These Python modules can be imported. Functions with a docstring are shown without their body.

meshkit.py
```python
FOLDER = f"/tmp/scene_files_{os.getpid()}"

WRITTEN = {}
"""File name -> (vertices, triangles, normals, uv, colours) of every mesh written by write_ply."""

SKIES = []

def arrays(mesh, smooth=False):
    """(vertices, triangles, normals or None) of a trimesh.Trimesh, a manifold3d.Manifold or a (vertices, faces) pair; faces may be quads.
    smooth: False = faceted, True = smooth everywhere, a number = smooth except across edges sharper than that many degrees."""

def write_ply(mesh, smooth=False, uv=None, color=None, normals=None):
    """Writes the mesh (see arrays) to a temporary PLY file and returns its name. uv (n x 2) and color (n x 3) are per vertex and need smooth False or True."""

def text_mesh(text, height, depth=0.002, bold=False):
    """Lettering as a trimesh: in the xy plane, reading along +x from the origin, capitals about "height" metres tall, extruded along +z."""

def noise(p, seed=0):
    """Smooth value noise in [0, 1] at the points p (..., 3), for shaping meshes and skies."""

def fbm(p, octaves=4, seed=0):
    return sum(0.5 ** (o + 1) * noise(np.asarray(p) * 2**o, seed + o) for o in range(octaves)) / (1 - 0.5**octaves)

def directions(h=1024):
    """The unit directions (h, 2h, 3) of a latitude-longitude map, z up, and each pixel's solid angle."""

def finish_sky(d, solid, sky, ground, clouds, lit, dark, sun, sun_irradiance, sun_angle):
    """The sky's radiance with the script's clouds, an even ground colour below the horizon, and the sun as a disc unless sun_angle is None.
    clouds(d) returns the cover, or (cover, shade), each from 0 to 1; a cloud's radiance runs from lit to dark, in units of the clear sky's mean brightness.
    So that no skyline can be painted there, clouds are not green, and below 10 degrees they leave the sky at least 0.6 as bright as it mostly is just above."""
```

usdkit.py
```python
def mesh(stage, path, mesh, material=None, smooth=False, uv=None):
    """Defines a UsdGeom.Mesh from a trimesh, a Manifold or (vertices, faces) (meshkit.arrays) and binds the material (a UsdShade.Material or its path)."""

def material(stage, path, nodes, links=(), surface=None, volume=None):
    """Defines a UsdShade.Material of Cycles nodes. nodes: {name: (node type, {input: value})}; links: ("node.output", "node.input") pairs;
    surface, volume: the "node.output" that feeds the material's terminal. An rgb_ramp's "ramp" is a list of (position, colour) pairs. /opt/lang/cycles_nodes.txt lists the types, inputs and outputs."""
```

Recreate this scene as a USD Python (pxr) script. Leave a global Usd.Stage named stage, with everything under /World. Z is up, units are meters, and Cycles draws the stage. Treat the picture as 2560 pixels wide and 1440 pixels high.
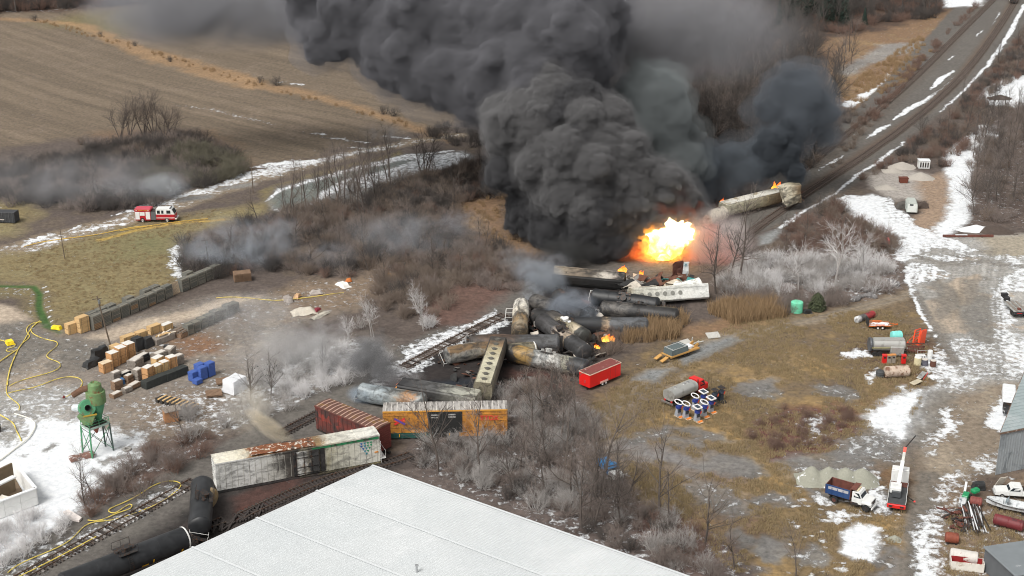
import math, random
import numpy as np
import trimesh, manifold3d, usdkit, meshkit
from pxr import Usd, UsdGeom, UsdLux, UsdShade, Gf, Sdf, Vt

stage = Usd.Stage.CreateInMemory()
UsdGeom.SetStageUpAxis(stage, UsdGeom.Tokens.z)
UsdGeom.SetStageMetersPerUnit(stage, 1.0)
stage.SetDefaultPrim(UsdGeom.Xform.Define(stage, '/World').GetPrim())
rng = np.random.default_rng(7)
random.seed(7)
PI = math.pi

# ---------------------------------------------------------------- camera, sky, sun
CAM_H, PITCH, FOC = 95.0, math.radians(20.7), 48.0
cam = UsdGeom.Camera.Define(stage, '/World/camera')
cam.AddTranslateOp().Set(Gf.Vec3d(0, 0, CAM_H))
cam.AddRotateXOp().Set(90 - math.degrees(PITCH))
cam.CreateFocalLengthAttr(FOC)
cam.CreateHorizontalApertureAttr(36.0)
cam.CreateVerticalApertureAttr(20.25)
cam.CreateClippingRangeAttr(Gf.Vec2f(1, 20000))
cam.CreateExposureAttr(0.58)
SUN_AZ, SUN_EL = math.radians(222), math.radians(54)
sdir = np.array([math.sin(SUN_AZ) * math.cos(SUN_EL), math.cos(SUN_AZ) * math.cos(SUN_EL), math.sin(SUN_EL)])
sun = UsdLux.DistantLight.Define(stage, '/World/sun')
sun.CreateNormalizeAttr(True); sun.CreateIntensityAttr(0.38); sun.CreateAngleAttr(22.0)
sun.CreateColorAttr(Gf.Vec3f(1.0, 0.96, 0.9))
sun.AddTransformOp().Set(Gf.Matrix4d(Gf.Rotation(Gf.Vec3d(0, 0, 1), Gf.Vec3d(*sdir)), Gf.Vec3d(0, 0, 300)))
usdkit.material(stage, '/World/Looks/sky_air', {
    'sky': ('sky_texture', {'sky_type': 'single_scattering', 'sun_disc': False, 'sun_elevation': SUN_EL, 'sun_rotation': SUN_AZ, 'air_density': 1.0, 'aerosol_density': 3.0}),
    'tc': ('texture_coordinate', {}),
    'n': ('noise_texture', {'scale': 2.2, 'detail': 5.0}),
    'bw': ('rgb_to_bw', {}),
    'cloud': ('math', {'math_type': 'multiply', 'value2': 1.25}),
    'cc': ('combine_color', {}),
    'tint': ('mix_color', {'blend_type': 'multiply', 'fac': 1.0, 'b': (1.0, 0.985, 0.96)}),
    'fac': ('map_range', {'from_min': 0.2, 'from_max': 0.5, 'to_min': 0.8, 'to_max': 0.97, 'clamp': True}),
    'mix': ('mix_color', {'blend_type': 'mix'}),
    'bg': ('background_shader', {'strength': 0.115})},
    [('sky.color', 'bw.color'), ('bw.val', 'cloud.value1'), ('cloud.value', 'cc.r'), ('cloud.value', 'cc.g'), ('cloud.value', 'cc.b'),
     ('cc.color', 'tint.a'), ('tc.generated', 'n.vector'), ('n.fac', 'fac.value'), ('fac.result', 'mix.fac'), ('sky.color', 'mix.a'), ('tint.result', 'mix.b'), ('mix.result', 'bg.color')],
    surface='bg.background')
sky = UsdLux.DomeLight.Define(stage, '/World/sky')
UsdShade.MaterialBindingAPI.Apply(sky.GetPrim()).Bind(UsdShade.Material.Get(stage, '/World/Looks/sky_air'))
sky.GetPrim().SetCustomDataByKey('kind', 'structure')
sky.GetPrim().SetCustomDataByKey('label', 'pale overcast winter sky')

# ---------------------------------------------------------------- from a bearing in the photograph to a place on the land
FPX = 2560 * FOC / 36.0
CP, SP = math.cos(PITCH), math.sin(PITCH)
def ray(px, py):
    u, v = (px - 1280) / FPX, (py - 720) / FPX
    return np.array([u, CP - v * SP, -SP - v * CP])
def P(px, py, z=0.0):
    d = ray(px, py); t = (z - CAM_H) / d[2]
    return np.array([d[0] * t, d[1] * t, z])
def Q(px, py, Y):
    d = ray(px, py); t = Y / d[1]
    return np.array([d[0] * t, Y, CAM_H + d[2] * t])
def PX(p):
    x, y, z = p[..., 0], p[..., 1], p[..., 2] - CAM_H
    dep = y * CP - z * SP
    return 1280 + FPX * x / dep, 720 + FPX * (-y * SP - z * CP) / dep
def scale_at(py):  # photo pixels per metre across, on the ground
    return (FPX * SP + (py - 720) * CP) / CAM_H

# ---------------------------------------------------------------- mesh building
def rotm(rx=0, ry=0, rz=0):
    cx, sx, cy, sy, cz, sz = math.cos(rx), math.sin(rx), math.cos(ry), math.sin(ry), math.cos(rz), math.sin(rz)
    X = np.array([[1, 0, 0], [0, cx, -sx], [0, sx, cx]]); Y = np.array([[cy, 0, sy], [0, 1, 0], [-sy, 0, cy]]); Z = np.array([[cz, -sz, 0], [sz, cz, 0], [0, 0, 1]])
    return Z @ Y @ X
BOXV = np.array([[x, y, z] for x in (-.5, .5) for y in (-.5, .5) for z in (-.5, .5)])
BOXF = np.array([[0, 1, 3], [0, 3, 2], [4, 6, 7], [4, 7, 5], [0, 4, 5], [0, 5, 1], [2, 3, 7], [2, 7, 6], [0, 2, 6], [0, 6, 4], [1, 5, 7], [1, 7, 3]])
class MB:
    def __init__(s): s.v, s.f, s.n = [], [], 0
    def add(s, v, f, R=None, t=None):
        v = np.asarray(v, float)
        if R is not None: v = v @ np.asarray(R).T
        if t is not None: v = v + np.asarray(t, float)
        f = np.asarray(f, int)
        if f.shape[1] == 4: f = np.vstack([f[:, [0, 1, 2]], f[:, [0, 2, 3]]])
        s.v.append(v); s.f.append(f + s.n); s.n += len(v); return s
    def tm(s, m, R=None, t=None): return s.add(m.vertices, m.faces, R, t)
    def box(s, c, size, rz=0, rx=0, ry=0):
        return s.add(BOXV * np.asarray(size, float), BOXF, rotm(rx, ry, rz), c)
    def rbox(s, c, size, b=0.05, rz=0, rx=0, ry=0):   # box with chamfered edges
        h = np.asarray(size, float) / 2; b = min(b, h.min() * .9); pts = []
        for sx in (-1, 1):
            for sy in (-1, 1):
                for sz in (-1, 1):
                    g = np.array([sx, sy, sz]) * h
                    for k in range(3):
                        q = g - np.array([sx, sy, sz]) * b; q[k] = g[k]; pts.append(q)
        m = trimesh.convex.convex_hull(np.array(pts))
        return s.tm(m, rotm(rx, ry, rz), c)
    def hull(s, pts): return s.tm(trimesh.convex.convex_hull(np.asarray(pts, float)))
    def bar(s, a, b, w=.1, h=None):
        a, b = np.asarray(a, float), np.asarray(b, float); d = b - a; L = np.linalg.norm(d); d = d / L
        up = np.array([0, 0, 1.]) if abs(d[2]) < .95 else np.array([1., 0, 0])
        y = np.cross(up, d); y /= np.linalg.norm(y); z = np.cross(d, y)
        return s.add(BOXV * np.array([L, w, h or w]), BOXF, np.stack([d, y, z], 1), (a + b) / 2)
    def cyl(s, a, b, r, r2=None, n=12, caps=True):
        return s.tube([a, b], [r, r if r2 is None else r2], n, caps)
    def tube(s, pts, r, n=6, caps=True):
        p = np.asarray(pts, float); k = len(p); r = np.broadcast_to(np.asarray(r, float), (k,))
        t = np.gradient(p, axis=0) if k > 2 else np.repeat([p[1] - p[0]], 2, 0)
        t = t / (np.linalg.norm(t, axis=1, keepdims=True) + 1e-9)
        ref = np.array([0, 0, 1.]) if np.abs(t[:, 2]).mean() < .8 else np.array([1., 0, 0])
        a = np.cross(t, ref); a /= np.linalg.norm(a, axis=1, keepdims=True) + 1e-9; b = np.cross(t, a)
        g = np.arange(n) * 2 * PI / n + PI / n
        v = (p[:, None] + r[:, None, None] * (np.cos(g)[None, :, None] * a[:, None] + np.sin(g)[None, :, None] * b[:, None])).reshape(-1, 3)
        i, j = np.meshgrid(np.arange(k - 1), np.arange(n), indexing='ij')
        q = np.stack([i * n + j, i * n + (j + 1) % n, (i + 1) * n + (j + 1) % n, (i + 1) * n + j], -1).reshape(-1, 4)[:, ::-1]
        f = np.vstack([q[:, [0, 1, 2]], q[:, [0, 2, 3]]])
        if caps:
            v = np.vstack([v, p[:1], p[-1:]]); jj = np.arange(n); J = (jj + 1) % n
            f = np.vstack([f, np.stack([np.full(n, len(v) - 2), jj, J], 1), np.stack([np.full(n, len(v) - 1), (k - 1) * n + J, (k - 1) * n + jj], 1)])
        return s.add(v, f)
    def lathe(s, prof, n=20, axis='z', R=None, t=None):   # prof: (radius, height) pairs; axis along z or x
        prof = np.asarray(prof, float); k = len(prof); g = np.arange(n) * 2 * PI / n
        v = np.stack([prof[:, None, 0] * np.cos(g), prof[:, None, 0] * np.sin(g), np.repeat(prof[:, 1:], n, 1)], -1).reshape(-1, 3)
        if axis == 'x': v = v[:, [2, 0, 1]]
        i, j = np.meshgrid(np.arange(k - 1), np.arange(n), indexing='ij')
        q = np.stack([i * n + j, i * n + (j + 1) % n, (i + 1) * n + (j + 1) % n, (i + 1) * n + j], -1).reshape(-1, 4)
        return s.add(v, q, R, t)
    def quad(s, a, b, c, d): return s.add([a, b, c, d], [[0, 1, 2], [0, 2, 3]])
    def slab(s, poly, z0, z1):   # convex-ish outline in xy between two heights
        from shapely.geometry import Polygon
        m = trimesh.creation.extrude_polygon(Polygon(poly), z1 - z0, engine='earcut'); return s.tm(m, None, (0, 0, z0))
    def prism(s, poly, x0, x1, R=None, t=None):   # outline in (y, z) extruded along x
        from shapely.geometry import Polygon
        m = trimesh.creation.extrude_polygon(Polygon(poly), x1 - x0, engine='earcut')
        v = m.vertices[:, [2, 0, 1]] + [x0, 0, 0]; return s.add(v, m.faces, R, t)
    def get(s): return np.vstack(s.v), np.vstack(s.f)
    def map(s, fn): s.v = [fn(np.vstack(s.v))]; s.f = [np.vstack(s.f)]; return s

used = {}
def numbered(parent, name):
    k = used.get((parent, name), 0); used[(parent, name)] = k + 1
    return name if k == 0 else f'{name}_{k:03d}'
def tag(o, label=None, cat=None, group=None, kind=None):
    p = o if isinstance(o, Usd.Prim) else o.GetPrim()
    for k, x in (('label', label), ('category', cat), ('group', group), ('kind', kind)):
        if x: p.SetCustomDataByKey(k, x)
    return p
def path_of(parent): return '/World' if parent is None else str(parent.GetPath())
def place(x, loc, rz=0, sc=None, rx=0, ry=0):
    x.AddTranslateOp().Set(Gf.Vec3d(*map(float, loc)))
    x.AddRotateXYZOp().Set(Gf.Vec3f(math.degrees(rx), math.degrees(ry), math.degrees(rz)))
    if sc is not None: x.AddScaleOp().Set(Gf.Vec3f(*(np.ones(3) * sc)))
def thing(name, label, cat, loc=(0, 0, 0), rz=0, group=None, kind=None, rx=0, ry=0, sc=None):
    x = UsdGeom.Xform.Define(stage, '/World/' + numbered('/World', name)); place(x, loc, rz, sc, rx, ry)
    return tag(x, label, cat, group, kind)
def part(name, mb, mat, parent=None, smooth=False, label=None):
    par = path_of(parent); m = mb.get() if isinstance(mb, MB) else mb
    o = usdkit.mesh(stage, par + '/' + numbered(par, name), m, mat, smooth).GetPrim()
    if label: o.SetCustomDataByKey('label', label)
    return o
def solo(name, mb, mat, label, cat, group=None, kind=None, smooth=False):
    o = part(name, mb, mat, None, smooth); return tag(o, label, cat, group, kind)
def copy_of(src, name, label, cat, loc, rz=0, group=None, sc=None, rx=0, ry=0):
    x = UsdGeom.Xform.Define(stage, '/World/' + numbered('/World', name))
    x.GetPrim().GetReferences().AddInternalReference(src.GetPath() if not isinstance(src, (str, Sdf.Path)) else Sdf.Path(str(src)))
    x.ClearXformOpOrder(); place(x, loc, rz, sc, rx, ry); x.GetPrim().SetInstanceable(True)
    return tag(x, label, cat, group)

# ---------------------------------------------------------------- materials
LOOKS = {}
def mul(c, k): return tuple(min(1, x * k) for x in c)
def M(name, col, rough=.65, metal=0., var=.25, vscale=1.5, second=None, sscale=.6, lo=.52, hi=.62, bump=0., bscale=6., third=None, tscale=.35, tlo=.55, thi=.62, vstretch=(1, 1, 1), coat=0., world=False):
    """Worn procedural surface: a base colour with soft tonal grain, up to two patchy overlays (rust, soot, snow, dirt) with a shape of their own."""
    if name in LOOKS: return LOOKS[name]
    n = {'tc': ('geometry', {}) if world else ('texture_coordinate', {}),
         'mp': ('mapping', {'scale': vstretch}),
         'n1': ('noise_texture', {'scale': vscale, 'detail': 6.0, 'roughness': .62}),
         'r1': ('rgb_ramp', {'ramp': [(.25, mul(col, 1 - var)), (.5, col), (.75, mul(col, 1 + var))]}),
         'p': ('principled_bsdf', {'roughness': rough, 'metallic': metal, 'coat_weight': coat})}
    src = 'tc.position' if world else 'tc.object'
    l = [(src, 'mp.vector'), ('mp.vector', 'n1.vector'), ('n1.fac', 'r1.fac')]; cur = 'r1.color'
    for tagn, c2, sc, a, b in (('s', second, sscale, lo, hi), ('t', third, tscale, tlo, thi)):
        if c2 is None: continue
        n[tagn + 'n'] = ('noise_texture', {'scale': sc, 'detail': 7.0, 'roughness': .65, 'distortion': .4})
        n[tagn + 'o'] = ('mapping', {'location': (3.7 if tagn == 's' else 11.3, 1.1, 5.2)})
        n[tagn + 'm'] = ('map_range', {'from_min': a, 'from_max': b, 'clamp': True})
        n[tagn + 'x'] = ('mix_color', {'b': c2})
        l += [('mp.vector', tagn + 'o.vector'), (tagn + 'o.vector', tagn + 'n.vector'), (tagn + 'n.fac', tagn + 'm.value'), (tagn + 'm.result', tagn + 'x.fac'), (cur, tagn + 'x.a')]; cur = tagn + 'x.result'
    l.append((cur, 'p.base_color'))
    if bump:
        n['bn'] = ('noise_texture', {'scale': bscale, 'detail': 5.0}); n['bp'] = ('bump', {'strength': bump, 'distance': .06})
        l += [('mp.vector', 'bn.vector'), ('bn.fac', 'bp.height'), ('bp.normal', 'p.normal')]
    LOOKS[name] = usdkit.material(stage, '/World/Looks/' + name, n, l, surface='p.BSDF')
    return LOOKS[name]
def emit(name, col, strength):
    if name not in LOOKS:
        LOOKS[name] = usdkit.material(stage, '/World/Looks/' + name, {'e': ('emission', {'color': col, 'strength': strength})}, [], surface='e.emission')
    return LOOKS[name]
def s2l(r, g, b, k=1.0):   # display 0-255 to linear
    return tuple(float(k * (x / 12.92 if x <= .04045 else ((x + .055) / 1.055) ** 2.4)) for x in (r / 255, g / 255, b / 255))
# ---------------------------------------------------------------- the land: one sheet, its soils, grasses, snow and puddles laid out by place
ROWS = [-400, 0, 80, 118]; y = 130.0
while y < 640: ROWS.append(y); y += .21 * (y / 150) ** 2
ROWS += [660, 700, 800, 1000, 1500, 2500, 5000]
ROWS = np.array(ROWS)
COLS = np.concatenate([[-12, -5, -2.4, -1.5], np.linspace(-1.08, 1.08, 960), [1.5, 2.4, 5, 12]])
HW = np.clip(ROWS, 120, 700) * .385 + 8
GX = COLS[None, :] * HW[:, None]; GY = np.repeat(ROWS[:, None], len(COLS), 1)
NR, NC = GX.shape
gx, gy = GX.ravel(), GY.ravel()
G3 = np.stack([gx, gy, np.zeros_like(gx)], 1)
def N2(scale, seed, oct=3): return meshkit.fbm(G3 * scale + seed * 17.3, oct, seed)
W1 = np.stack([N2(.16, 1), N2(.16, 2)], 1) - .5       # broad wander of an edge
W2 = np.stack([N2(.7, 3, 2), N2(.7, 4, 2)], 1) - .5   # ragged edge
nA, nB, nC = N2(.05, 5), N2(.22, 6), N2(.9, 7)
col = np.zeros((len(gx), 3)); snow = np.zeros(len(gx)); wet = np.zeros(len(gx)); rel = np.zeros(len(gx))
def G(pts): return np.array([P(*p)[:2] for p in pts])
def inside(poly, soft, warp, pix=True):
    """0..1 membership of each ground vertex in an outline; soft and warp in metres."""
    w = G(poly) if pix else np.array(poly, float)
    m = (gx > w[:, 0].min() - warp * 2 - soft - 1) & (gx < w[:, 0].max() + warp * 2 + soft + 1) & (gy > w[:, 1].min() - warp * 2 - soft - 1) & (gy < w[:, 1].max() + warp * 2 + soft + 1)
    k = np.nonzero(m)[0]; x = gx[k] + W1[k, 0] * warp * 2.6 + W2[k, 0] * warp; yy = gy[k] + W1[k, 1] * warp * 3.4 + W2[k, 1] * warp * 1.5
    odd = np.zeros(len(k), bool); dist = np.full(len(k), 1e9)
    for (ax, ay), (bx, by) in zip(w, np.roll(w, -1, 0)):
        c = (ay > yy) != (by > yy); odd ^= c & (x < (bx - ax) * (yy - ay) / (by - ay + 1e-12) + ax)
        t = np.clip(((x - ax) * (bx - ax) + (yy - ay) * (by - ay)) / ((bx - ax) ** 2 + (by - ay) ** 2 + 1e-12), 0, 1)
        dist = np.minimum(dist, np.hypot(x - ax - t * (bx - ax), yy - ay - t * (by - ay)))
    return k, np.clip(.5 + np.where(odd, dist, -dist) / (2 * soft), 0, 1)
def along(pts, width, soft, warp, pix=True):
    """0..1 membership in a band round a line; width in metres (one, or one per point)."""
    w = G(pts) if pix else np.array(pts, float); wd = np.broadcast_to(np.asarray(width, float), (len(w),)); mx = wd.max() + warp * 2 + soft + 1
    k = np.nonzero((gx > w[:, 0].min() - mx) & (gx < w[:, 0].max() + mx) & (gy > w[:, 1].min() - mx) & (gy < w[:, 1].max() + mx))[0]
    x = gx[k] + W1[k, 0] * warp * 2.6 + W2[k, 0] * warp; yy = gy[k] + W1[k, 1] * warp * 3.4 + W2[k, 1] * warp * 1.5; best = np.full(len(k), -1e9)
    for i in range(len(w) - 1):
        (ax, ay), (bx, by) = w[i], w[i + 1]
        t = np.clip(((x - ax) * (bx - ax) + (yy - ay) * (by - ay)) / ((bx - ax) ** 2 + (by - ay) ** 2 + 1e-12), 0, 1)
        best = np.maximum(best, (wd[i] * (1 - t) + wd[i + 1] * t) / 2 - np.hypot(x - ax - t * (bx - ax), yy - ay - t * (by - ay)))
    return k, np.clip(.5 + best / (2 * soft), 0, 1)
def colour(c, var=.22, c2=None, n=None):
    """A soil or grass with mottling; c2 is a second growth that shows in clumps."""
    c = np.array(c)[None]; f = 1 + (nB - .5)[:, None] * var * 2 + (nC - .5)[:, None] * var * 1.6
    r = c * f
    if c2 is not None:
        q = np.clip(((nB * .55 + nC * .25 + nA * .35 if n is None else n) - .5) * 7 + .5, 0, 1)[:, None]; r = r * (1 - q) + np.array(c2)[None] * f * q
    return r
def put(sel, c=None, a=1.0, sn=None, wt=None, rl=None, clear=True):
    k, m = sel; m = m * a
    if c is not None: col[k] += (c[k] - col[k]) * m[:, None]
    if sn is not None: snow[k] += (sn - snow[k]) * m
    elif clear and c is not None: snow[k] *= 1 - m
    if wt is not None: wet[k] += (wt - wet[k]) * m
    elif clear and c is not None: wet[k] *= 1 - m
    if rl is not None: rel[k] += (rl - rel[k]) * m
C_SCRUB = colour(s2l(102, 91, 81), .25, s2l(86, 77, 72)); C_DARK = colour(s2l(66, 58, 54), .25, s2l(84, 68, 58)); C_FIELD = colour(s2l(115, 102, 88), .1, s2l(105, 93, 79))
C_GRASS = colour(s2l(134, 124, 92), .14, s2l(122, 110, 80)); C_OCHRE = colour(s2l(140, 119, 86), .3, s2l(104, 90, 72)); C_REED = colour(s2l(146, 122, 92), .24, s2l(122, 98, 76))
C_MUD = colour(s2l(148, 138, 126), .16, s2l(124, 116, 108)); C_TAN = colour(s2l(182, 168, 150), .06, s2l(168, 154, 138)); C_GREY = colour(s2l(132, 130, 126), .12, s2l(118, 116, 114)); C_WET = colour(s2l(104, 100, 96), .18, s2l(112, 108, 102))
C_BALLAST = colour(s2l(104, 100, 95), .14, s2l(94, 90, 86)); C_COAL = colour(s2l(30, 29, 30), .3, s2l(46, 41, 40)); C_RED = colour(s2l(108, 66, 56), .25, s2l(80, 54, 48)); C_ICE = colour(s2l(150, 152, 152), .08, s2l(134, 136, 136)); C_RUSSET = colour(s2l(112, 72, 60), .28, s2l(96, 66, 58))
C_SNOW = colour((.74, .76, .78), .03); C_PAVE = colour(s2l(176, 173, 168), .08, s2l(156, 154, 150)); C_GOLD = colour(s2l(166, 134, 98), .2, s2l(144, 116, 86)); C_MEADOW = colour(s2l(60, 88, 44), .2)

col[:] = C_SCRUB
# far woodland floor, marsh and burnt scrub
put(inside([(1250, -60), (2700, -60), (2700, 70), (2330, 60), (2120, 140), (2080, 420), (1850, 470), (1600, 400), (1240, 330)], 6, 6), C_DARK)
put(inside([(2060, 100), (2230, 70), (2400, 20), (2440, 60), (2330, 190), (2230, 270), (2120, 330), (2070, 250)], 3, 4), C_REED, sn=.16)
put(inside([(2090, 180), (2200, 112), (2330, 100), (2310, 122), (2200, 150), (2120, 190)], 1.5, 2), C_ICE, .7, wt=.6, sn=.2)
put(inside([(2105, 262), (2190, 215), (2230, 180), (2232, 195), (2195, 240), (2125, 268)], 1, 1.6), sn=.95)
put(inside([(1130, 510), (1250, 480), (1420, 490), (1430, 600), (1350, 640), (1230, 620), (1180, 560)], 3, 4), C_REED, sn=.12)
put(inside([(1380, 470), (1700, 560), (1720, 640), (1560, 680), (1400, 640)], 4, 4), C_COAL, .8)
put(inside([(-300, -80), (560, -80), (540, 10), (150, 30), (-300, 46)], 3, 2), C_DARK, sn=.25)
# ploughed field
F1 = [(-500, 40), (160, 30), (420, 0), (800, -60), (1500, -60), (1400, 120), (1240, 290), (1020, 335), (860, 370), (740, 410), (650, 415), (560, 380), (480, 320), (300, 330), (150, 350), (-400, 420)]
fsel = inside(F1, 3, 2.5)
a0, a1 = P(60, 90)[:2], P(900, 300)[:2]; dv = (a1 - a0) / np.linalg.norm(a1 - a0); nv = np.array([-dv[1], dv[0]])
s_ = (gx - a0[0]) * nv[0] + (gy - a0[1]) * nv[1]; t_ = (gx - a0[0]) * dv[0] + (gy - a0[1]) * dv[1]
s2_ = s_ + 7 * np.sin(t_ / 70) + (W1[:, 0] * 3)
lane = meshkit.fbm(np.stack([s2_ / 4.2, t_ / 110, 0 * s2_], 1), 3, 31); lane2 = meshkit.fbm(np.stack([s2_ / 1.3, t_ / 60, 0 * s2_], 1), 2, 33)
furrow = np.sin(s2_ * 2 * PI / 5.5) * .5 + np.sin(s2_ * 2 * PI / 2.3) * .25
C_F = C_FIELD * (1 +     .28 * (lane - .5)[:, None] * 2 + .24 * (lane2 - .5)[:, None] * 2 + .03 * furrow[:, None])
put(fsel, C_F, sn=.06)
put(inside([(100, 60), (250, 25), (420, 20), (300, 90), (200, 70)], 8, 5), colour(s2l(112, 104, 66), .12), .6)
put(inside([(240, 330), (520, 330), (640, 420), (620, 440), (460, 350), (300, 360)], 5, 4), colour(s2l(122, 96, 72), .2), .7)
HEDGE = [(-40, 44), (100, 52), (200, 62), (330, 118), (430, 152), (540, 182), (640, 212), (760, 232), (900, 268), (1030, 318), (1110, 350)]
put(along(HEDGE, [6, 6, 7, 8, 12, 13, 10, 6, 5, 5, 4], 2, 2.5), C_GOLD, .7)
put(along([(430, 262), (520, 270), (640, 300), (700, 312)], [.8, 2, 1.6, .6], .8, 1), sn=.55, a=.8)
for x, yq in ((700, 205), (760, 330), (800, 342), (860, 350), (870, 366), (960, 340)): put(along([(x, yq), (x + 60, yq + 6)], [.5, 1.5], .6, .8), sn=.8)
# farm track with snow, pond with icy banks
put(along([(-60, 650), (120, 605), (330, 545), (480, 495), (620, 450), (760, 415), (900, 380), (1050, 352), (1160, 338)], [9, 9, 8, 8, 7, 7, 6, 5, 4], 1.5, 1.5), colour(s2l(138, 124, 106), .15), sn=.36)
put(along([(350, 520), (480, 490), (620, 440), (760, 408), (880, 385), (990, 366)], [2, 5, 6, 5, 3, 2], 1, 1.8), sn=.62)
put(along([(640, 418), (720, 405), (780, 402)], [2, 5, 2], 1.5, 1.5), sn=.9)
for a, b in (((455, 500), (520, 490)), ((560, 470), (625, 460))): put(along([a, b], 3.2, .8, .8), C_GREY, sn=0)
for q in range(26):
    x = rng.uniform(-20, 380); yq = 640 - x * .29 + rng.uniform(-26, 18); put(along([(x, yq), (x + rng.uniform(20, 70), yq - rng.uniform(4, 16))], [.4, rng.uniform(.8, 2.2)], .5, .9), sn=.75)
put(inside([(660, 503), (692, 472), (850, 428), (1010, 386), (1150, 378), (1180, 388), (1150, 412), (1010, 452), (900, 486), (850, 512), (740, 540), (690, 530)], 1.5, 1.2), C_ICE, sn=.6)
put(inside([(672, 498), (702, 478), (860, 434), (1000, 402), (1040, 398), (960, 424), (850, 452), (800, 478), (780, 505), (730, 522), (690, 518)], .6, .8), colour(s2l(112, 118, 112), .08, s2l(100, 106, 102)), wt=.8, sn=0)
put(inside([(800, 500), (880, 465), (960, 470), (930, 505), (850, 530)], 1, 1), C_ICE, sn=.1, wt=.5)
put(along([(665, 500), (700, 475), (850, 428), (1010, 388), (1130, 376)], 1.0, .5, .4), sn=.95)
put(inside([(640, 480), (850, 415), (1000, 378), (1010, 384), (850, 425), (690, 468), (655, 500)], 1, 1.5), C_GRASS * .8)
# lawn on the left, its drainage ditch
put(inside([(-200, 545), (60, 490), (100, 530), (40, 590), (-200, 610)], 3, 2), C_GRASS, sn=.1)
put(inside([(-200, 660), (120, 618), (330, 560), (560, 520), (660, 500), (680, 530), (560, 560), (470, 590), (455, 700), (330, 745), (220, 785), (150, 835), (110, 780), (95, 712), (-100, 700)], 2.5, 2), C_GRASS, sn=.09)
put(inside([(280, 600), (420, 575), (455, 610), (400, 640), (300, 640)], 6, 4), colour(s2l(106, 108, 76), .1), .6)
put(along([(250, 600), (330, 578), (420, 560), (560, 548)], 1.0, .6, .5), colour(s2l(196, 160, 70), .1), .7)
put(inside([(425, 625), (450, 612), (456, 700), (436, 695)], 1.5, 1.5), sn=.9)
put(inside([(-100, 708), (95, 715), (100, 740), (112, 790), (150, 832), (60, 790), (60, 745), (-100, 740)], 2, 1), C_GRASS * .9, sn=.3)
put(along([(-60, 712), (85, 717), (97, 735), (100, 775), (118, 812), (150, 832)], [1.0, 1.2, 1.2, 1.4, 1.6, .8], .3, .25), C_MEADOW, rl=-.12)
for q in range(9): put(along([(106 + q * 2.5, 720 + q * 12), (118 + q * 2, 716 + q * 12)], .4, .25, .2), sn=.8)
# lumber yard: lane of pale grit, dark slush, trodden snow
put(inside([(-200, 770), (60, 790), (150, 840), (400, 770), (560, 735), (700, 730), (860, 740), (900, 760), (720, 830), (640, 930), (580, 1010), (450, 1060), (330, 1130), (-200, 1150)], 2.5, 2), C_MUD, sn=.2)
put(inside([(215, 838), (330, 808), (470, 772), (560, 744), (650, 738), (560, 772), (470, 800), (330, 842), (270, 850)], 1.2, 1), C_TAN)
put(inside([(-200, 760), (40, 765), (80, 800), (10, 812), (-200, 815)], 1, 1), C_TAN)
put(inside([(-100, 815), (60, 805), (140, 835), (250, 852), (300, 868), (230, 905), (150, 930), (60, 960), (-100, 960)], 3, 3), C_WET, .85, sn=.2, wt=.35)
put(inside([(-100, 950), (60, 930), (120, 900), (140, 930), (150, 960), (-100, 1010)], 2.5, 2.5), C_TAN, .7, sn=.3)
put(inside([(300, 840), (420, 830), (500, 800), (620, 760), (700, 760), (560, 850), (520, 880), (300, 900)], 2, 2), colour(s2l(116, 104, 92), .2), sn=.28)
put(inside([(420, 850), (510, 840), (560, 880), (470, 890)], 2, 2), colour(s2l(128, 92, 66), .2), .7, sn=.25)
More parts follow.
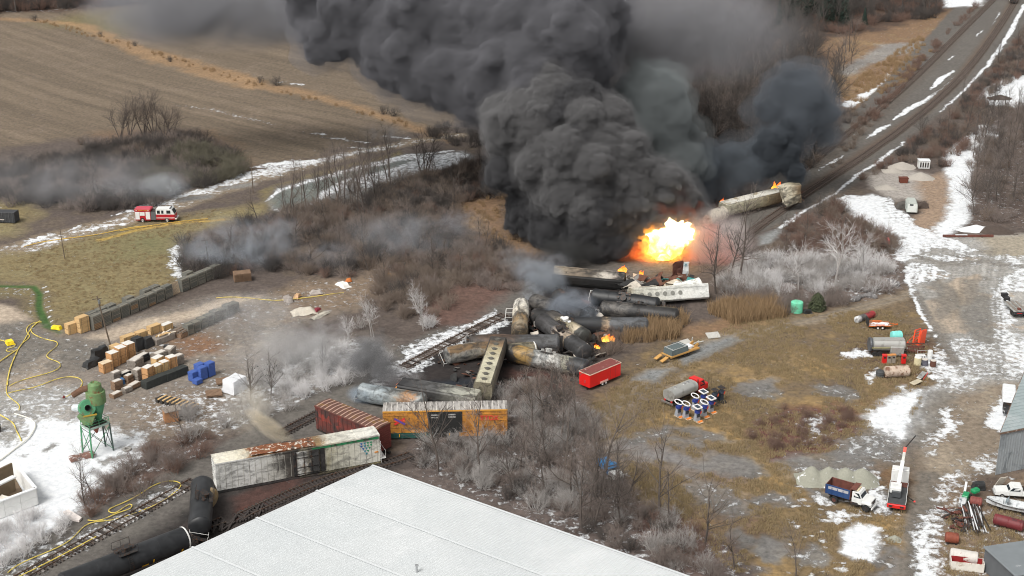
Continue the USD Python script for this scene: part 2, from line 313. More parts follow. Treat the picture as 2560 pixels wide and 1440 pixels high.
put(inside([(-300, 985), (140, 965), (210, 980), (190, 1040), (120, 1075), (60, 1130), (-300, 1160)], 4, 4), C_PAVE, .9, sn=.42)
put(inside([(-300, 1130), (50, 1110), (110, 1050), (205, 1050), (290, 1075), (350, 1100), (345, 1165), (230, 1195), (190, 1250), (150, 1310), (120, 1420), (-300, 1500)], 2.5, 2.5), C_SNOW, sn=1.0)
put(along([(-10, 1150), (50, 1115), (80, 1080), (85, 1060), (70, 1045)], [2, 1.4, 1.0, .9, .7], .3, .3), sn=1)
for pts in ([(95, 1130), (125, 1105), (150, 1110), (110, 1135)], [(35, 1135), (75, 1130), (60, 1142)], [(240, 1150), (310, 1130), (320, 1140), (250, 1170)], [(280, 1120), (330, 1110), (340, 1122), (300, 1130)]): put(inside(pts, .6, .5), C_WET, .8, sn=.15)
put(inside([(340, 1000), (560, 960), (640, 1000), (560, 1080), (400, 1090), (330, 1060)], 3, 3), colour(s2l(128, 114, 100), .18), sn=.42)
put(inside([(560, 960), (700, 900), (860, 840), (1000, 860), (980, 960), (820, 1000), (700, 1060), (560, 1080)], 3, 3), colour(s2l(122, 116, 110), .15), sn=.45)
put(inside([(330, 1140), (430, 1110), (540, 1090), (540, 1160), (330, 1270), (200, 1300), (190, 1260)], 2, 2), colour(s2l(92, 78, 72), .2), sn=.3)
put(inside([(-100, 1300), (110, 1310), (200, 1330), (160, 1370), (60, 1440), (-100, 1520)], 2, 2), C_SNOW, sn=.8)
# debris ground and brush round the yellow hose
put(inside([(690, 730), (760, 700), (900, 690), (1000, 640), (1050, 640), (960, 720), (880, 770), (720, 800)], 2, 2), colour(s2l(124, 108, 92), .25), sn=.25)
# main line: ballast bed, burnt stretch, snow by the rails
LINE = [(-120, 1545), (60, 1445), (270, 1330), (480, 1217), (700, 1103), (1000, 935), (1250, 800), (1420, 712), (1600, 640), (1800, 565), (1950, 500), (2053, 437), (2160, 350), (2300, 213), (2400, 105), (2500, -20), (2560, -110)]
put(along(LINE, [13, 13, 13, 13, 13, 14, 15, 16, 17, 18, 19, 20, 21, 23, 26, 27, 28], .7, .5), C_BALLAST)
put(inside([(1990, 545), (2040, 440), (2160, 340), (2300, 200), (2390, 100), (2480, -40), (2640, -80), (2600, 20), (2480, 160), (2380, 260), (2240, 370), (2110, 460)], .8, .5), C_BALLAST)
put(inside([(300, 1370), (470, 1270), (560, 1200), (700, 1180), (1000, 1140), (1080, 1150), (900, 1210), (620, 1330), (380, 1460), (120, 1470)], 1.5, 1), C_COAL, .85)
put(inside([(560, 1250), (640, 1215), (760, 1190), (760, 1215), (650, 1260), (580, 1300)], 1.2, 1.4), C_RED, .7)
put(inside([(930, 975), (1000, 930), (1180, 870), (1270, 790), (1420, 700), (1590, 690), (1720, 745), (1690, 830), (1520, 850), (1480, 920), (1400, 950), (1270, 960), (1250, 1010), (1180, 1020), (960, 1010)], 1.2, 1.5), C_COAL * .55, .97)
put(inside([(960, 950), (1100, 860), (1260, 820), (1300, 760), (1400, 720), (1560, 700), (1700, 750), (1680, 830), (1540, 860), (1480, 930), (1420, 950), (1250, 960), (1230, 1010), (1000, 1010)], 1.5, 2), C_COAL, .93)
put(inside([(1280, 925), (1420, 930), (1470, 960), (1380, 985), (1290, 975)], 1.5, 1.5), C_RED, .7)
put(inside([(1060, 740), (1230, 690), (1290, 720), (1180, 800), (1080, 820)], 2, 2), colour(s2l(100, 76, 68), .2), .8)
put(along([(960, 960), (1010, 912), (1100, 860), (1180, 815), (1235, 785)], [4, 8, 7, 6, 3], 1.2, 2.4), sn=.6)
put(along([(1130, 868), (1200, 832), (1250, 808)], [3, 4, 4], .8, 1), sn=.62)
put(along([(20, 1430), (150, 1375), (300, 1295), (420, 1225)], [7, 6, 5, 4], 1.5, 1.5), sn=.42)
put(inside([(1000, 960), (1240, 940), (1230, 1000), (1010, 990)], 1.2, 1), colour(s2l(34, 38, 44), .3), wt=.3)
# right of way: snow patches between and beside the rails
for pts, w in (([(2165, 345), (2200, 322), (2225, 312)], [.6, 2.4, 1]), ([(2230, 300), (2280, 268), (2340, 235)], [.8, 2.6, 1.5]), ([(2325, 222), (2350, 198), (2385, 175)], [.8, 2.6, 1]), ([(2045, 425), (2080, 405), (2108, 388)], [.4, 1.6, .6]),
               ([(2300, 262), (2340, 232), (2410, 170)], [.4, 1.0, .4]), ([(1935, 575), (2000, 535), (2075, 490)], [.4, 1.1, .6]), ([(1900, 600), (1960, 565), (2000, 540)], [.4, .9, .4]), ([(2060, 500), (2120, 455), (2200, 400), (2262, 355)], [.4, 1.2, 1.4, .8]),
               ([(2350, 280), (2420, 215), (2480, 150), (2530, 75), (2562, 10)], [.8, 1, 1.5, 2.2, 1.6]), ([(2170, 310), (2110, 350)], [.3, .6]), ([(2480, 62), (2500, 30)], [.3, .8]), ([(2440, 90), (2455, 76)], [.8, .8]), ([(2370, 150), (2390, 138)], [.8, .8])):
    put(along(pts, w, .5, .7), sn=.85)
put(inside([(1895, 590), (1945, 570), (1955, 575), (1920, 608), (1890, 612)], .8, .7), C_ICE, wt=.8)
put(along([(2040, 415), (2200, 290), (2330, 165), (2420, 60), (2480, -30)], 4, 1, .3), colour(s2l(92, 84, 77), .15), .6)
put(along([(1990, 490), (2100, 425), (2303, 283), (2403, 190), (2500, 60), (2560, -40)], 4, 1, .3), colour(s2l(92, 76, 64), .15), .7)
# wood on the right edge, its snowy lane and quarry heaps
put(inside([(2440, 240), (2560, 180), (2700, 150), (2700, 290), (2540, 270), (2470, 260)], 2, 2), C_SNOW, sn=.85)
put(inside([(2420, 320), (2560, 260), (2700, 250), (2700, 560), (2430, 560), (2400, 420)], 3, 3), colour(s2l(92, 80, 74), .2), sn=.26)
put(along([(2480, 320), (2440, 345), (2400, 390), (2395, 450), (2400, 500), (2385, 550), (2330, 600)], [7, 7, 7, 6, 6, 6, 5], 1, 1), C_SNOW, sn=.84)
put(inside([(2170, 440), (2250, 420), (2340, 440), (2340, 500), (2230, 500), (2180, 470)], 1.5, 1.5), colour(s2l(158, 152, 146), .06), sn=.1)
put(inside([(2290, 450), (2370, 430), (2380, 520), (2330, 600), (2270, 560), (2310, 510)], 1.5, 1.5), colour(s2l(146, 126, 108), .12), sn=.1)
put(inside([(2360, -30), (2460, -40), (2450, 15), (2360, 18)], 2, 1.5), C_SNOW, sn=.9)
# hoar frosted bank and spill of foam snow
put(inside([(2090, 500), (2180, 488), (2210, 510), (2230, 545), (2290, 570), (2340, 600), (2430, 632), (2340, 640), (2270, 640), (2250, 590), (2200, 570), (2140, 540)], 1.5, 2), C_SNOW, sn=.8)
put(inside([(1990, 640), (2050, 590), (2240, 640), (2260, 740), (2180, 790), (1900, 800), (1850, 720)], 3, 3), colour(s2l(110, 98, 92), .2), sn=.35)
# rough pasture on the right, reeds, ruts
put(inside([(1460, 1000), (1560, 920), (1640, 850), (1850, 790), (2080, 760), (2270, 720), (2330, 800), (2360, 900), (2345, 960), (2300, 1020), (2240, 1080), (2260, 1150), (2290, 1200), (2270, 1300), (2255, 1460), (1800, 1470), (1560, 1250), (1480, 1120)], 2.5, 2.5), C_OCHRE, sn=.12)
put(inside([(2120, 850), (2330, 830), (2350, 930), (2250, 960), (2150, 930)], 2, 2), colour(s2l(88, 72, 60), .22), .85, sn=.22)
put(inside([(1660, 830), (1900, 770), (1960, 790), (1760, 850)], 2, 2), C_REED)
for pts, w in (([(1560, 985), (1680, 905), (1800, 850), (1960, 815), (2120, 775), (2280, 735)], [3, 4, 4, 3.5, 3.5, 4]), ([(1480, 1060), (1600, 1000), (1720, 940)], [2, 3, 2])): put(along(pts, w, .8, 1), colour(s2l(134, 122, 106), .14), .85)
for pts in ([(1700, 890), (1760, 860), (1830, 840), (1850, 850), (1780, 885), (1720, 912)], [(1580, 950), (1620, 925), (1680, 920), (1640, 955)]): put(inside(pts, .8, .9), C_ICE * .8, wt=.9, sn=0)
put(inside([(1530, 1090), (1620, 1100), (1760, 1130), (1850, 1160), (1830, 1190), (1720, 1180), (1620, 1160), (1530, 1130)], 2.5, 3), colour(s2l(124, 122, 122), .14), .9, wt=.45)
put(inside([(1700, 1180), (1830, 1190), (1880, 1260), (1860, 1310), (1780, 1280), (1660, 1220)], 2.5, 3), colour(s2l(122, 118, 114), .16), .8, sn=.3, wt=.4)
put(inside([(1960, 1130), (2080, 1140), (2180, 1110), (2200, 1150), (2060, 1190), (1960, 1190)], 2, 2.5), C_GREY, .8, sn=.3, wt=.35)
for q in range(34):
    x, yq = rng.uniform(1500, 2250), rng.uniform(900, 1430)
    put(along([(x, yq), (x + rng.uniform(20, 80), yq + rng.uniform(-10, 10))], [2, rng.uniform(3, 8)], 2, 2.8), (colour(s2l(112, 84, 62), .2), colour(s2l(160, 132, 86), .15), colour(s2l(88, 76, 66), .2))[q % 3], .65)
for q in range(52):
    x, yq = rng.uniform(1540, 2240), rng.uniform(950, 1420)
    put(along([(x, yq), (x + rng.uniform(15, 80), yq + rng.uniform(-9, 9))], [1, rng.uniform(2, 6)], .8, 2.4), C_GREY * rng.uniform(.75, 1.0), .85, wt=.6, sn=rng.choice([0, 0, .3]))
put(inside([(1860, 1075), (1960, 1010), (2060, 1015), (2150, 1030), (2160, 1070), (2060, 1120), (1930, 1140)], 1.5, 2), C_RUSSET, sn=.2)
put(inside([(2010, 1040), (2060, 1020), (2090, 1060), (2060, 1095), (2020, 1100)], 1.5, 2), sn=.5, c=colour(s2l(112, 100, 92), .15))
put(inside([(2105, 1330), (2150, 1312), (2205, 1322), (2190, 1360), (2172, 1390), (2130, 1388), (2108, 1372)], .8, 1.1), C_SNOW, sn=1)
put(inside([(2100, 880), (2160, 870), (2180, 892), (2110, 895)], .8, 1), sn=.8); put(inside([(2160, 945), (2190, 920), (2200, 930), (2175, 962)], .8, .7), sn=.8)
for pts in ([(2000, 1190), (2020, 1170), (2200, 1180), (2200, 1200)], [(2150, 1240), (2190, 1215), (2215, 1210), (2215, 1280), (2175, 1280)], [(2010, 1235), (2040, 1220), (2060, 1250), (2055, 1265)], [(2040, 1290), (2100, 1280), (2180, 1290), (2090, 1305)]): put(inside(pts, 1, 1.4), sn=.72)
for q in range(90):
    x, yq = rng.uniform(1960, 2260), rng.uniform(1180, 1440); put(along([(x, yq), (x + rng.uniform(4, 30), yq + rng.uniform(-3, 3))], [.2, rng.uniform(.3, .9)], .4, .6), sn=.6)
# paved yard: slush, dry tan islands, drifts
put(inside([(2255, 620), (2330, 600), (2420, 590), (2700, 580), (2700, 960), (2560, 960), (2480, 1040), (2420, 1160), (2330, 1160), (2300, 1080), (2345, 960), (2385, 900), (2370, 860), (2320, 790), (2285, 720)], 1.2, 1.2), C_PAVE, sn=.22)
for q in range(46):
    x, yq = rng.uniform(2280, 2600), rng.uniform(610, 940)
    put(along([(x, yq), (x + rng.uniform(10, 60), yq + rng.uniform(-6, 6))], [.5, rng.uniform(1.5, 4)], .4, 1.5), (C_PAVE * .8, C_WET * 1.25, C_TAN)[q % 3], .8, wt=.3 * (q % 3 < 2), sn=rng.choice([.05, .3]))
put(inside([(2440, 592), (2700, 580), (2700, 640), (2480, 640)], 1.5, 1.5), colour(s2l(150, 140, 122), .1), .8)
for pts in ([(2385, 695), (2450, 685), (2450, 720), (2430, 760), (2360, 765), (2350, 730)], [(2315, 752), (2360, 740), (2400, 775), (2425, 825), (2410, 835), (2330, 830)], [(2340, 700), (2360, 690), (2362, 720)], [(2320, 718), (2345, 715), (2345, 730)]): put(inside(pts, .5, 1), C_TAN)
put(inside([(2365, 735), (2410, 720), (2410, 790), (2375, 790)], 1.5, 1.5), colour(s2l(118, 108, 94), .15), .7)
put(inside([(2262, 680), (2300, 662), (2340, 690), (2330, 700), (2290, 712), (2310, 770), (2350, 840), (2340, 845), (2280, 740)], .6, .9), sn=.82)
put(along([(2275, 705), (2300, 780), (2345, 850), (2380, 890)], [.6, .8, 1, .5], .3, .5), sn=.9)
put(inside([(2345, 960), (2400, 870), (2460, 850), (2700, 830), (2700, 930), (2550, 935), (2450, 950), (2380, 985)], 2, 3), sn=.7)
put(inside([(2495, 700), (2525, 690), (2530, 720), (2520, 800), (2500, 790)], 1, 1.5), sn=.8)
put(inside([(2440, 830), (2560, 820), (2560, 960), (2430, 960)], 4, 4), sn=.45)
put(inside([(2170, 1020), (2260, 970), (2340, 965), (2320, 1000), (2310, 1040), (2290, 1090), (2250, 1100), (2190, 1075)], 1.2, 1.8), C_SNOW, sn=.8)
put(inside([(2080, 1100), (2200, 1080), (2290, 1090), (2260, 1150), (2140, 1155)], 2, 2), C_GREY, .85, sn=.4, wt=.4)
for pts, w, sn_ in (([(2255, 650), (2285, 610), (2340, 600), (2420, 628)], [3, 8, 9, 5], .74), ([(2262, 668), (2300, 700), (2345, 690), (2330, 668), (2290, 664)], [2, 4, 3, 3, 2], .74), ([(2270, 640), (2380, 650), (2440, 660)], [5, 4, 2], .7), ([(2400, 640), (2480, 648), (2560, 640)], [2, 4, 3], .45), ([(2340, 940), (2400, 880), (2470, 870), (2560, 880)], [4, 9, 9, 8], .62), ([(2370, 960), (2460, 920), (2560, 930)], [4, 5, 4], .6), ([(2500, 720), (2520, 760), (2505, 830), (2520, 880)], [3, 4, 3, 4], .62), ([(2530, 640), (2560, 680), (2575, 720)], [3, 5, 6], .62), ([(2110, 492), (2190, 498), (2250, 560), (2330, 600)], [3, 6, 8, 9], .7)): put(along(pts, w, .7, 2.2), sn=sn_)
for q in range(12):   # wheel ruts sweeping through the yard
    x0 = 2300 + q * 19; bend = rng.uniform(-20, 20)
    for off in (0, 9): put(along([(x0 + off, 960 + rng.uniform(-20, 20)), (x0 - 25 + off + bend, 1040), (2330 + off + q * 7, 1150), (2290 + off + q * 5, 1260), (2275 + off + q * 3, 1400)], .35, .3, .5), C_WET * .85, .55, wt=.3, sn=.05)
for q in range(8):
    x0 = 2300 + q * 30
    for off in (0, 10): put(along([(x0 + off, 620), (x0 - 20 + off, 720), (2340 + q * 22 + off, 830), (2400 + q * 14 + off, 940)], .4, .3, .5), C_WET, .5, sn=.15)
for off in (0, 9): put(along([(1490, 1060 - off), (1600, 985 - off), (1720, 915 - off), (1840, 855 - off), (1980, 815 - off), (2130, 775 - off), (2270, 742 - off)], .5, .3, .5), C_WET * .9, .6, wt=.35)
for pts, w in (([(2290, 640), (2360, 660), (2450, 655), (2560, 665)], [2, 3, 2, 2]), ([(2350, 700), (2370, 760), (2350, 790)], [3, 5, 2]), ([(2430, 700), (2450, 760), (2440, 820), (2470, 850)], [3, 6, 6, 3]), ([(2300, 735), (2350, 850), (2385, 905)], [1.5, 2, 2])): put(along(pts, w, .8, 1.6), C_WET * 1.1, .75, wt=.5, sn=.12)
# yard road
put(inside([(2300, 1160), (2330, 1010), (2385, 980), (2480, 960), (2560, 960), (2560, 1120), (2480, 1200), (2400, 1200), (2360, 1280), (2320, 1470), (2255, 1470), (2265, 1330), (2280, 1240)], 1.5, 1.5), colour(s2l(150, 138, 122), .14, s2l(128, 116, 102)), sn=.12)
put(along([(2345, 990), (2320, 1040), (2300, 1100)], [5, 5, 3], 1, 1), C_WET, .7)
for x0 in (0, 26, 52): put(along([(2310 + x0 * .6, 1180), (2290 + x0, 1270), (2275 + x0, 1350), (2268 + x0, 1460)], [1.2, 1.8, 1.8, 2], .6, .7), C_WET * .9, .7, wt=.3)
put(inside([(2330, 1050), (2375, 1015), (2400, 1020), (2395, 1080), (2340, 1110), (2320, 1140)], 1.5, 2.5), sn=.75)
put(inside([(2420, 1150), (2490, 1130), (2490, 1180), (2400, 1185)], 1.5, 2), sn=.6)
put(along([(2330, 1440), (2325, 1380), (2345, 1310), (2370, 1250), (2385, 1195)], [5, 5, 4, 4, 3], 1, 1.5), sn=.72)
put(inside([(2360, 1200), (2420, 1190), (2700, 1180), (2700, 1480), (2330, 1480), (2335, 1380)], 1.5, 1.5), colour(s2l(126, 108, 90), .22), .85, sn=.34)
put(inside([(2440, 1300), (2560, 1300), (2560, 1350), (2450, 1350)], 1.5, 2), C_OCHRE, .7, sn=.3)
put(inside([(2425, 1180), (2500, 1180), (2510, 1230), (2440, 1250)], 1.5, 1), colour(s2l(72, 62, 56), .2), .8, sn=.15)
put(inside([(2470, 1040), (2500, 990), (2540, 985), (2520, 1085), (2475, 1070)], 1, .8), sn=.95)
# thicket floor in front of the white roof
put(inside([(1020, 1150), (1080, 1060), (1280, 960), (1440, 1000), (1500, 1100), (1600, 1200), (1900, 1420), (1900, 1480), (1720, 1480), (1300, 1290), (1040, 1190)], 2, 2), colour(s2l(80, 70, 66), .22, s2l(98, 88, 84)), sn=.3)
put(inside([(1580, 1270), (1720, 1290), (1800, 1370), (1760, 1420), (1640, 1350)], 3, 2), C_RUSSET, .7, sn=.3)
put(inside([(1560, 1130), (1680, 1190), (1730, 1270), (1660, 1290), (1570, 1240)], 3, 3), C_OCHRE, .8)
wob = (nC - .5) * .10 + (nB - .5) * .22 + rel
gz = np.where((gy > 132) & (gy < 640), wob, 0.) - .06
# nothing heaves under the rails
k, m = along(LINE, 12, 2, 0); gz[k] = gz[k] * (1 - m) - .06 * m
ii = np.arange(NR * NC).reshape(NR, NC)
gf = np.stack([ii[:-1, :-1], ii[:-1, 1:], ii[1:, 1:], ii[1:, :-1]], -1).reshape(-1, 4)
gv = np.stack([gx, gy, gz], 1)
LOOKS['land'] = usdkit.material(stage, '/World/Looks/land', {
    'c': ('attribute', {'attribute': 'soil'}), 's': ('attribute', {'attribute': 'snow'}), 'w': ('attribute', {'attribute': 'wet'}), 'g': ('geometry', {}),
    'n1': ('noise_texture', {'scale': 1.1, 'detail': 9.0, 'roughness': .72}), 'm1': ('map_range', {'from_min': .3, 'from_max': .7, 'to_min': .6, 'to_max': 1.4}),
    'n2': ('noise_texture', {'scale': .8, 'detail': 10.0, 'roughness': .74, 'distortion': .3}),
    'mul': ('mix_color', {'blend_type': 'multiply', 'fac': 1.0, 'use_clamp': False}), 'cc': ('combine_color', {}),
    'sa': ('math', {'math_type': 'add'}), 'sx': ('map_range', {'from_min': .3, 'from_max': .7}), 'sr': ('map_range', {'from_min': .88, 'from_max': 1.2, 'clamp': True}), 'sl': ('map_range', {'from_min': .66, 'from_max': .92, 'to_min': 1.0, 'to_max': .7, 'clamp': True}), 'slc': ('combine_color', {}), 'slm': ('mix_color', {'blend_type': 'multiply', 'fac': 1.0}),
    'sc': ('rgb_ramp', {'ramp': [(.3, (.56, .59, .63)), (.6, (.76, .78, .8))]}), 'mx': ('mix_color', {}),
    'rr': ('map_range', {'from_min': .2, 'from_max': .8, 'to_min': .9, 'to_max': .12, 'clamp': True}), 'wn': ('math', {'math_type': 'multiply'}), 'wm': ('map_range', {'from_min': .35, 'from_max': .6, 'clamp': True}),
    'b': ('bump', {'strength': .7, 'distance': .16}), 'iw': ('math', {'math_type': 'subtract', 'value1': 1.0}), 'bs': ('math', {'math_type': 'multiply'}),
    'p': ('principled_bsdf', {'specular_ior_level': .35})},
    [('g.position', 'n1.vector'), ('g.position', 'n2.vector'), ('n1.fac', 'm1.value'), ('m1.result', 'cc.r'), ('m1.result', 'cc.g'), ('m1.result', 'cc.b'), ('c.color', 'mul.a'), ('cc.color', 'mul.b'),
     ('s.fac', 'sa.value1'), ('n2.fac', 'sx.value'), ('sx.result', 'sa.value2'), ('sa.value', 'sr.value'), ('sr.result', 'mx.fac'), ('sa.value', 'sl.value'), ('sl.result', 'slc.r'), ('sl.result', 'slc.g'), ('sl.result', 'slc.b'), ('mul.result', 'slm.a'), ('slc.color', 'slm.b'), ('slm.result', 'mx.a'), ('n1.fac', 'sc.fac'), ('sc.color', 'mx.b'), ('mx.result', 'p.base_color'),
     ('n2.fac', 'wm.value'), ('w.fac', 'wn.value1'), ('wm.result', 'wn.value2'), ('wn.value', 'rr.value'), ('rr.result', 'p.roughness'),
     ('n1.fac', 'b.height'), ('b.normal', 'p.normal')], surface='p.BSDF')
land = usdkit.mesh(stage, '/World/ground', (gv, gf), LOOKS['land'], True)
pv = UsdGeom.PrimvarsAPI(land)
pv.CreatePrimvar('soil', Sdf.ValueTypeNames.Color3fArray, 'vertex').Set(Vt.Vec3fArray.FromNumpy(np.clip(col, 0, 1).astype(np.float32)))
pv.CreatePrimvar('snow', Sdf.ValueTypeNames.FloatArray, 'vertex').Set(Vt.FloatArray.FromNumpy(snow.astype(np.float32)))
pv.CreatePrimvar('wet', Sdf.ValueTypeNames.FloatArray, 'vertex').Set(Vt.FloatArray.FromNumpy(wet.astype(np.float32)))
tag(land, 'winter ground of ploughed field, grass, mud, ballast and patchy snow', None, None, 'structure')
def ground_z(x, y): return -.02
# ---------------------------------------------------------------- railway tracks
def spline(pts, step=2.0):
    from scipy.interpolate import CubicSpline
    w = np.array(pts, float); s = np.concatenate([[0], np.cumsum(np.hypot(*np.diff(w, axis=0).T))])
    c = CubicSpline(s, w); q = np.linspace(0, s[-1], max(2, int(s[-1] / step) + 1)); return c(q), c(q, 1)
RAIL = M('rail_steel', s2l(104, 92, 84), .45, .5, .2, 3, second=s2l(96, 62, 44), sscale=2.)
SLEEPER = [M('sleeper_wood', s2l(86, 76, 70), .9, var=.35, vscale=5, vstretch=(1, 6, 1)), M('sleeper_dark', s2l(58, 52, 50), .9, var=.35, vscale=5), M('sleeper_frosted', s2l(120, 114, 110), .9, var=.3, vscale=5, second=(.7, .72, .74), sscale=3.)]
TIE = MB().box((0, 0, .06), (.25, 2.6, .2)).get()
def track(pts, label, ties=None, stuff=False, z=0.0, burnt=False):
    p, d = spline([P(*q)[:2] for q in pts]); n = np.stack([-d[:, 1], d[:, 0]], 1) / np.hypot(d[:, 0], d[:, 1])[:, None]
    t = thing('railway_track', label, None, kind='structure')
    for s in (-1, 1):
        r = np.column_stack([p + n * s * .755, np.full(len(p), .24 + z)]); mb = MB()
        sec = np.array([[-.07, -.1], [.07, -.1], [.05, .07], [-.05, .07]])
        v = (r[:, None] + np.concatenate([n[:, None, :] * sec[None, :, :1], np.broadcast_to(sec[None, :, 1:], (len(p), 4, 1))], 2)).reshape(-1, 3)
        i, j = np.meshgrid(np.arange(len(p) - 1), np.arange(4), indexing='ij'); q = np.stack([i * 4 + j, i * 4 + (j + 1) % 4, (i + 1) * 4 + (j + 1) % 4, (i + 1) * 4 + j], -1).reshape(-1, 4)
        mb.add(v, q); part('rail', mb, RAIL, t)
    pp, dd = spline([P(*q)[:2] for q in pts], .62); rr = np.random.default_rng(len(pts) + int(pts[0][0])); allb = MB()
    for k, (a, b) in enumerate(zip(pp, dd)):
        h = math.atan2(b[1], b[0]) + rr.normal(0, .02); c = (*(a + rr.normal(0, .04, 2)), z + rr.normal(0, .015))
        if stuff or k >= 300: allb.add(TIE[0], TIE[1], rotm(0, 0, h), c)
        else: part('sleeper', MB().add(TIE[0], TIE[1], rotm(0, 0, h), c), SLEEPER[1 if burnt else rr.choice([0, 0, 1, 2])], t)
    if allb.v: o = part('sleepers', allb, SLEEPER[0], t); o.SetCustomDataByKey('kind', 'stuff')
    return t
track([(10, 1468), (120, 1408), (270, 1325), (400, 1252), (486, 1203)], 'main track clear of the wreck at bottom left with a yellow hose along it')
track([(700, 1086), (760, 1054), (810, 1028)], 'short burnt stretch of track showing left of the red boxcar', burnt=True)
track([(1008, 920), (1100, 870), (1180, 828), (1262, 788)], 'snowy stretch of track running into the tank car pile')
track([(1990, 442), (2053, 387), (2160, 303), (2270, 210), (2390, 92), (2483, 0), (2540, -66)], 'left curving track of the upper right main line', stuff=True)
track([(1870, 588), (2023, 480), (2160, 390), (2303, 285), (2403, 192), (2480, 94), (2536, 7), (2570, -60)], 'right curving track of the upper right main line', stuff=True)
track([(60, 1522), (200, 1452), (380, 1380), (500, 1325), (560, 1302)], 'track under the black tank car at bottom left', burnt=True)
track([(600, 1294), (650, 1270), (740, 1230), (830, 1196), (950, 1163), (1030, 1138)], 'sooty siding between the burnt white reefer and the white roof', burnt=True)
mb = MB(); rr = np.random.default_rng(4)
for k in range(14):
    c = P(530 + k * 9 + rr.uniform(-6, 6), 1318 - k * 3.5 + rr.uniform(-10, 12), .15)
    part_ = solo('loose_sleeper', MB().box(c, (2.6, .24, .2), rz=rr.uniform(.9, 1.7), ry=rr.uniform(-.06, .06)), SLEEPER[1], 'charred sleeper thrown loose beside the siding at the roof edge', 'railway sleeper', 'loose sleepers by the siding')

# ---------------------------------------------------------------- railway cars
IRON = M('dark_iron', (.035, .034, .034), .6, .3, .35, 4, second=s2l(88, 62, 46), sscale=2.5)
WHITE_IRON = M('white_painted_iron', (.72, .72, .7), .5, var=.15, vscale=4)
YELLOW = M('safety_yellow', s2l(236, 180, 40), .5, var=.08)
def scorch(name, stops, L, amp=.3, nscale=.55, rough=.55, grain=.3, top=None, metal=.1, soot=.8):
    """Paint that burnt along the car: colours by place along the body with ragged limits; top: a colour left on the upper side."""
    if name in LOOKS: return LOOKS[name]
    n = {'tc': ('texture_coordinate', {}), 's': ('separate_xyz', {}), 'mr': ('map_range', {'from_min': -L / 2, 'from_max': L / 2}), 'n': ('noise_texture', {'scale': nscale, 'detail': 8.0, 'roughness': .68, 'distortion': .9}),
         'nm': ('map_range', {'from_min': .2, 'from_max': .8, 'to_min': -amp, 'to_max': amp}), 'ad': ('math', {'math_type': 'add'}), 'r': ('rgb_ramp', {'ramp': stops}),
         'g': ('noise_texture', {'scale': 2.2, 'detail': 8.0, 'roughness': .7}), 'gm': ('map_range', {'from_min': .25, 'from_max': .75, 'to_min': 1 - grain, 'to_max': 1 + grain}), 'gc': ('combine_color', {}), 'mu': ('mix_color', {'blend_type': 'multiply', 'fac': 1.0}),
         'p': ('principled_bsdf', {'roughness': rough, 'metallic': metal})}
    l = [('tc.object', 's.vector'), ('s.x', 'mr.value'), ('tc.object', 'n.vector'), ('n.fac', 'nm.value'), ('mr.result', 'ad.value1'), ('nm.result', 'ad.value2'), ('ad.value', 'r.fac'), ('tc.object', 'g.vector'), ('g.fac', 'gm.value'),
         ('gm.result', 'gc.r'), ('gm.result', 'gc.g'), ('gm.result', 'gc.b'), ('r.color', 'mu.a'), ('gc.color', 'mu.b')]; cur = 'mu.result'
    if top:
        z0, z1, c = top
        n.update({'tz': ('map_range', {'from_min': z0, 'from_max': z1}), 'ta': ('math', {'math_type': 'add'}), 'tm': ('map_range', {'from_min': .4, 'from_max': .6, 'clamp': True}), 'tx': ('mix_color', {'b': c})})
        l += [('s.z', 'tz.value'), ('tz.result', 'ta.value1'), ('nm.result', 'ta.value2'), ('ta.value', 'tm.value'), ('tm.result', 'tx.fac'), (cur, 'tx.a')]; cur = 'tx.result'
    if soot:
        n.update({'km': ('mapping', {'scale': (.5, 1, 1.2), 'location': (5.1, 2.2, 8.3)}), 'kn': ('noise_texture', {'scale': .75, 'detail': 9.0, 'roughness': .72, 'distortion': .7}), 'kr': ('map_range', {'from_min': .46, 'from_max': .6, 'to_max': soot, 'clamp': True}), 'kx': ('mix_color', {'b': (.022, .021, .02)})})
        l += [('tc.object', 'km.vector'), ('km.vector', 'kn.vector'), ('kn.fac', 'kr.value'), ('kr.result', 'kx.fac'), (cur, 'kx.a')]; cur = 'kx.result'
    l.append((cur, 'p.base_color'))
    LOOKS[name] = usdkit.material(stage, '/World/Looks/' + name, n, l, surface='p.BSDF'); return LOOKS[name]
def lie(a, b):
    """Middle, heading and pitch of a body lying from a to b."""
    d = b - a; L = np.linalg.norm(d); return (a + b) / 2, math.atan2(d[1], d[0]), -math.asin(d[2] / L), L
def bogie(t, x, z=0.0):
    o = part('bogie', MB().box((x, 0, z + .72), (.5, 2.3, .3)).box((x, .98, z + .55), (2.2, .16, .34)).box((x, -.98, z + .55), (2.2, .16, .34)).box((x, 0, z + .98), (.6, .6, .24)), IRON, t)
    for dx in (-.88, .88): part('wheelset', MB().cyl((x + dx, -.82, z + .46), (x + dx, -.7, z + .46), .46, n=16).cyl((x + dx, .7, z + .46), (x + dx, .82, z + .46), .46, n=16).cyl((x + dx, -.7, z + .46), (x + dx, .7, z + .46), .09), IRON, o)
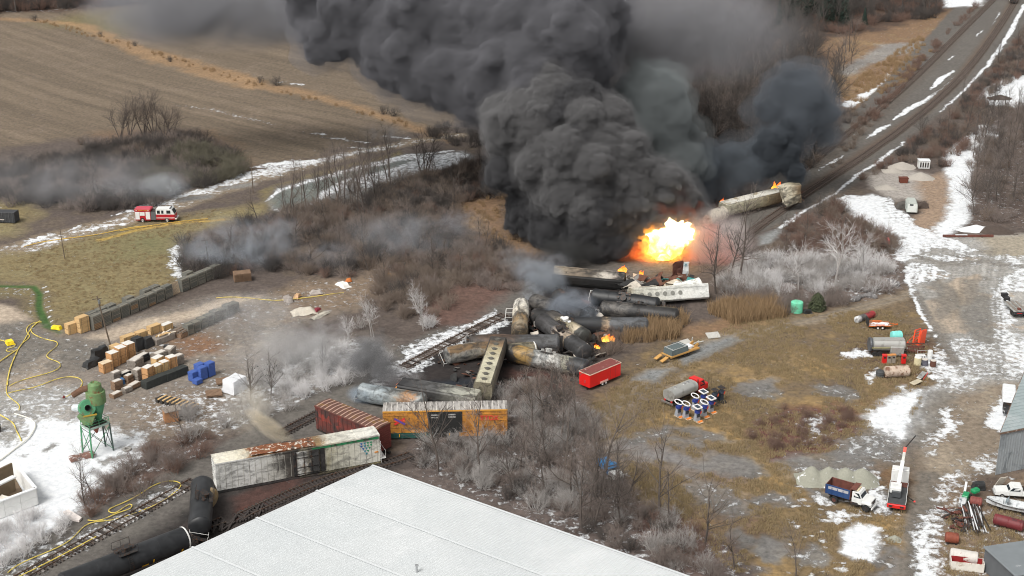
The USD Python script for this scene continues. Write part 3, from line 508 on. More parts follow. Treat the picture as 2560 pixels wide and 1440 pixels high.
def tank_car(label, a, b, za, zb, mat, r=1.52, roll=0., stub=True, rail=False, dome=True, head=None, ladder=True, marks=None, group='derailed tank cars', dmat=None, wheels=False):
    A, B = P(*a, z=za), P(*b, z=zb); c, hd, pit, L = lie(A, B)
    t = thing('tank_car', label, 'tank car', c, hd, group, None, roll, pit); h = L / 2; e = r * .42
    prof = [(0, -h - .0)] + [(r * math.sin(q), -h + e - e * math.cos(q)) for q in np.linspace(.12, PI / 2, 9)]
    prof += [(r, x) for x in np.linspace(-h + e, h - e, 12)[1:-1]] + [(r * math.cos(q), h - e + e * math.sin(q)) for q in np.linspace(0, PI / 2 - .12, 9)] + [(0, h)]
    shell = MB().lathe(prof, 32, 'x')
    if not rail: shell.map(lambda v: v + (meshkit.fbm(v * .42 + len(used), 3, len(label)) - .5)[:, None] * .5 * v * [0, 1, 1] / r)
    part('shell', shell, mat, t, smooth=40)
    sm = dmat or IRON
    for x in np.linspace(-h + e, h - e, 5): part('weld_band', MB().lathe([(r + .002, x - .05), (r + .018, x - .03), (r + .018, x + .03), (r + .002, x + .05)], 32, 'x'), mat, t, smooth=40)
    for s in (-1, 1):
        part('stub_sill', MB().box((s * (h - .9), 0, -r - .08), (2.6, .55, .5)).hull([(s * (h - 1.8) + dx, y, z) for dx in (-.5, .5) for y, z in ((-1.1, -r * .78), (1.1, -r * .78), (-.3, -r - .2), (.3, -r - .2))]), IRON, t)
        part('end_platform', MB().box((s * (h + .25), 0, -r + .12), (.7, 2.6, .06)), IRON, t)
        if not rail: part('coupler', MB().box((s * (h + .55), 0, -r - .1), (.7, .22, .25)).box((s * (h + .95), .04, -r - .1), (.25, .36, .32)), IRON, t)
        fr = MB()
        for y in (-1.25, 1.25): fr.bar((s * (h + .5), y, -r + .1), (s * (h + .5), y, -r + 1.1), .05).bar((s * (h + .5), y, -r + 1.1), (s * (h - .1), y, -r + 1.1), .05)
        fr.bar((s * (h + .5), -1.25, -r + 1.1), (s * (h + .5), 1.25, -r + 1.1), .05); part('hand_rail', fr, WHITE_IRON if s < 0 else IRON, t)
    if dome:
        part('valve_housing', MB().cyl((0, 0, r - .1), (0, 0, r + .42), .55, n=20).cyl((0, 0, r + .42), (0, 0, r + .5), .6, n=20).cyl((1.1, 0, r - .1), (1.1, 0, r + .2), .3, n=14).cyl((-1.1, 0, r - .1), (-1.1, 0, r + .25), .28, n=14), sm, t)
        pl = MB().box((0, .95, r - .02), (2.4, .5, .05)).box((0, -.95, r - .02), (2.4, .5, .05)); part('platform', pl, IRON, t)
        g = MB()
        for y in (-1.2, 1.2):
            g.bar((-1.2, y, r + .9), (1.2, y, r + .9), .045)
            for x in (-1.2, 0, 1.2): g.bar((x, y, r - .05), (x, y, r + .9), .045)
        part('platform_railing', g, IRON, t)
    if ladder:
        g = MB(); an = np.linspace(PI / 2 - .6, -PI / 2 + .9, 9)
        for x in (-.25, .25): g.tube([(x, -(r + .09) * math.cos(q), (r + .09) * math.sin(q)) for q in an], .03, 4)
        for q in np.linspace(PI / 2 - .6, -PI / 2 + .9, 12): g.bar((-.25, -(r + .09) * math.cos(q), (r + .09) * math.sin(q)), (.25, -(r + .09) * math.cos(q), (r + .09) * math.sin(q)), .03)
        part('ladder', g, sm, t)
    if rail or wheels:
        for s in (-1, 1): bogie(t, s * (h - 1.5), -r - 1.25)
    for (x, z_, w, hh, m) in (marks or []):   # painted panels and lettering blocks on the near side, following the shell
        q0 = z_; mb = MB(); n = 5; ys = [(-(r + .015) * math.cos(q0 + (k / n - .5) * hh / r), (r + .015) * math.sin(q0 + (k / n - .5) * hh / r)) for k in range(n + 1)]
        for (y0, z0), (y1, z1) in zip(ys, ys[1:]): mb.quad((x - w / 2, y0, z0), (x + w / 2, y0, z0), (x + w / 2, y1, z1), (x - w / 2, y1, z1))
        part('marking', mb, m, t)
    if head is not None: part('end_ring', MB().lathe([(r + .004, h - e - .12), (r + .02, h - e - .1), (r + .02, h - e + .06), (r + .0, h - e + .08)], 32, 'x'), head, t, smooth=40)
    return t
BLACK = M('tank_black', (.011, .012, .014), .5, .0, .3, .7, second=(.03, .032, .035), sscale=.5, lo=.45, hi=.7)
SOOT = M('tank_soot', (.016, .0155, .0155), .75, .0, .5, .8, second=(.07, .063, .06), sscale=.7, lo=.52, hi=.75, third=(.12, .065, .04), tscale=.5, tlo=.58, thi=.7)
GREYT = scorch('tank_grey_burnt', [(0, (.015, .016, .018)), (.28, (.02, .022, .026)), (.42, (.025, .027, .03)), (.5, (.4, .3, .2)), (.54, (.1, .105, .112)), (1, (.085, .09, .1))], 15, .05)
WHT = scorch('tank_white_burnt', [(0, (.14, .1, .06)), (.2, (.34, .28, .2)), (.34, (.3, .2, .1)), (.45, (.1, .09, .08)), (.55, (.62, .56, .46)), (.78, (.72, .68, .6)), (1, (.6, .57, .52))], 13, .22)
FRONT = scorch('tank_front_burnt', [(0, (.02, .02, .02)), (.1, (.035, .03, .028)), (.17, (.36, .22, .07)), (.27, (.3, .2, .08)), (.33, (.16, .17, .17)), (.42, (.5, .5, .48)), (.5, (.2, .21, .21)), (.56, (.6, .59, .56)), (.7, (.3, .3, .28)), (.76, (.34, .33, .26)), (.8, (.05, .055, .06)), (1, (.04, .043, .05))], 15, .13, .5)
TAN = scorch('tank_tan_burnt', [(0, (.03, .028, .027)), (.25, (.1, .09, .08)), (.4, (.3, .26, .18)), (.55, (.26, .23, .15)), (.75, (.4, .34, .24)), (.84, (.55, .48, .36)), (.86, (.08, .08, .075)), (1, (.055, .056, .05))], 11, .06, .6)
LEFTT = scorch('tank_left_burnt', [(0, (.1, .102, .105)), (.15, (.26, .26, .25)), (.35, (.3, .28, .24)), (.5, (.36, .33, .28)), (.62, (.28, .22, .14)), (.8, (.06, .05, .045)), (1, (.03, .03, .03))], 15, .3, .6, top=(.7, 1.9, (.2, .13, .07)))
RUSTT = scorch('tank_rust_burnt', [(0, (.06, .05, .045)), (.25, (.12, .075, .05)), (.45, (.09, .06, .045)), (.6, (.06, .058, .058)), (.75, (.1, .1, .105)), (1, (.09, .092, .096))], 15, .12)
PEEL = scorch('tank_peeling', [(0, (.05, .048, .05)), (.3, (.09, .088, .09)), (.42, (.4, .33, .27)), (.55, (.5, .42, .35)), (.68, (.42, .34, .26)), (.76, (.38, .3, .22)), (.79, (.06, .06, .062)), (1, (.05, .05, .052))], 12, .13, .5)
BLUEG = scorch('tank_bluegrey', [(0, (.3, .33, .34)), (.4, (.26, .3, .32)), (.6, (.22, .22, .2)), (.75, (.34, .18, .08)), (.85, (.28, .3, .3)), (1, (.3, .32, .32))], 14, .16)
CHAR = scorch('tank_charred', [(0, (.03, .03, .032)), (.2, (.12, .11, .1)), (.4, (.02, .02, .022)), (.7, (.04, .038, .038)), (1, (.014, .014, .015))], 15, .4)
WHEAD = M('white_band', (.7, .7, .68), .5, var=.15, vscale=3)
Yq = lambda x, z, w=.32, h=.45: (x, z, w, h, YELLOW)
tank_car('black tank car standing on the rails at bottom left, white ring at its right end', (148, 1466), (473, 1341), 2.85, 2.85, BLACK, rail=True, head=WHEAD, marks=[Yq(-3.4, -.5, .22, .6), Yq(3.0, -.42, .22, .6), Yq(1.9, -.62, .9, .35), (7.0, -.55, .24, .7, YELLOW)])
tank_car('black tank car jackknifed behind the one on the rails, pointing at the burnt white reefer', (500, 1322), (506, 1208), 2.0, 2.4, BLACK, ladder=False, roll=.3, wheels=False)
t = thing('broken_tank_end', 'scorched tan tank end leaning against the left end of the white reefer', 'tank end', P(525, 1248, 1.75), math.radians(-32), None, None, 0, .12)
part('dished_plate', MB().lathe([(0, .55)] + [(1.55 * math.sin(q), .55 * math.cos(q)) for q in np.linspace(.15, PI / 2, 10)] + [(1.55, -1.2), (1.45, -1.2), (1.4, -.1), (0, .4)], 32, 'x'), M('tan_scorch', s2l(150, 132, 104), .7, .2, .3, 1.2, second=(.3, .2, .08), sscale=1.2, third=(.05, .045, .04)), t, smooth=40)
g = MB().bar((.2, -1.3, -1.5), (.9, -1.35, -.5), .06).bar((.2, -1.0, -1.6), (.9, -1.05, -.5), .06)
for k in range(4): g.bar((.25 + .2 * k, -1.3, -1.4 + .28 * k), (.25 + .2 * k, -1.0, -1.45 + .28 * k), .04)
part('ladder', g, WHITE_IRON, t)
tank_car('scorched grey tank car with a white handrail, leftmost in the pile', (1112, 890), (1262, 862), 1.55, 1.7, LEFTT, roll=.5, dome=False, ladder=False)
tank_car('long rust brown tank car with a dark grey right end behind the hatched hopper', (1172, 858), (1400, 858), 2.3, 2.2, RUSTT, roll=1.2, dome=False, ladder=False, head=WHEAD)
tank_car('short tan tank car wedged between the rust brown and the white patched one', (1262, 880), (1342, 872), 1.9, 1.7, TAN, r=1.4, roll=.6, dome=False, ladder=False, head=WHEAD)
tank_car('front tank car with white burn patches and a black right end', (1268, 880), (1472, 922), 1.6, 1.55, FRONT, roll=-.25, dmat=M('ashy_white', (.5, .5, .48), .8, var=.4, vscale=3, second=(.04, .04, .04), sscale=2.), marks=[(6.0, .25, .9, .16, WHEAD)])
tank_car('peeling pale tank car with a dark end and yellow mark beside the red trailer', (1352, 800), (1466, 884), 1.8, 1.6, PEEL, roll=.4, dome=True, ladder=False, marks=[(6.6, .1, .8, .12, YELLOW)])
tank_car('white topped tank car pointing away beside the snowy track', (1299, 836), (1303, 760), 1.7, 2.1, WHT, roll=.2, dome=False, ladder=False)
tank_car('charred tank car with a pale left rim in the middle of the pile', (1330, 752), (1462, 796), 1.7, 1.7, CHAR, roll=.3, dome=False, ladder=False)
tank_car('burnt tan tank car with a bared valve plate and blackened right end', (1372, 792), (1466, 846), 2.0, 1.8, TAN, roll=.25, ladder=False, dmat=WHITE_IRON)
tank_car('sooty tank car behind the charred one, wrapped in blue smoke', (1392, 738), (1476, 790), 1.6, 1.6, SOOT, roll=.1, dome=False, ladder=False)
tank_car('dark tank car with a clean grey right half and white lettering', (1412, 812), (1622, 814), 1.6, 1.6, GREYT, roll=.2, dome=False, ladder=False, marks=[(4.6 + k * .32, .55, .2, .2, WHEAD) for k in range(4)] + [(2.6 + k * .3, .55, .18, .16, M('grey_mark', (.3, .3, .3), .6)) for k in range(4)])
tank_car('black tank car with a small yellow mark below the crumpled white hopper', (1478, 740), (1650, 764), 1.7, 1.6, BLACK, roll=.9, dome=True, ladder=False, marks=[(6.4, .7, .8, .3, M('dull_yellow', s2l(170, 150, 70), .6))])
tank_car('soot brown tank car lying in front of the yellow marked black one', (1500, 770), (1698, 792), 1.7, 1.6, CHAR, roll=-.5, dome=True, ladder=True)
tank_car('dark scorched tank car half hidden in the heart of the pile', (1330, 790), (1400, 800), 1.2, 1.5, SOOT, roll=.8, dome=False, ladder=False)
tank_car('pale blue grey tank car behind the red boxcar, partly rusted orange', (897, 978), (1064, 1008), 1.6, 1.55, BLUEG, roll=.5, dome=False, ladder=False)
tank_car('pale tank car end behind the flames below the cream hopper', (1762, 548), (1812, 530), 1.9, 2.0, M('tank_pale', (.5, .46, .38), .6, var=.2, second=(.1, .08, .07)), roll=.4, dome=False, ladder=False)

def hopper_shape(L, W, H, z0=0.0):   # rounded sides that draw in below: outline in (y, z)
    w = W / 2
    return [(-w * .55, z0), (-w * .85, z0 + H * .18), (-w, z0 + H * .42), (-w * .99, z0 + H * .74), (-w * .95, z0 + H * .91), (-w * .82, z0 + H), (w * .82, z0 + H), (w * .95, z0 + H * .91), (w * .99, z0 + H * .74), (w, z0 + H * .42), (w * .85, z0 + H * .18), (w * .55, z0)]
def crumple(v, amp, f, seed):
    return v + (np.stack([meshkit.fbm(v * f, 3, seed), meshkit.fbm(v * f, 3, seed + 9), meshkit.fbm(v * f, 3, seed + 17)], 1) - .5) * 2 * amp
def dense(mb, n=2):
    v, f = mb.get()
    for _ in range(n): v, f = trimesh.remesh.subdivide(v, f)
    return v, f
def hopper_car(label, a, b, za, zb, mat, roofmat, W=3.0, H=3.7, roll=0., hatches=0, ribs=0, crump=0., hatch=None, walk=True, dz=0.):
    A, B = P(*a, z=za), P(*b, z=zb); c, hd, pit, L = lie(A, B)
    t = thing('hopper_car', label, 'hopper car', c, hd, 'derailed hopper cars', None, roll, pit); h = L / 2
    v, f = trimesh.remesh.subdivide_to_size(*MB().prism(hopper_shape(L, W, H, -H / 2), -h, h).get(), 1.2, max_iter=12)
    if crump: v = crumple(v, crump, .45, 5)
    part('body', (v, f), mat, t, smooth=35)
    def fit(mb):
        if crump: mb.map(lambda q: crumple(q, crump, .45, 5))
        return mb
    top = H / 2
    part('roof_sheet', fit(MB().box((0, 0, top + .02), (L - .1, W * .78, .05))), roofmat, t)
    if walk:
        for s in (-1, 1): part('walkway', fit(MB().box((0, s * W * .36, top + .1), (L - .3, .3, .05))), roofmat, t)
    for k in range(hatches):
        x = -h + 1.2 + k * (L - 2.4) / max(1, hatches - 1); part('hatch', MB().cyl((x, 0, top + .03), (x, 0, top + .2), .42, n=18).cyl((x, 0, top + .2), (x, 0, top + .27), .3, n=14).bar((x - .1, -.6, top + .28), (x - .1, .6, top + .28), .07), hatch or IRON, t)
    for k in range(ribs):
        x = -h + (k + .5) * L / ribs
        for s in (-1, 1):
            o = np.array(hopper_shape(L, W, H, -H / 2)); o = o[:5] if s < 0 else o[7:]
            part('side_rib', fit(MB().tube([(x, y * 1.02, z) for y, z in o], .09, 4)), mat, t)
    for s in (-1, 1): part('end_sill', fit(MB().box((s * (h + .15), 0, -H / 2 + .5), (.5, W * .9, .3)).box((s * (h + .5), 0, -H / 2 + .35), (.7, .3, .3))), IRON, t)
    return t
HOP_TOP = scorch('hopper_top', [(0, (.5, .47, .35)), (.4, (.58, .55, .42)), (.72, (.46, .4, .26)), (.86, (.26, .17, .1)), (1, (.06, .055, .05))], 16, .1, soot=.3)
HOP_SIDE = scorch('hopper_side', [(0, (.2, .18, .13)), (.4, (.16, .14, .11)), (.8, (.08, .07, .06)), (1, (.035, .033, .03))], 16, .2)
hopper_car('burnt hopper car with a row of round roof hatches pointing away from the camera', (1206, 984), (1245, 868), 2.1, 2.6, HOP_SIDE, HOP_TOP, hatches=9, roll=.06, walk=False, hatch=M('hatch_grey', (.12, .115, .1), .7), H=3.9, W=3.1)
hopper_car('charred hopper car with a pale ashen top left of the fireball', (1384, 690), (1562, 706), 1.6, 1.4, scorch('hop_char', [(0, (.05, .045, .04)), (.5, (.03, .03, .03)), (1, (.02, .02, .02))], 14, .2), scorch('hop_ash', [(0, (.3, .26, .2)), (.3, (.2, .16, .12)), (.55, (.12, .1, .08)), (.75, (.5, .46, .4)), (.9, (.2, .17, .15)), (1, (.03, .03, .03))], 14, .2), roll=.35, H=3.0, crump=.15)
hopper_car('dark hopper car with a pale right end lying behind the orange boxcar', (1002, 972), (1196, 1004), 1.5, 1.5, scorch('hop_dark', [(0, (.02, .02, .022)), (.5, (.05, .05, .05)), (.75, (.16, .16, .14)), (.88, (.36, .36, .3)), (1, (.42, .42, .34))], 13, .1), scorch('hop_dark_top', [(0, (.03, .03, .032)), (.45, (.12, .12, .12)), (.7, (.34, .34, .3)), (1, (.42, .42, .35))], 13, .15), H=2.8, roll=.1)
CREAM = scorch('hopper_cream', [(0, (.5, .47, .36)), (.5, (.46, .42, .3)), (.8, (.34, .28, .18)), (1, (.22, .16, .1))], 14, .15, soot=.5)
hopper_car('long cream hopper car with side ribs standing beside the main line', (1806, 524), (1948, 489), 2.2, 2.2, CREAM, M('cream_roof', (.66, .64, .58), .6, var=.15, second=(.4, .34, .24)), ribs=9, H=3.0, W=2.8, roll=.12)
hopper_car('crushed cream hopper car bent upright at the end of the row', (1955, 492), (2000, 478), 3.2, 4.4, scorch('hop_crush', [(0, (.6, .56, .46)), (.5, (.55, .5, .38)), (.8, (.2, .14, .08)), (1, (.05, .045, .04))], 6, .3), CREAM, ribs=3, H=4.6, crump=.7, walk=False)
WHITEH = scorch('hopper_white', [(0, (.34, .3, .22)), (.2, (.55, .54, .47)), (.6, (.66, .66, .62)), (1, (.7, .71, .69))], 17, .2, soot=.3)
t = hopper_car('white covered hopper car on its side with round hatches in front of the fire', (1572, 740), (1766, 728), 1.5, 1.6, WHITEH, WHITEH, roll=1.15, H=3.4, W=3.0, crump=.25)
for k in range(7): part('hatch', MB().cyl((-7 + k * 1.5, 0, 1.72), (-7 + k * 1.5, 0, 1.86), .4, n=16), M('hatch_pale', (.2, .2, .18), .7), t)
v, f = dense(MB().box((0, 0, 0), (5.2, 3.0, .25)).box((0, 1.4, -.8), (5.2, .2, 1.8)), 4); v = crumple(v, .6, .5, 21)
t = thing('torn_roof_panel', 'white corrugated car roof folded up on top of the overturned white hopper', 'roof panel', P(1722, 716, 2.9), .25, None, None, .45, -.15)
part('sheet', (v, f), M('torn_white', (.68, .69, .67), .6, var=.12, second=(.4, .38, .34), sscale=.9), t, smooth=25)
for k in range(9): part('corrugation', MB().tube(crumple(np.array([(-2.4 + k * .6, y, .18) for y in np.linspace(-1.4, 1.4, 8)]), .6, .5, 21), .07, 4), LOOKS['torn_white'], t)

# ---- boxcars
def box_car(label, c, hd, L, W, H, sidemat, roofmat, z0=.4, roll=0, pitch=0, sideribs=0, roofribs=0, door=None, ribmat=None, endmat=None, cap=None):
    t = thing('boxcar', label, 'boxcar', c, hd, 'derailed boxcars', None, roll, pitch); h, w = L / 2, W / 2
    part('side_wall', MB().box((0, -w + .04, z0 + H / 2), (L, .08, H)), sidemat, t); part('side_wall', MB().box((0, w - .04, z0 + H / 2), (L, .08, H)), sidemat, t)
    for s in (-1, 1):
        part('end_wall', MB().box((s * (h - .06), 0, z0 + H / 2), (.12, W - .16, H)), endmat or sidemat, t)
        for k in range(11): part('end_rib', MB().box((s * (h + .03), 0, z0 + .25 + k * (H - .4) / 10), (.07, W - .3, .14)), endmat or sidemat, t)
        part('coupler', MB().box((s * (h + .5), 0, z0 - .05), (.9, .25, .28)).box((s * (h + 1.0), .05, z0 - .05), (.3, .4, .35)), IRON, t)
    part('floor', MB().box((0, 0, z0 - .1), (L, W - .1, .2)).box((0, 0, z0 - .35), (L, .5, .3)), IRON, t)
    roof = [(-w - .03, z0 + H), (0, z0 + H + .14), (w + .03, z0 + H), (w + .03, z0 + H - .1), (-w - .03, z0 + H - .1)]
    part('roof', MB().prism(roof[::-1], -h - .05, h + .05), roofmat, t)
    for k in range(roofribs):
        x = -h + (k + .5) * L / roofribs
        for s in (-1, 1): part('roof_rib', MB().bar((x, s * w * .97, z0 + H + .03), (x, 0, z0 + H + .17), .13, .06), ribmat or roofmat, t)
    for s in (-1, 1): part('top_rail', MB().box((0, s * (w + .03), z0 + H - .14), (L + .06, .1, .2)), cap or sidemat, t)
    for k in range(sideribs):
        x = -h + (k + .5) * L / sideribs
        if door and door[0] < x < door[1]: continue
        for s in (-1, 1): part('side_rib', MB().box((x, s * (w + .025), z0 + H / 2 - .1), (.1, .06, H - .35)), sidemat, t)
    return t
# burnt white reefer, lying from lower left to upper right
a, b = P(544, 1228, .35), P(951, 1153, .35); hd = math.atan2(b[1] - a[1], b[0] - a[0]); L = float(np.linalg.norm(b - a)); W = 3.1
c = (a + b) / 2 + np.array([-math.sin(hd), math.cos(hd), 0]) * W / 2; c[2] = 0
REEF = scorch('reefer_white', [(0, (.62, .62, .6)), (.22, (.66, .66, .64)), (.34, (.5, .49, .45)), (.4, (.1, .09, .08)), (.5, (.06, .055, .05)), (.53, (.3, .27, .2)), (.58, (.09, .085, .075)), (.64, (.36, .33, .22)), (.72, (.6, .58, .48)), (.9, (.68, .67, .6)), (1, (.7, .69, .62))], L, .09, .5, .5, .12, soot=.6)
REEFR = scorch('reefer_roof', [(0, (.72, .69, .6)), (.17, (.68, .64, .52)), (.22, (.3, .17, .08)), (.36, (.22, .11, .05)), (.5, (.12, .075, .05)), (.64, (.3, .2, .1)), (.7, (.62, .6, .52)), (1, (.72, .71, .66))], L, .07, .8, soot=.4)
t = box_car('burnt white refrigerator car with a green stripe and a shield of blue green triangles', c, hd, L, W, 4.3, REEF, REEFR, .35, sideribs=0, roofribs=18, endmat=REEF, ribmat=REEFR, roll=-.02)
for k in range(28):
    x = -L / 2 + (k + .5) * L / 28
    if not -.6 < x < 3.4: part('side_seam', MB().box((x, -W / 2 - .012, 2.5), (.045, .03, 4.0)), M('reefer_seam', (.4, .39, .35), .6, second=(.08, .07, .06)), t)
GREENP = M('stripe_green', s2l(44, 122, 80), .5, var=.15, second=(.05, .05, .04), sscale=.8)
part('green_stripe', MB().box((L / 2 - 5.05, -W / 2 - .02, 4.2), (9.9, .05, .34)), GREENP, t)
emb = {0: s2l(40, 92, 160), 1: s2l(40, 130, 150), 2: s2l(50, 140, 100)}
for r_, row in enumerate([(0, 1, 2, 3), (0, 1, 2, 3), (.5, 1.5, 2.5), (1, 2), (1.5,)]):
    for q in row:
        x0, z0 = L / 2 - 2.75 + q * .48, 3.78 - r_ * .42; ci = min(2, int(q)) if r_ < 4 else 1
        part('emblem_triangle', MB().add([(x0 - .2, -W / 2 - .03, z0), (x0 + .2, -W / 2 - .03, z0), (x0 + .02, -W / 2 - .03, z0 - .36)], [[0, 2, 1]]), M(f'emblem_{("blue", "teal", "green")[ci]}', emb[ci], .5, var=.05), t)
part('burnt_door', MB().box((1.2, -W / 2 - .06, 2.3), (3.4, .1, 3.7)), scorch('door_burnt', [(0, (.12, .1, .08)), (.3, (.5, .49, .45)), (.55, (.66, .66, .64)), (.8, (.3, .27, .22)), (1, (.05, .05, .05))], 3.6, .4, .9), t)
for x in (-.5, .6, 1.7, 2.8): part('door_bar', MB().box((x, -W / 2 - .14, 2.3), (.07, .08, 3.7)), IRON, t)
for z in (.7, 1.7, 3.2): part('door_bar', MB().box((1.2, -W / 2 - .14, z), (3.4, .07, .07)), IRON, t)
part('door_gap', MB().box((3.35, -W / 2 - .03, 2.3), (.7, .06, 3.7)), SOOT, t); part('door_gap', MB().box((-.75, -W / 2 - .03, 2.3), (.35, .06, 3.7)), SOOT, t)
v, f = dense(MB().box((-2.2, -.3, 4.8), (9.2, 2.6, .1)), 5); part('blistered_roofing', (crumple(v, .35, .9, 3), f), M('roof_rust', s2l(120, 72, 44), .8, var=.4, vscale=2, second=(.6, .57, .5), sscale=1.6, lo=.55, hi=.58, third=(.04, .035, .03)), t)
part('side_sill', MB().box((0, -W / 2 + .02, .12), (L, .18, .26)), scorch('sill', [(0, (.04, .04, .04)), (.5, (.06, .05, .05)), (1, (.2, .18, .1))], L, .3), t)
g = MB()
for y in (-W / 2 - .1, -W / 2 + .5):
    g.bar((L / 2 + .12, y, .1), (L / 2 + .12, y, 3.6), .05)
for k in range(9): g.bar((L / 2 + .12, -W / 2 - .1, .3 + k * .4), (L / 2 + .12, -W / 2 + .5, .3 + k * .4), .04)
part('end_ladder', g, WHITE_IRON, t)
part('end_platform', MB().box((L / 2 + .45, -.2, .7), (.9, 2.6, .08)).bar((L / 2 + .85, -1.4, .7), (L / 2 + .85, -1.4, 1.9), .05).bar((L / 2 + .85, 1.0, .7), (L / 2 + .85, 1.0, 1.9), .05).bar((L / 2 + .85, -1.4, 1.9), (L / 2 + .85, 1.0, 1.9), .05), WHITE_IRON, t)
part('placard', MB().box((L / 2 - .55, -W / 2 - .03, 1.95), (.55, .04, .22)), M('placard_orange', s2l(214, 140, 60), .6), t)
for x in (-L / 2 + 2, L / 2 - 2.2): bogie(t, x, -.75)
# red brown boxcar
zt = 4.4; A, B_, D = P(788, 1012, zt), P(827, 998, zt), P(940, 1074, zt); hd = math.atan2(D[1] - A[1], D[0] - A[0]); L = float(np.linalg.norm(D - A)); W = 3.1
c = (A + D) / 2 + np.array([-math.sin(hd), math.cos(hd), 0]) * W / 2; c[2] = 0
t = box_car('red brown boxcar with pale lines across its roof', c, hd, L, W, 4.0, M('boxcar_red', s2l(104, 52, 46), .7, var=.3, second=(.04, .03, .028), sscale=.4, lo=.45, hi=.6, third=s2l(140, 60, 50)), M('boxcar_red_roof', s2l(96, 66, 56), .75, var=.25, second=s2l(120, 90, 50), sscale=.5), .4, sideribs=14, roofribs=15, ribmat=M('pale_seam', s2l(190, 160, 146), .7, var=.2), endmat=M('boxcar_red_end', s2l(112, 56, 50), .7, var=.25), roll=.03)
for x in (-L / 2 + 2, L / 2 - 2.2): bogie(t, x, -.7)
# orange yellow boxcar
zt = 4.7; A, D = P(957, 1029, zt), P(1268, 1023, zt); hd = math.atan2(D[1] - A[1], D[0] - A[0]); L = float(np.linalg.norm(D - A)); W = 3.1
c = (A + D) / 2 + np.array([-math.sin(hd), math.cos(hd), 0]) * W / 2; c[2] = 0
ORG = M('boxcar_orange', s2l(188, 130, 54), .7, var=.2, vscale=.8, second=s2l(138, 92, 46), sscale=.8, lo=.46, hi=.66, third=s2l(110, 78, 54), tscale=1.6)
t = box_car('orange yellow boxcar with open black doorway and a red and blue cross emblem', c, hd, L, W, 3.7, ORG, M('boxcar_grey_roof', s2l(176, 172, 168), .6, .2, .15, 2., second=s2l(120, 116, 112), vstretch=(1.5, .3, 1), sscale=1.2, lo=.48, hi=.6), 1.0, sideribs=18, roofribs=22, ribmat=M('roof_seam', s2l(200, 196, 190), .6), door=(-2.6, 2.6), roll=-.02, cap=M('orange_rail', s2l(212, 152, 62), .6, var=.1))
part('doorway', MB().box((0.0, -W / 2 - .03, 2.7), (5.2, .07, 3.4)), M('doorway_black', (.012, .012, .012), .9), t)
for x, z in ((-1.6, 3.9), (-1.6, 3.5), (1.0, 3.95), (1.0, 3.55)): part('marking', MB().box((x, -W / 2 - .075, z), (1.1, .02, .2)), M('chalk_mark', (.4, .39, .38), .8, second=(.05, .05, .05), sscale=5), t)
for k, z in enumerate((1.9, 2.9, 3.9)): part('side_batten', MB().box((-L / 4 - 1.2, -W / 2 - .03, z), (L / 2 - 2.6, .05, .07)), ORG, t); part('side_batten', MB().box((L / 4 + 1.2, -W / 2 - .03, z), (L / 2 - 2.6, .05, .07)), ORG, t)
for s, m in ((1, M('emblem_red', s2l(206, 52, 54), .6)), (-1, M('emblem_violet', s2l(98, 72, 150), .6))): part('cross_emblem', MB().bar((-7.7, -W / 2 - (.07 if s > 0 else .09), 2.95 - s * .5), (-6.1, -W / 2 - (.07 if s > 0 else .09), 2.95 + s * .5), .03, .32), m, t)
part('emblem_arrow', MB().add([(-6.45, -W / 2 - .1, 3.3), (-5.9, -W / 2 - .1, 3.05), (-6.4, -W / 2 - .1, 2.8)], [[0, 2, 1]]).add([(-7.3, -W / 2 - .1, 3.3), (-7.85, -W / 2 - .1, 3.05), (-7.4, -W / 2 - .1, 2.8)], [[0, 1, 2]]), M('emblem_orange', s2l(226, 90, 40), .6), t)
tx = meshkit.text_mesh('TTOX', .75, .02, True); part('lettering', (tx.vertices @ rotm(PI / 2, 0, 0).T + [5.2, -W / 2 - .07, 2.9], tx.faces), LOOKS['emblem_red'], t)
part('side_sill', MB().box((-5.6, -W / 2 + .1, .55), (7.4, .25, .85)), M('sill_green', s2l(36, 78, 72), .6, var=.3), t); part('side_sill', MB().box((5.6, -W / 2 + .1, .6), (7.0, .25, .7)), ORG, t)
for x in (-7.0, -3.0, .6): part('placard', MB().box((x, -W / 2 - .08, .62), (.14, .05, .5)), YELLOW, t)
for x in (-L / 2 + 2, L / 2 - 2.2): bogie(t, x, -.25)
# far train on the line, top right
t = thing('boxcar', 'pale railway car standing on the track in the top right corner', 'railway car', P(2532, 10, 0), math.atan2(24, 7.), None)
part('body', MB().rbox((9, 0, 2.9), (18, 3.0, 3.8), .15), M('far_car', s2l(186, 178, 166), .6, var=.1), t); part('end_frame', MB().box((-.15, 0, 1.6), (.3, 2.8, 1.6)).box((-.3, 0, .8), (.5, 2.4, .3)), IRON, t); part('end_door', MB().box((-.05, 0, 3.4), (.08, 1.4, 1.6)), M('far_car_dark', s2l(110, 108, 104), .6), t)
bogie(t, 2, 0.05); bogie(t, 16, .05)
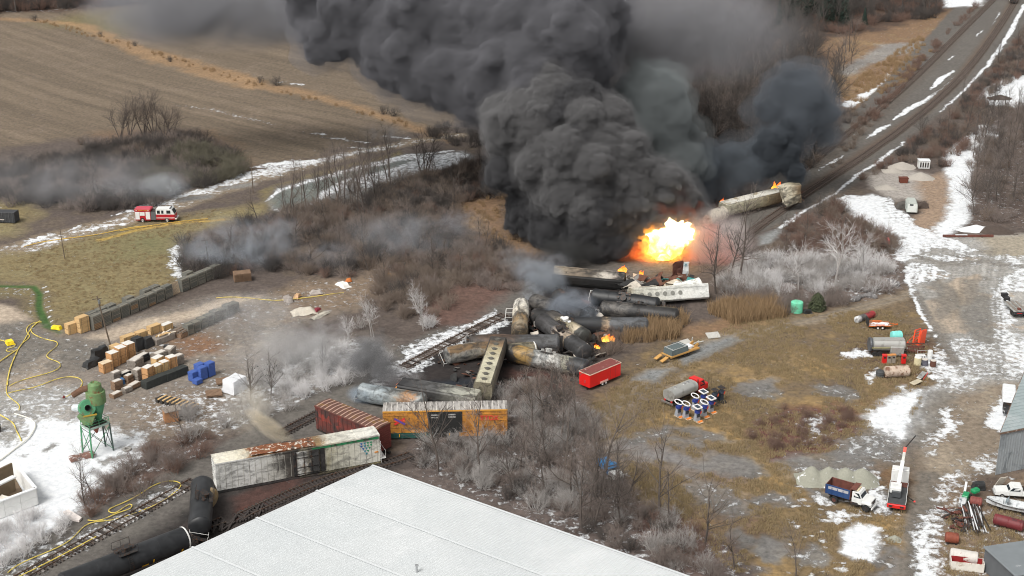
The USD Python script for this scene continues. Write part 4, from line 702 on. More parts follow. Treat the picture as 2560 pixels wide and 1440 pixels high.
# wreckage between the hopper cars
rr = np.random.default_rng(12)
DEB = [M('debris_rust', s2l(96, 62, 48), .8, var=.4, vscale=2), M('debris_black', (.02, .02, .02), .8, var=.5), M('debris_pale', s2l(188, 180, 168), .7, var=.25, vscale=2), M('debris_teal', s2l(60, 130, 128), .7, var=.3), M('debris_grey', s2l(120, 116, 112), .7, var=.3)]
def scraps(n, x0, x1, y0, y1, wts, name, label, group, size=(.5, 2.4), thick=.12, zmax=1.2):
    for k in range(n):
        c = P(rr.uniform(x0, x1), rr.uniform(y0, y1), rr.uniform(.05, zmax)); m = rr.choice(5, p=wts); L_ = rr.uniform(*size)
        v, f = dense(MB().box((0, 0, 0), (L_, L_ * rr.uniform(.25, .9), rr.uniform(.04, thick))), 2); v = crumple(v, .22, .8, int(rr.integers(99)))
        R = rotm(rr.uniform(-.7, .7), rr.uniform(-.6, .6), rr.uniform(0, PI))
        solo(name, MB().add(v, f, R, c), DEB[m], label.format(('rust brown', 'blackened', 'pale', 'teal', 'grey')[m]), 'scrap', group.format(('rust brown', 'blackened', 'pale', 'teal', 'grey')[m]))
scraps(70, 1555, 1730, 690, 722, (.25, .35, .2, .05, .15), 'scrap_sheet', '{} torn metal sheet in the wreckage below the fireball', '{} wreckage below the fireball', (.8, 3.4), zmax=2.4)
scraps(60, 1120, 1480, 860, 985, (.25, .6, .1, 0, .05), 'scrap_sheet', '{} burnt scrap on the black ground round the hatched hopper', '{} scrap round the hatched hopper', (.4, 1.8), zmax=.3)
scraps(90, 1290, 1520, 745, 890, (.2, .55, .12, 0, .13), 'scrap_sheet', '{} torn metal scrap lying among the tank cars', '{} scrap among the tank cars', (.5, 3.0), zmax=1.2)
v, f = dense(MB().box((0, 0, 2.0), (3.4, .12, 3.8)), 4); v[:, 0] *= np.clip(1.1 - v[:, 2] * .16, .2, 1)
solo('torn_plate', MB().add(crumple(v, .5, .6, 8), f, rotm(0, 0, .3), P(1694, 700, 0)), M('plate_brown', s2l(74, 40, 30), .75, var=.3), 'brown torn steel plate standing upright before the fireball', 'steel plate')
v, f = dense(MB().box((0, 0, 1.8), (1.0, .5, 3.4)), 4)
solo('torn_plate', MB().add(crumple(v, .4, .7, 18), f, rotm(0, .1, .2), P(1711, 697, .3)), M('plate_white', s2l(196, 200, 200), .6, var=.2, second=s2l(60, 130, 140), sscale=.8), 'white and teal bent plate beside the upright brown one', 'steel plate')
v, f = trimesh.creation.icosphere(3, 1.5).vertices, trimesh.creation.icosphere(3, 1.5).faces
solo('crushed_tank', MB().add(crumple(v * [1.5, 1, .8], .5, .7, 4), f, None, P(1690, 716, 1.6)), M('tank_dirty', s2l(190, 178, 160), .7, var=.3, second=s2l(90, 66, 50), sscale=.8), 'dirty white crushed tank on the wreckage left of the folded roof panel', 'tank')
for k, (x, yq) in enumerate(((1480, 868), (1416, 764))):
    t = thing('torn_off_bogie', ('railway bogie torn off at the end of the peeling tank car', 'overturned railway bogie among the sooty tank cars')[k], 'railway bogie', P(x, yq, .5), .6 + k, None, None, .5, .3)
    part('side_frame', MB().box((0, .9, 0), (2.2, .16, .34)).box((0, -.9, 0), (2.2, .16, .34)).box((0, 0, .1), (.5, 1.9, .3)), IRON, t)
    for dx in (-.85, .85): part('wheel', MB().cyl((dx, -.82, 0), (dx, -.7, 0), .46, n=16), IRON, t); part('wheel', MB().cyl((dx, .82, 0), (dx, .7, 0), .46, n=16), IRON, t); part('axle', MB().cyl((dx, -.7, 0), (dx, .7, 0), .09), IRON, t)
g = MB()
for s in (-.8, .8): g.bar((s, 0, 0), (s, .3, 2.6), .1)
for z in (0.1, .9, 1.8, 2.6): g.bar((-.8, .12 * z, z), (.8, .12 * z, z), .09)
solo('end_ladder', MB().add(*g.get(), rotm(0, .2, .5), P(1271, 806, .1)), WHITE_IRON, 'white ladder frame torn from a car beside the white topped tank', 'ladder')
# ---------------------------------------------------------------- bare winter trees, brush, reeds, conifers
class Wood:
    def __init__(s, seed): s.r = np.random.default_rng(seed); s.big = MB(); s.fine = MB()
    def limb(s, p, d, L, r, level, spec):
        n, kids, lean, cut, up = spec[level]; r_ = s.r
        pts, dirs = [np.array(p, float)], []; d = np.array(d, float)
        for k in range(n):
            d = d + r_.normal(0, lean, 3) + np.array([0, 0, up]); d /= np.linalg.norm(d); pts.append(pts[-1] + d * L / n); dirs.append(d)
        pts = np.array(pts); last = level == len(spec) - 1
        rad = np.linspace(r, r * (.25 if last else cut), n + 1)
        (s.fine if level >= 2 or last else s.big).tube(pts, rad, 3 if level >= 1 else 5, caps=False)
        if last: return
        for k in range(kids):
            f = r_.uniform(.28 if level == 0 else .15, 1.0); i = min(n - 1, int(f * n)); q = pts[i] + (pts[i + 1] - pts[i]) * (f * n - i)
            side = r_.normal(size=3); side -= side.dot(dirs[i]) * dirs[i]; side /= np.linalg.norm(side) + 1e-9
            a = r_.uniform(.45, 1.0); dd = dirs[i] * math.cos(a) + side * math.sin(a)
            s.limb(q, dd, L * r_.uniform(.32, .55) * (1.25 - .55 * f), rad[i] * r_.uniform(.4, .6), level + 1, spec)
BARK = M('bark_grey', s2l(88, 80, 75), .9, var=.3, vscale=3, vstretch=(1, 1, .3))
TWIG = {'grey': M('twig_grey', s2l(124, 113, 107), .9, var=.2, vscale=1.), 'brown': M('twig_brown', s2l(118, 105, 95), .9, var=.22, vscale=1.), 'russet': M('twig_russet', s2l(114, 92, 82), .9, var=.2, vscale=1.),
        'frost': M('twig_frost', s2l(206, 204, 204), .8, var=.12, vscale=2.), 'hoar': M('twig_half_frost', s2l(160, 156, 153), .9, var=.2, vscale=1.), 'dark': M('twig_dark', s2l(76, 71, 68), .9, var=.22, vscale=1.), 'olive': M('twig_olive', s2l(98, 94, 80), .9, var=.22, vscale=1.), 'reed': M('reed_straw', s2l(146, 122, 92), .9, var=.25, vscale=2.), 'tuft': M('dry_grass', s2l(146, 129, 98), .95, var=.25, vscale=3.)}
KINDS = {}
def tree_kind(key, seed, H, twig, spec, r=.2, lean=.06, multi=1):
    w = Wood(seed)
    for k in range(multi):
        a = w.r.uniform(0, 2 * PI); w.limb((.25 * math.cos(a) * (multi > 1), .25 * math.sin(a) * (multi > 1), -.3), (.22 * math.cos(a) * (multi > 1), .22 * math.sin(a) * (multi > 1), 1), H * w.r.uniform(.82, 1) if multi > 1 else H, r if multi == 1 else r * .7, 0, spec)
    path = '/World/' + key; stage.CreateClassPrim(path); stage.GetPrimAtPath(path).SetTypeName('Xform')
    x = stage.GetPrimAtPath(path)
    usdkit.mesh(stage, path + '/trunk', w.big.get(), BARK if twig != 'frost' else TWIG['hoar']); usdkit.mesh(stage, path + '/crown', w.fine.get(), TWIG[twig])
    KINDS[key] = (path, w)
TS = [(7, 15, .07, .25, .02), (5, 6, .13, .35, .05), (4, 5, .16, .4, .04), (2, 0, .2, .3, .02)]
TS2 = [(6, 12, .1, .2, .02), (5, 7, .16, .35, .09), (4, 6, .18, .4, .06), (2, 0, .2, .3, .02)]
for k, tw in enumerate(('grey', 'brown', 'dark', 'grey')): tree_kind(f'bare_tree_kind_{k:03d}', 20 + k, 11, tw, TS if k % 2 == 0 else TS2, .17)
for k, tw in enumerate(('dark', 'brown')): tree_kind(f'spreading_tree_kind_{k:03d}', 40 + k, 10, tw, TS2, .2, multi=4)
for k in range(2): tree_kind(f'frosted_tree_kind_{k:03d}', 50 + k, 7, 'frost', TS2, .13, multi=1 + k)
BS = [(4, 7, .2, .35, .04), (3, 6, .22, .4, .04), (2, 0, .25, .3, .02)]
def bush_mesh(seed, H, n, spread, thick=.035, spec=BS):
    w = Wood(seed)
    for k in range(n):
        a = w.r.uniform(0, 2 * PI); q = w.r.uniform(0, 1) ** .6 * spread; rr_ = w.r.uniform(0, .8)
        w.limb((rr_ * math.cos(a), rr_ * math.sin(a), -.1), (q * math.cos(a), q * math.sin(a), 1), H * w.r.uniform(.6, 1), thick, 0, spec)
    b = MB()
    for m in (w.big, w.fine):
        if m.v: b.add(*m.get())
    return b.get()
BUSH = [bush_mesh(60 + k, 2.6, 22, .9) for k in range(4)]
def reed_mesh(seed, H, n, rad, thick):
    r_ = np.random.default_rng(seed); b = MB()
    for k in range(n):
        a, q = r_.uniform(0, 2 * PI), rad * math.sqrt(r_.uniform()); x, y = q * math.cos(a), q * math.sin(a); h = H * r_.uniform(.55, 1); dx, dy = r_.normal(0, .18 * H, 2); w_ = thick * r_.uniform(.7, 1.3); c, s_ = math.cos(a * 3) * w_, math.sin(a * 3) * w_
        b.add([(x - c, y - s_, 0), (x + c, y + s_, 0), (x + dx * .4 + c * .7, y + dy * .4 + s_ * .7, h * .65), (x + dx * .4 - c * .7, y + dy * .4 - s_ * .7, h * .65), (x + dx, y + dy, h)], [[0, 1, 2], [0, 2, 3], [3, 2, 4]])
    return b.get()
REED = [reed_mesh(k, 2.0, 60, .9, .03) for k in range(3)]; TUFT = [reed_mesh(9 + k, .38, 34, .42, .022) for k in range(3)]
def scatter(poly, dens, seed, gap=0.):
    from shapely.geometry import Polygon
    from shapely import contains_xy
    r_ = np.random.default_rng(seed); w = G(poly); pg = Polygon(w).buffer(0); n = int(pg.area * dens)
    x0, y0, x1, y1 = pg.bounds; pts = np.zeros((0, 2))
    while len(pts) < n:
        c = r_.uniform((x0, y0), (x1, y1), (n * 2, 2)); pts = np.vstack([pts, c[contains_xy(pg, c[:, 0], c[:, 1])]])
    pts = pts[:n]
    if gap and n:
        from scipy.spatial import cKDTree
        keep = np.ones(n, bool); t = cKDTree(pts)
        for i, j in sorted(t.query_pairs(gap)):
            if keep[i] and keep[j]: keep[j] = False
        pts = pts[keep]
    k = meshkit.fbm(np.column_stack([pts * .09, np.full(len(pts), seed)]), 3, seed)   # clumps and clearings
    return pts[k > .36]
CLEAR = [G(q) for q in ([(2085, 495), (2180, 485), (2230, 545), (2300, 580), (2200, 570), (2130, 540)], [(1490, 1130), (1560, 1140), (1565, 1210), (1500, 1200)], [(1780, 540), (2010, 470), (2030, 500), (1840, 580)], [(1640, 860), (1750, 850), (1760, 910), (1650, 920)], [(1430, 930), (1560, 900), (1570, 960), (1450, 990)], [(1000, 930), (1270, 780), (1275, 800), (1030, 925)])]
def clear(pts):
    from shapely.geometry import Polygon
    from shapely import contains_xy
    m = np.ones(len(pts), bool)
    for w in CLEAR: m &= ~contains_xy(Polygon(w).buffer(.5), pts[:, 0], pts[:, 1])
    return pts[m]
STUFF = {}
def stuff(name, label, meshes, mat, pts, size, seed, squash=1.0):
    s = STUFF.setdefault(name, [label, meshes, mat, [], [], [], []]); r_ = np.random.default_rng(seed); n = len(pts)
    if not n: return
    s[3].append(np.column_stack([pts, np.full(n, -.05)])); s[4].append(r_.uniform(0, 2 * PI, n)); k = r_.uniform(*size, n); s[5].append(np.stack([k, k, k * squash * r_.uniform(.85, 1.15, n)], 1)); s[6].append(r_.integers(0, len(meshes), n))
def plant_stuff():
    for name, (label, meshes, mat, P_, A_, S_, I_) in STUFF.items():
        path = '/World/' + name; pi = UsdGeom.PointInstancer.Define(stage, path); protos = []
        for k, m in enumerate(meshes):
            pp = f'{path}/prototypes/clump_{k:03d}'; usdkit.mesh(stage, pp, m, mat); protos.append(pp)
        pi.CreatePrototypesRel().SetTargets([Sdf.Path(q) for q in protos]); a = np.concatenate(A_)
        pi.CreatePositionsAttr(Vt.Vec3fArray.FromNumpy(np.vstack(P_).astype(np.float32))); pi.CreateScalesAttr(Vt.Vec3fArray.FromNumpy(np.vstack(S_).astype(np.float32))); pi.CreateProtoIndicesAttr(Vt.IntArray.FromNumpy(np.concatenate(I_).astype(np.int32)))
        pi.CreateOrientationsAttr(Vt.QuathArray([Gf.Quath(float(math.cos(q / 2)), 0, 0, float(math.sin(q / 2))) for q in a])); tag(pi.GetPrim(), label, None, None, 'stuff')
def brush(kind, poly, dens, size, seed, squash=1.):
    stuff(f'{kind}_brush', {'grey': 'tangled grey leafless brush', 'brown': 'brown leafless brush', 'dark': 'dark dense brush', 'russet': 'russet red brush', 'frost': 'white frosted brush', 'hoar': 'grey brush rimed with ice', 'olive': 'olive tinged brush'}[kind], BUSH, TWIG[kind], clear(scatter(poly, dens, seed)), size, seed, squash)
from scipy.spatial import cKDTree
BARE = np.nonzero((wet > .22) | (snow > .45))[0]; BARE_T = cKDTree(np.column_stack([gx[BARE], gy[BARE]]))
def tufts(poly, dens, seed, size=(.6, 1.5)):   # no grass in puddles and snow
    q = scatter(poly, dens, seed); stuff('dry_grass', 'short dry straw coloured grass', TUFT, TWIG['tuft'], q[BARE_T.query(q)[0] > .35], size, seed)
FRONT_T = [(1030, 1150), (1085, 1075), (1280, 975), (1420, 1000), (1500, 1060), (1540, 1130), (1560, 1240), (1680, 1300), (1800, 1440), (1700, 1440), (1300, 1262), (1060, 1172)]
MIDDLE_T = [(560, 580), (700, 530), (800, 520), (900, 500), (1000, 450), (1150, 420), (1240, 410), (1240, 490), (1140, 520), (1160, 600), (1300, 640), (1380, 660), (1320, 700), (1060, 735), (1000, 760), (940, 700), (760, 690), (640, 680), (560, 700), (470, 690), (462, 630)]
LEFTW = [(-60, 440), (150, 400), (300, 360), (480, 340), (580, 385), (615, 430), (540, 455), (380, 520), (200, 530), (40, 520), (-60, 500)]
WOODS = [(1250, 320), (1330, 200), (1400, -60), (1900, -70), (1950, 60), (2010, 110), (2060, 180), (2080, 300), (2050, 410), (1880, 470), (1700, 420), (1500, 360)]
FARW = [(1900, -90), (2380, -90), (2340, 50), (2200, 58), (2110, 90), (1960, 60)]
TOPL = [(-60, -90), (560, -90), (535, 5), (160, 22), (-60, 38)]
RIGHTB = [(2120, 470), (2260, 375), (2400, 265), (2490, 165), (2570, 60), (2640, 140), (2480, 240), (2440, 330), (2380, 420), (2250, 405), (2180, 440)]
RIGHTW = [(2425, 330), (2560, 250), (2640, 250), (2640, 560), (2430, 555), (2420, 470)]
BANK = [(1930, 600), (1990, 560), (2090, 510), (2150, 560), (2230, 600), (2260, 640), (2150, 650), (2020, 640), (1950, 640)]
HOARB = [(1800, 690), (1890, 640), (2000, 650), (2160, 640), (2250, 680), (2240, 730), (2080, 745), (1900, 745), (1790, 735)]
LEFTH = [(200, 1250), (260, 1190), (350, 1140), (430, 1110), (540, 1090), (560, 1130), (470, 1185), (330, 1255), (230, 1300), (195, 1290)]
brush('grey', FRONT_T, .13, (.6, 1.25), 1); brush('hoar', FRONT_T, .17, (.6, 1.3), 2); brush('dark', FRONT_T, .07, (.6, 1.1), 3)
brush('brown', MIDDLE_T, .05, (.7, 1.5), 4); brush('grey', MIDDLE_T, .06, (.7, 1.5), 5); brush('russet', MIDDLE_T, .03, (.6, 1.2), 6); brush('dark', MIDDLE_T, .05, (.8, 1.6), 56); brush('brown', [(700, 540), (900, 490), (1050, 440), (1100, 450), (1000, 500), (860, 540), (760, 570)], .14, (.9, 1.6), 58); brush('dark', [(900, 500), (1230, 400), (1250, 480), (1120, 520), (1000, 560)], .12, (.9, 1.4), 7)
brush('dark', [(455, 610), (560, 570), (700, 540), (760, 640), (640, 690), (560, 700), (465, 700)], .16, (1., 1.7), 8)
brush('brown', [(880, 740), (1000, 690), (1150, 690), (1180, 740), (1080, 800), (960, 800)], .16, (.8, 1.4), 9); brush('grey', [(1180, 640), (1380, 650), (1330, 720), (1200, 740)], .1, (.7, 1.2), 10)
brush('dark', LEFTW, .13, (1., 1.9), 11, .8); brush('olive', [(360, 420), (480, 370), (600, 400), (610, 440), (480, 470), (380, 480)], .16, (1.2, 2.2), 12, .75); brush('grey', LEFTW, .05, (.9, 1.6), 13)
brush('dark', WOODS, .05, (.8, 1.5), 14); brush('brown', WOODS, .04, (.8, 1.6), 15); brush('russet', FARW, .03, (1., 2.), 16); brush('dark', FARW, .04, (1., 2.2), 17); brush('russet', TOPL, .03, (1.2, 2.4), 18); brush('dark', TOPL, .05, (1.2, 2.6), 19)
brush('russet', [(2120, 330), (2240, 205), (2390, 60), (2430, 10), (2440, 20), (2340, 130), (2170, 320)], .09, (.6, 1.2), 20); brush('brown', [(2080, 420), (2060, 300), (2170, 260), (2180, 310), (2110, 400)], .08, (.6, 1.1), 21)
brush('dark', RIGHTB, .06, (.7, 1.3), 22); brush('russet', RIGHTB, .07, (.7, 1.2), 23); brush('brown', RIGHTB, .05, (.6, 1.2), 24); brush('brown', RIGHTW, .03, (.7, 1.3), 25); brush('grey', RIGHTW, .06, (.7, 1.4), 57)
brush('russet', BANK, .12, (.7, 1.3), 26); brush('brown', BANK, .12, (.7, 1.3), 27)
brush('frost', HOARB, .09, (.7, 1.4), 28); brush('hoar', HOARB, .12, (.7, 1.4), 29); brush('grey', [(1800, 720), (1900, 740), (2080, 740), (2240, 720), (2200, 760), (1960, 785), (1830, 790)], .2, (.7, 1.2), 30)
brush('grey', LEFTH, .16, (.8, 1.3), 31); brush('russet', LEFTH, .09, (.7, 1.2), 32); brush('hoar', [(400, 1060), (560, 1000), (700, 960), (760, 1000), (620, 1080), (430, 1110)], .14, (.7, 1.3), 33)
brush('frost', [(-60, 1340), (60, 1290), (160, 1290), (170, 1330), (60, 1400), (-60, 1440)], .3, (.6, 1.0), 34); brush('frost', [(690, 960), (800, 900), (900, 850), (1000, 820), (1090, 810), (1010, 880), (960, 940), (830, 985), (720, 1010)], .16, (.7, 1.2), 35); brush('hoar', [(600, 960), (700, 900), (860, 830), (960, 800), (900, 900), (700, 990)], .1, (.6, 1.1), 36)
brush('russet', [(1860, 1080), (1960, 1020), (2050, 1020), (2150, 1035), (2160, 1070), (2060, 1110), (1930, 1135)], .25, (.4, .7), 37); brush('russet', [(1590, 1290), (1720, 1290), (1800, 1370), (1750, 1420), (1640, 1360)], .2, (.5, .9), 38); brush('grey', [(1500, 1310), (1700, 1400), (1900, 1440), (1750, 1470), (1450, 1330)], .15, (.5, .9), 39)
brush('grey', [(1250, 950), (1330, 940), (1440, 970), (1420, 1000), (1280, 985)], .2, (.6, 1.), 40); brush('brown', [(1500, 830), (1600, 820), (1620, 860), (1500, 900)], .25, (.6, 1.), 41)
brush('dark', [(1060, 330), (1230, 300), (1240, 380), (1100, 370)], .06, (.9, 1.6), 42); brush('brown', [(200, 360), (560, 350), (600, 400), (400, 400), (200, 420)], .04, (.8, 1.4), 43)
stuff('reeds', 'tall straw coloured dry reeds', REED, TWIG['reed'], clear(scatter([(1560, 850), (1640, 800), (1730, 770), (1930, 760), (1960, 790), (1800, 815), (1700, 850), (1600, 880)], 2.6, 50)), (.9, 1.5), 50)
stuff('reeds', '', REED, TWIG['reed'], scatter([(2070, 250), (2180, 170), (2300, 90), (2330, 130), (2260, 210), (2150, 260)], .25, 51), (.5, .9), 51)
stuff('reeds', '', REED, TWIG['reed'], scatter([(1140, 520), (1250, 490), (1400, 500), (1420, 600), (1230, 610)], .25, 52), (.4, .8), 52)
tufts([(1480, 1010), (1600, 920), (1850, 800), (2250, 770), (2340, 900), (2300, 1010), (2240, 1100), (2000, 1200), (2260, 1260), (2250, 1440), (1850, 1440), (1600, 1230)], 2.2, 60); tufts([(1560, 1130), (1700, 1200), (1730, 1290), (1620, 1280)], 4., 61, (.8, 1.8)); tufts([(0, 660), (330, 560), (560, 520), (470, 590), (455, 700), (330, 745), (150, 830), (100, 700)], .8, 62, (.5, 1.)); tufts([(2350, 1300), (2560, 1250), (2560, 1440), (2340, 1440)], 1.5, 63)
for x0, y0, x1, y1 in ((100, 52, 330, 118), (330, 118, 640, 212), (640, 212, 1030, 318)): stuff('reeds', '', REED, TWIG['reed'], scatter([(x0, y0 - 6), (x1, y1 - 8), (x1, y1 + 6), (x0, y0 + 4)], .12, int(x0)), (.4, .7), int(x0))
plant_stuff()

# ---- trees one can tell apart
GREYT_, SPR, FRT = ['bare_tree_kind_%03d' % k for k in range(4)], ['spreading_tree_kind_000', 'spreading_tree_kind_001'], ['frosted_tree_kind_000', 'frosted_tree_kind_001']
count = [0]
def tree(kind, xy, s, label, group=None, name='bare_tree'):
    count[0] += 1; r_ = np.random.default_rng(count[0])
    copy_of(KINDS[kind][0], name, label, 'tree', (xy[0], xy[1], -.05), r_.uniform(0, 6.3), group, (s * r_.uniform(.9, 1.1), s * r_.uniform(.9, 1.1), s))
def grove(poly, dens, kinds, size, label, group, seed, gap=1.2, name='bare_tree', limit=None):
    pts = clear(scatter(poly, dens, seed, gap)); r_ = np.random.default_rng(seed)
    for p in pts[:limit]: tree(kinds[r_.integers(len(kinds))], p, r_.uniform(*size), label, group, name)
def one(kind, px, py, h, label, base=11, name='bare_tree'): tree(kind, P(px, py)[:2], h / base, label, None, name)
one('spreading_tree_kind_000', 1062, 446, 12, 'broad dark bare tree standing alone beside the icy pond', 10)
one('bare_tree_kind_000', 1652, 1300, 13, 'tall forked bare tree right of the blue and white truck', name='bare_tree'); one('bare_tree_kind_003', 1505, 1235, 14, 'tall bare tree in front of the blue and white truck')
one('bare_tree_kind_001', 1760, 1370, 12, 'pale trunked bare tree in russet brush below the pasture'); one('bare_tree_kind_001', 1835, 1420, 8, 'thin bare tree near the bottom edge, right of the roof'); one('bare_tree_kind_003', 1990, 1440, 7, 'faint bare tree at the bottom edge, left of the snow patch')
one('bare_tree_kind_002', 1095, 1178, 13, 'bare tree standing before the doorway of the orange boxcar'); one('bare_tree_kind_000', 1203, 1190, 12, 'bare tree before the right half of the orange boxcar')
one('bare_tree_kind_002', 1790, 735, 14, 'dark bare tree right of the fireball, taller than its neighbours'); one('bare_tree_kind_000', 1848, 700, 17, 'tallest dark bare tree in front of the cream hopper car'); one('bare_tree_kind_002', 1828, 690, 13, 'leaning dark bare tree between two others by the fireball')
one('frosted_tree_kind_000', 1996, 725, 10, 'frosted white tree, left of three on the white bank', 7, 'frosted_tree'); one('frosted_tree_kind_000', 2088, 715, 13, 'frosted white tree, tallest of three on the white bank', 7, 'frosted_tree'); one('frosted_tree_kind_001', 2150, 690, 10, 'frosted white tree, right of three on the white bank', 7, 'frosted_tree')
one('frosted_tree_kind_001', 1062, 825, 9, 'bushy white frosted tree above the snowy track', 7, 'frosted_tree'); one('frosted_tree_kind_001', 935, 845, 8, 'white frosted tree left of the bushy one above the track', 7, 'frosted_tree'); one('frosted_tree_kind_000', 868, 870, 6, 'thin frosted tree in grey smoke left of the track', 7, 'frosted_tree')
one('bare_tree_kind_002', 676, 1002, 7.5, 'dark bare tree standing in the white smoke', 11); one('bare_tree_kind_002', 625, 1012, 8, 'dark bare tree by the white wrapped bale', 11); one('bare_tree_kind_000', 212, 1262, 8, 'bare forked tree beside the snow, left of the track', 11); one('bare_tree_kind_001', 232, 1240, 6, 'smaller bare tree beside the forked one left of the track', 11); one('bare_tree_kind_002', 805, 930, 5, 'spindly dark tree in the frosted brush', 11); one('bare_tree_kind_001', 463, 1095, 7, 'bare tree behind the pale pallet row', 11)
for k, (x, yq, h) in enumerate(((300, 345, 10), (325, 338, 12), (360, 335, 13), (385, 340, 12), (430, 338, 9), (412, 345, 10))): one(SPR[k % 2], x, yq, h, 'bare tree in the clump at the field edge above the dark thicket', 10)
for x, yq, s in ((88, 52, .7), (252, 90, .5), (338, 115, .55), (426, 154, .6), (652, 207, .6), (692, 213, .8), (985, 290, .8), (960, 285, .7)):
    p = P(x, yq)[:2]; m = MB().add(*BUSH[x % 4], rotm(0, 0, x), None); v, f = m.get(); solo('hedge_shrub', MB().add(v * s * 1.6, f, None, (*p, 0)), TWIG['dark'], 'dark round shrub in the golden hedge strip across the field', 'shrub', 'shrubs in the hedge strip')
grove([(1290, 985), (1420, 1000), (1500, 1060), (1540, 1130), (1560, 1240), (1680, 1300), (1800, 1440), (1700, 1440), (1300, 1262), (1220, 1228), (1290, 1120)], .05, GREYT_, (.65, 1.05), 'bare grey tree in the thicket between the white roof and the orange boxcar', 'trees of the thicket by the white roof', 101, 1.6)
grove([(690, 520), (780, 480), (880, 450), (1000, 430), (1010, 480), (900, 540), (760, 570)],   .06, GREYT_, (.8, 1.2), 'bare tree on the near side of the icy pond', 'trees by the pond', 102, 2)
grove(MIDDLE_T, .014, ['bare_tree_kind_002', 'bare_tree_kind_000', 'bare_tree_kind_001'], (.5, .9), 'small bare tree in the brown brush left of the fire', 'trees in the middle brush', 103, 2)
grove(RIGHTW, .035, ['bare_tree_kind_002', 'bare_tree_kind_000'], (.7, 1.1), 'bare tree of the snowy wood on the right edge', 'trees of the right edge wood', 104, 2, limit=70)
grove(RIGHTB, .008, ['bare_tree_kind_002', 'bare_tree_kind_000'], (.6, .95), 'bare tree between the railway and the snowy lane', 'trees right of the railway', 105, 3, limit=20)
grove([(2075, 290), (2090, 160), (2120, 110), (2180, 110), (2120, 240)], .02, ['bare_tree_kind_002', 'bare_tree_kind_003'], (.8, 1.2), 'bare tree at the edge of the straw coloured marsh', 'trees by the marsh', 106, 3, limit=14)
grove(BANK, .02, GREYT_, (.4, .7), 'bare sapling on the russet bank below the railway', 'saplings on the bank', 107, 2, limit=18)
grove([(1680, 440), (1880, 470), (2040, 400), (2060, 300), (1960, 320), (1750, 300), (1690, 340)], .03, ['bare_tree_kind_002', 'bare_tree_kind_000'], (1.3, 1.9), 'tall dark bare tree in the wood behind the smoke', 'trees of the dark wood', 108, 2, limit=80)
def far_wood(name, label, polys, dens, size, seed):
    P_ = np.vstack([scatter(q, d, seed + i, 1.5) for i, (q, d) in enumerate(zip(polys, dens))]); r_ = np.random.default_rng(seed); n = len(P_)
    path = '/World/' + name; pi = UsdGeom.PointInstancer.Define(stage, path); targets = []
    for k in range(3):
        w = KINDS[GREYT_[k]][1]; b = MB().add(*w.big.get()).add(*w.fine.get()); usdkit.mesh(stage, f'{path}/prototypes/tree_{k:03d}', b.get(), TWIG['dark']); targets.append(Sdf.Path(f'{path}/prototypes/tree_{k:03d}'))
    pi.CreatePrototypesRel().SetTargets(targets); a = r_.uniform(0, 6.3, n); s = r_.uniform(*size, n)
    pi.CreatePositionsAttr(Vt.Vec3fArray.FromNumpy(np.column_stack([P_, np.zeros(n)]).astype(np.float32))); pi.CreateScalesAttr(Vt.Vec3fArray.FromNumpy(np.stack([s, s, s], 1).astype(np.float32))); pi.CreateProtoIndicesAttr(Vt.IntArray.FromNumpy(r_.integers(0, 3, n).astype(np.int32)))
    pi.CreateOrientationsAttr(Vt.QuathArray([Gf.Quath(float(math.cos(q / 2)), 0, 0, float(math.sin(q / 2))) for q in a])); tag(pi.GetPrim(), label, None, None, 'stuff')
far_wood('distant_wood', 'distant leafless woodland along the top edge', [WOODS, FARW, TOPL], [.022, .025, .03], (1.0, 1.7), 110)
# conifers
def conifer(px, py, H, seed, label, low=False):
    r_ = np.random.default_rng(seed); t = thing('conifer', label, 'tree', P(px, py), 0); n = 900 if not low else 700; b = MB()
    part('trunk', MB().cyl((0, 0, -.2), (0, 0, H * .95), .22, .04, 6), BARK, t)
    for k in range(n):
        h = r_.uniform(.05, 1) ** 1.15; rad = ((1 - h) * H * .24 if not low else math.sqrt(max(0, 1 - h * h)) * H * .5) * r_.uniform(.45, 1) + .15; a = r_.uniform(0, 2 * PI); c, s_ = math.cos(a), math.sin(a); z = h * H; w_ = .28 * (1.2 - h)
        b.add([(c * rad * .3, s_ * rad * .3, z + .25), (c * rad - s_ * w_, s_ * rad + c * w_, z - .2), (c * rad * 1.12, s_ * rad * 1.12, z - .35), (c * rad + s_ * w_, s_ * rad - c * w_, z - .2)], [[0, 1, 2], [0, 2, 3]])
    part('crown', b, M('needles_olive', (.045, .055, .025), .8, var=.4, vscale=1.2) if low else M('needles_dark', (.018, .036, .026), .8, var=.45, vscale=.6), t)
for k, (x, yq, h) in enumerate(((1972, 52, 20), (2000, 58, 22), (2030, 50, 21), (2065, 68, 22), (2092, 60, 20), (2110, 70, 17), (1945, 75, 12), (2160, 62, 7), (2045, 40, 22))): conifer(x, yq, h, 200 + k, ('dark green conifer among the bare trees at the top right wood edge' if k < 6 or k == 8 else ('dark conifer left of the conifer group at the top', 'small lone dark conifer right of the conifer group')[k - 6]))
conifer(2042, 772, 3.2, 230, 'low olive green evergreen bush right of the pale green tank', low=True)
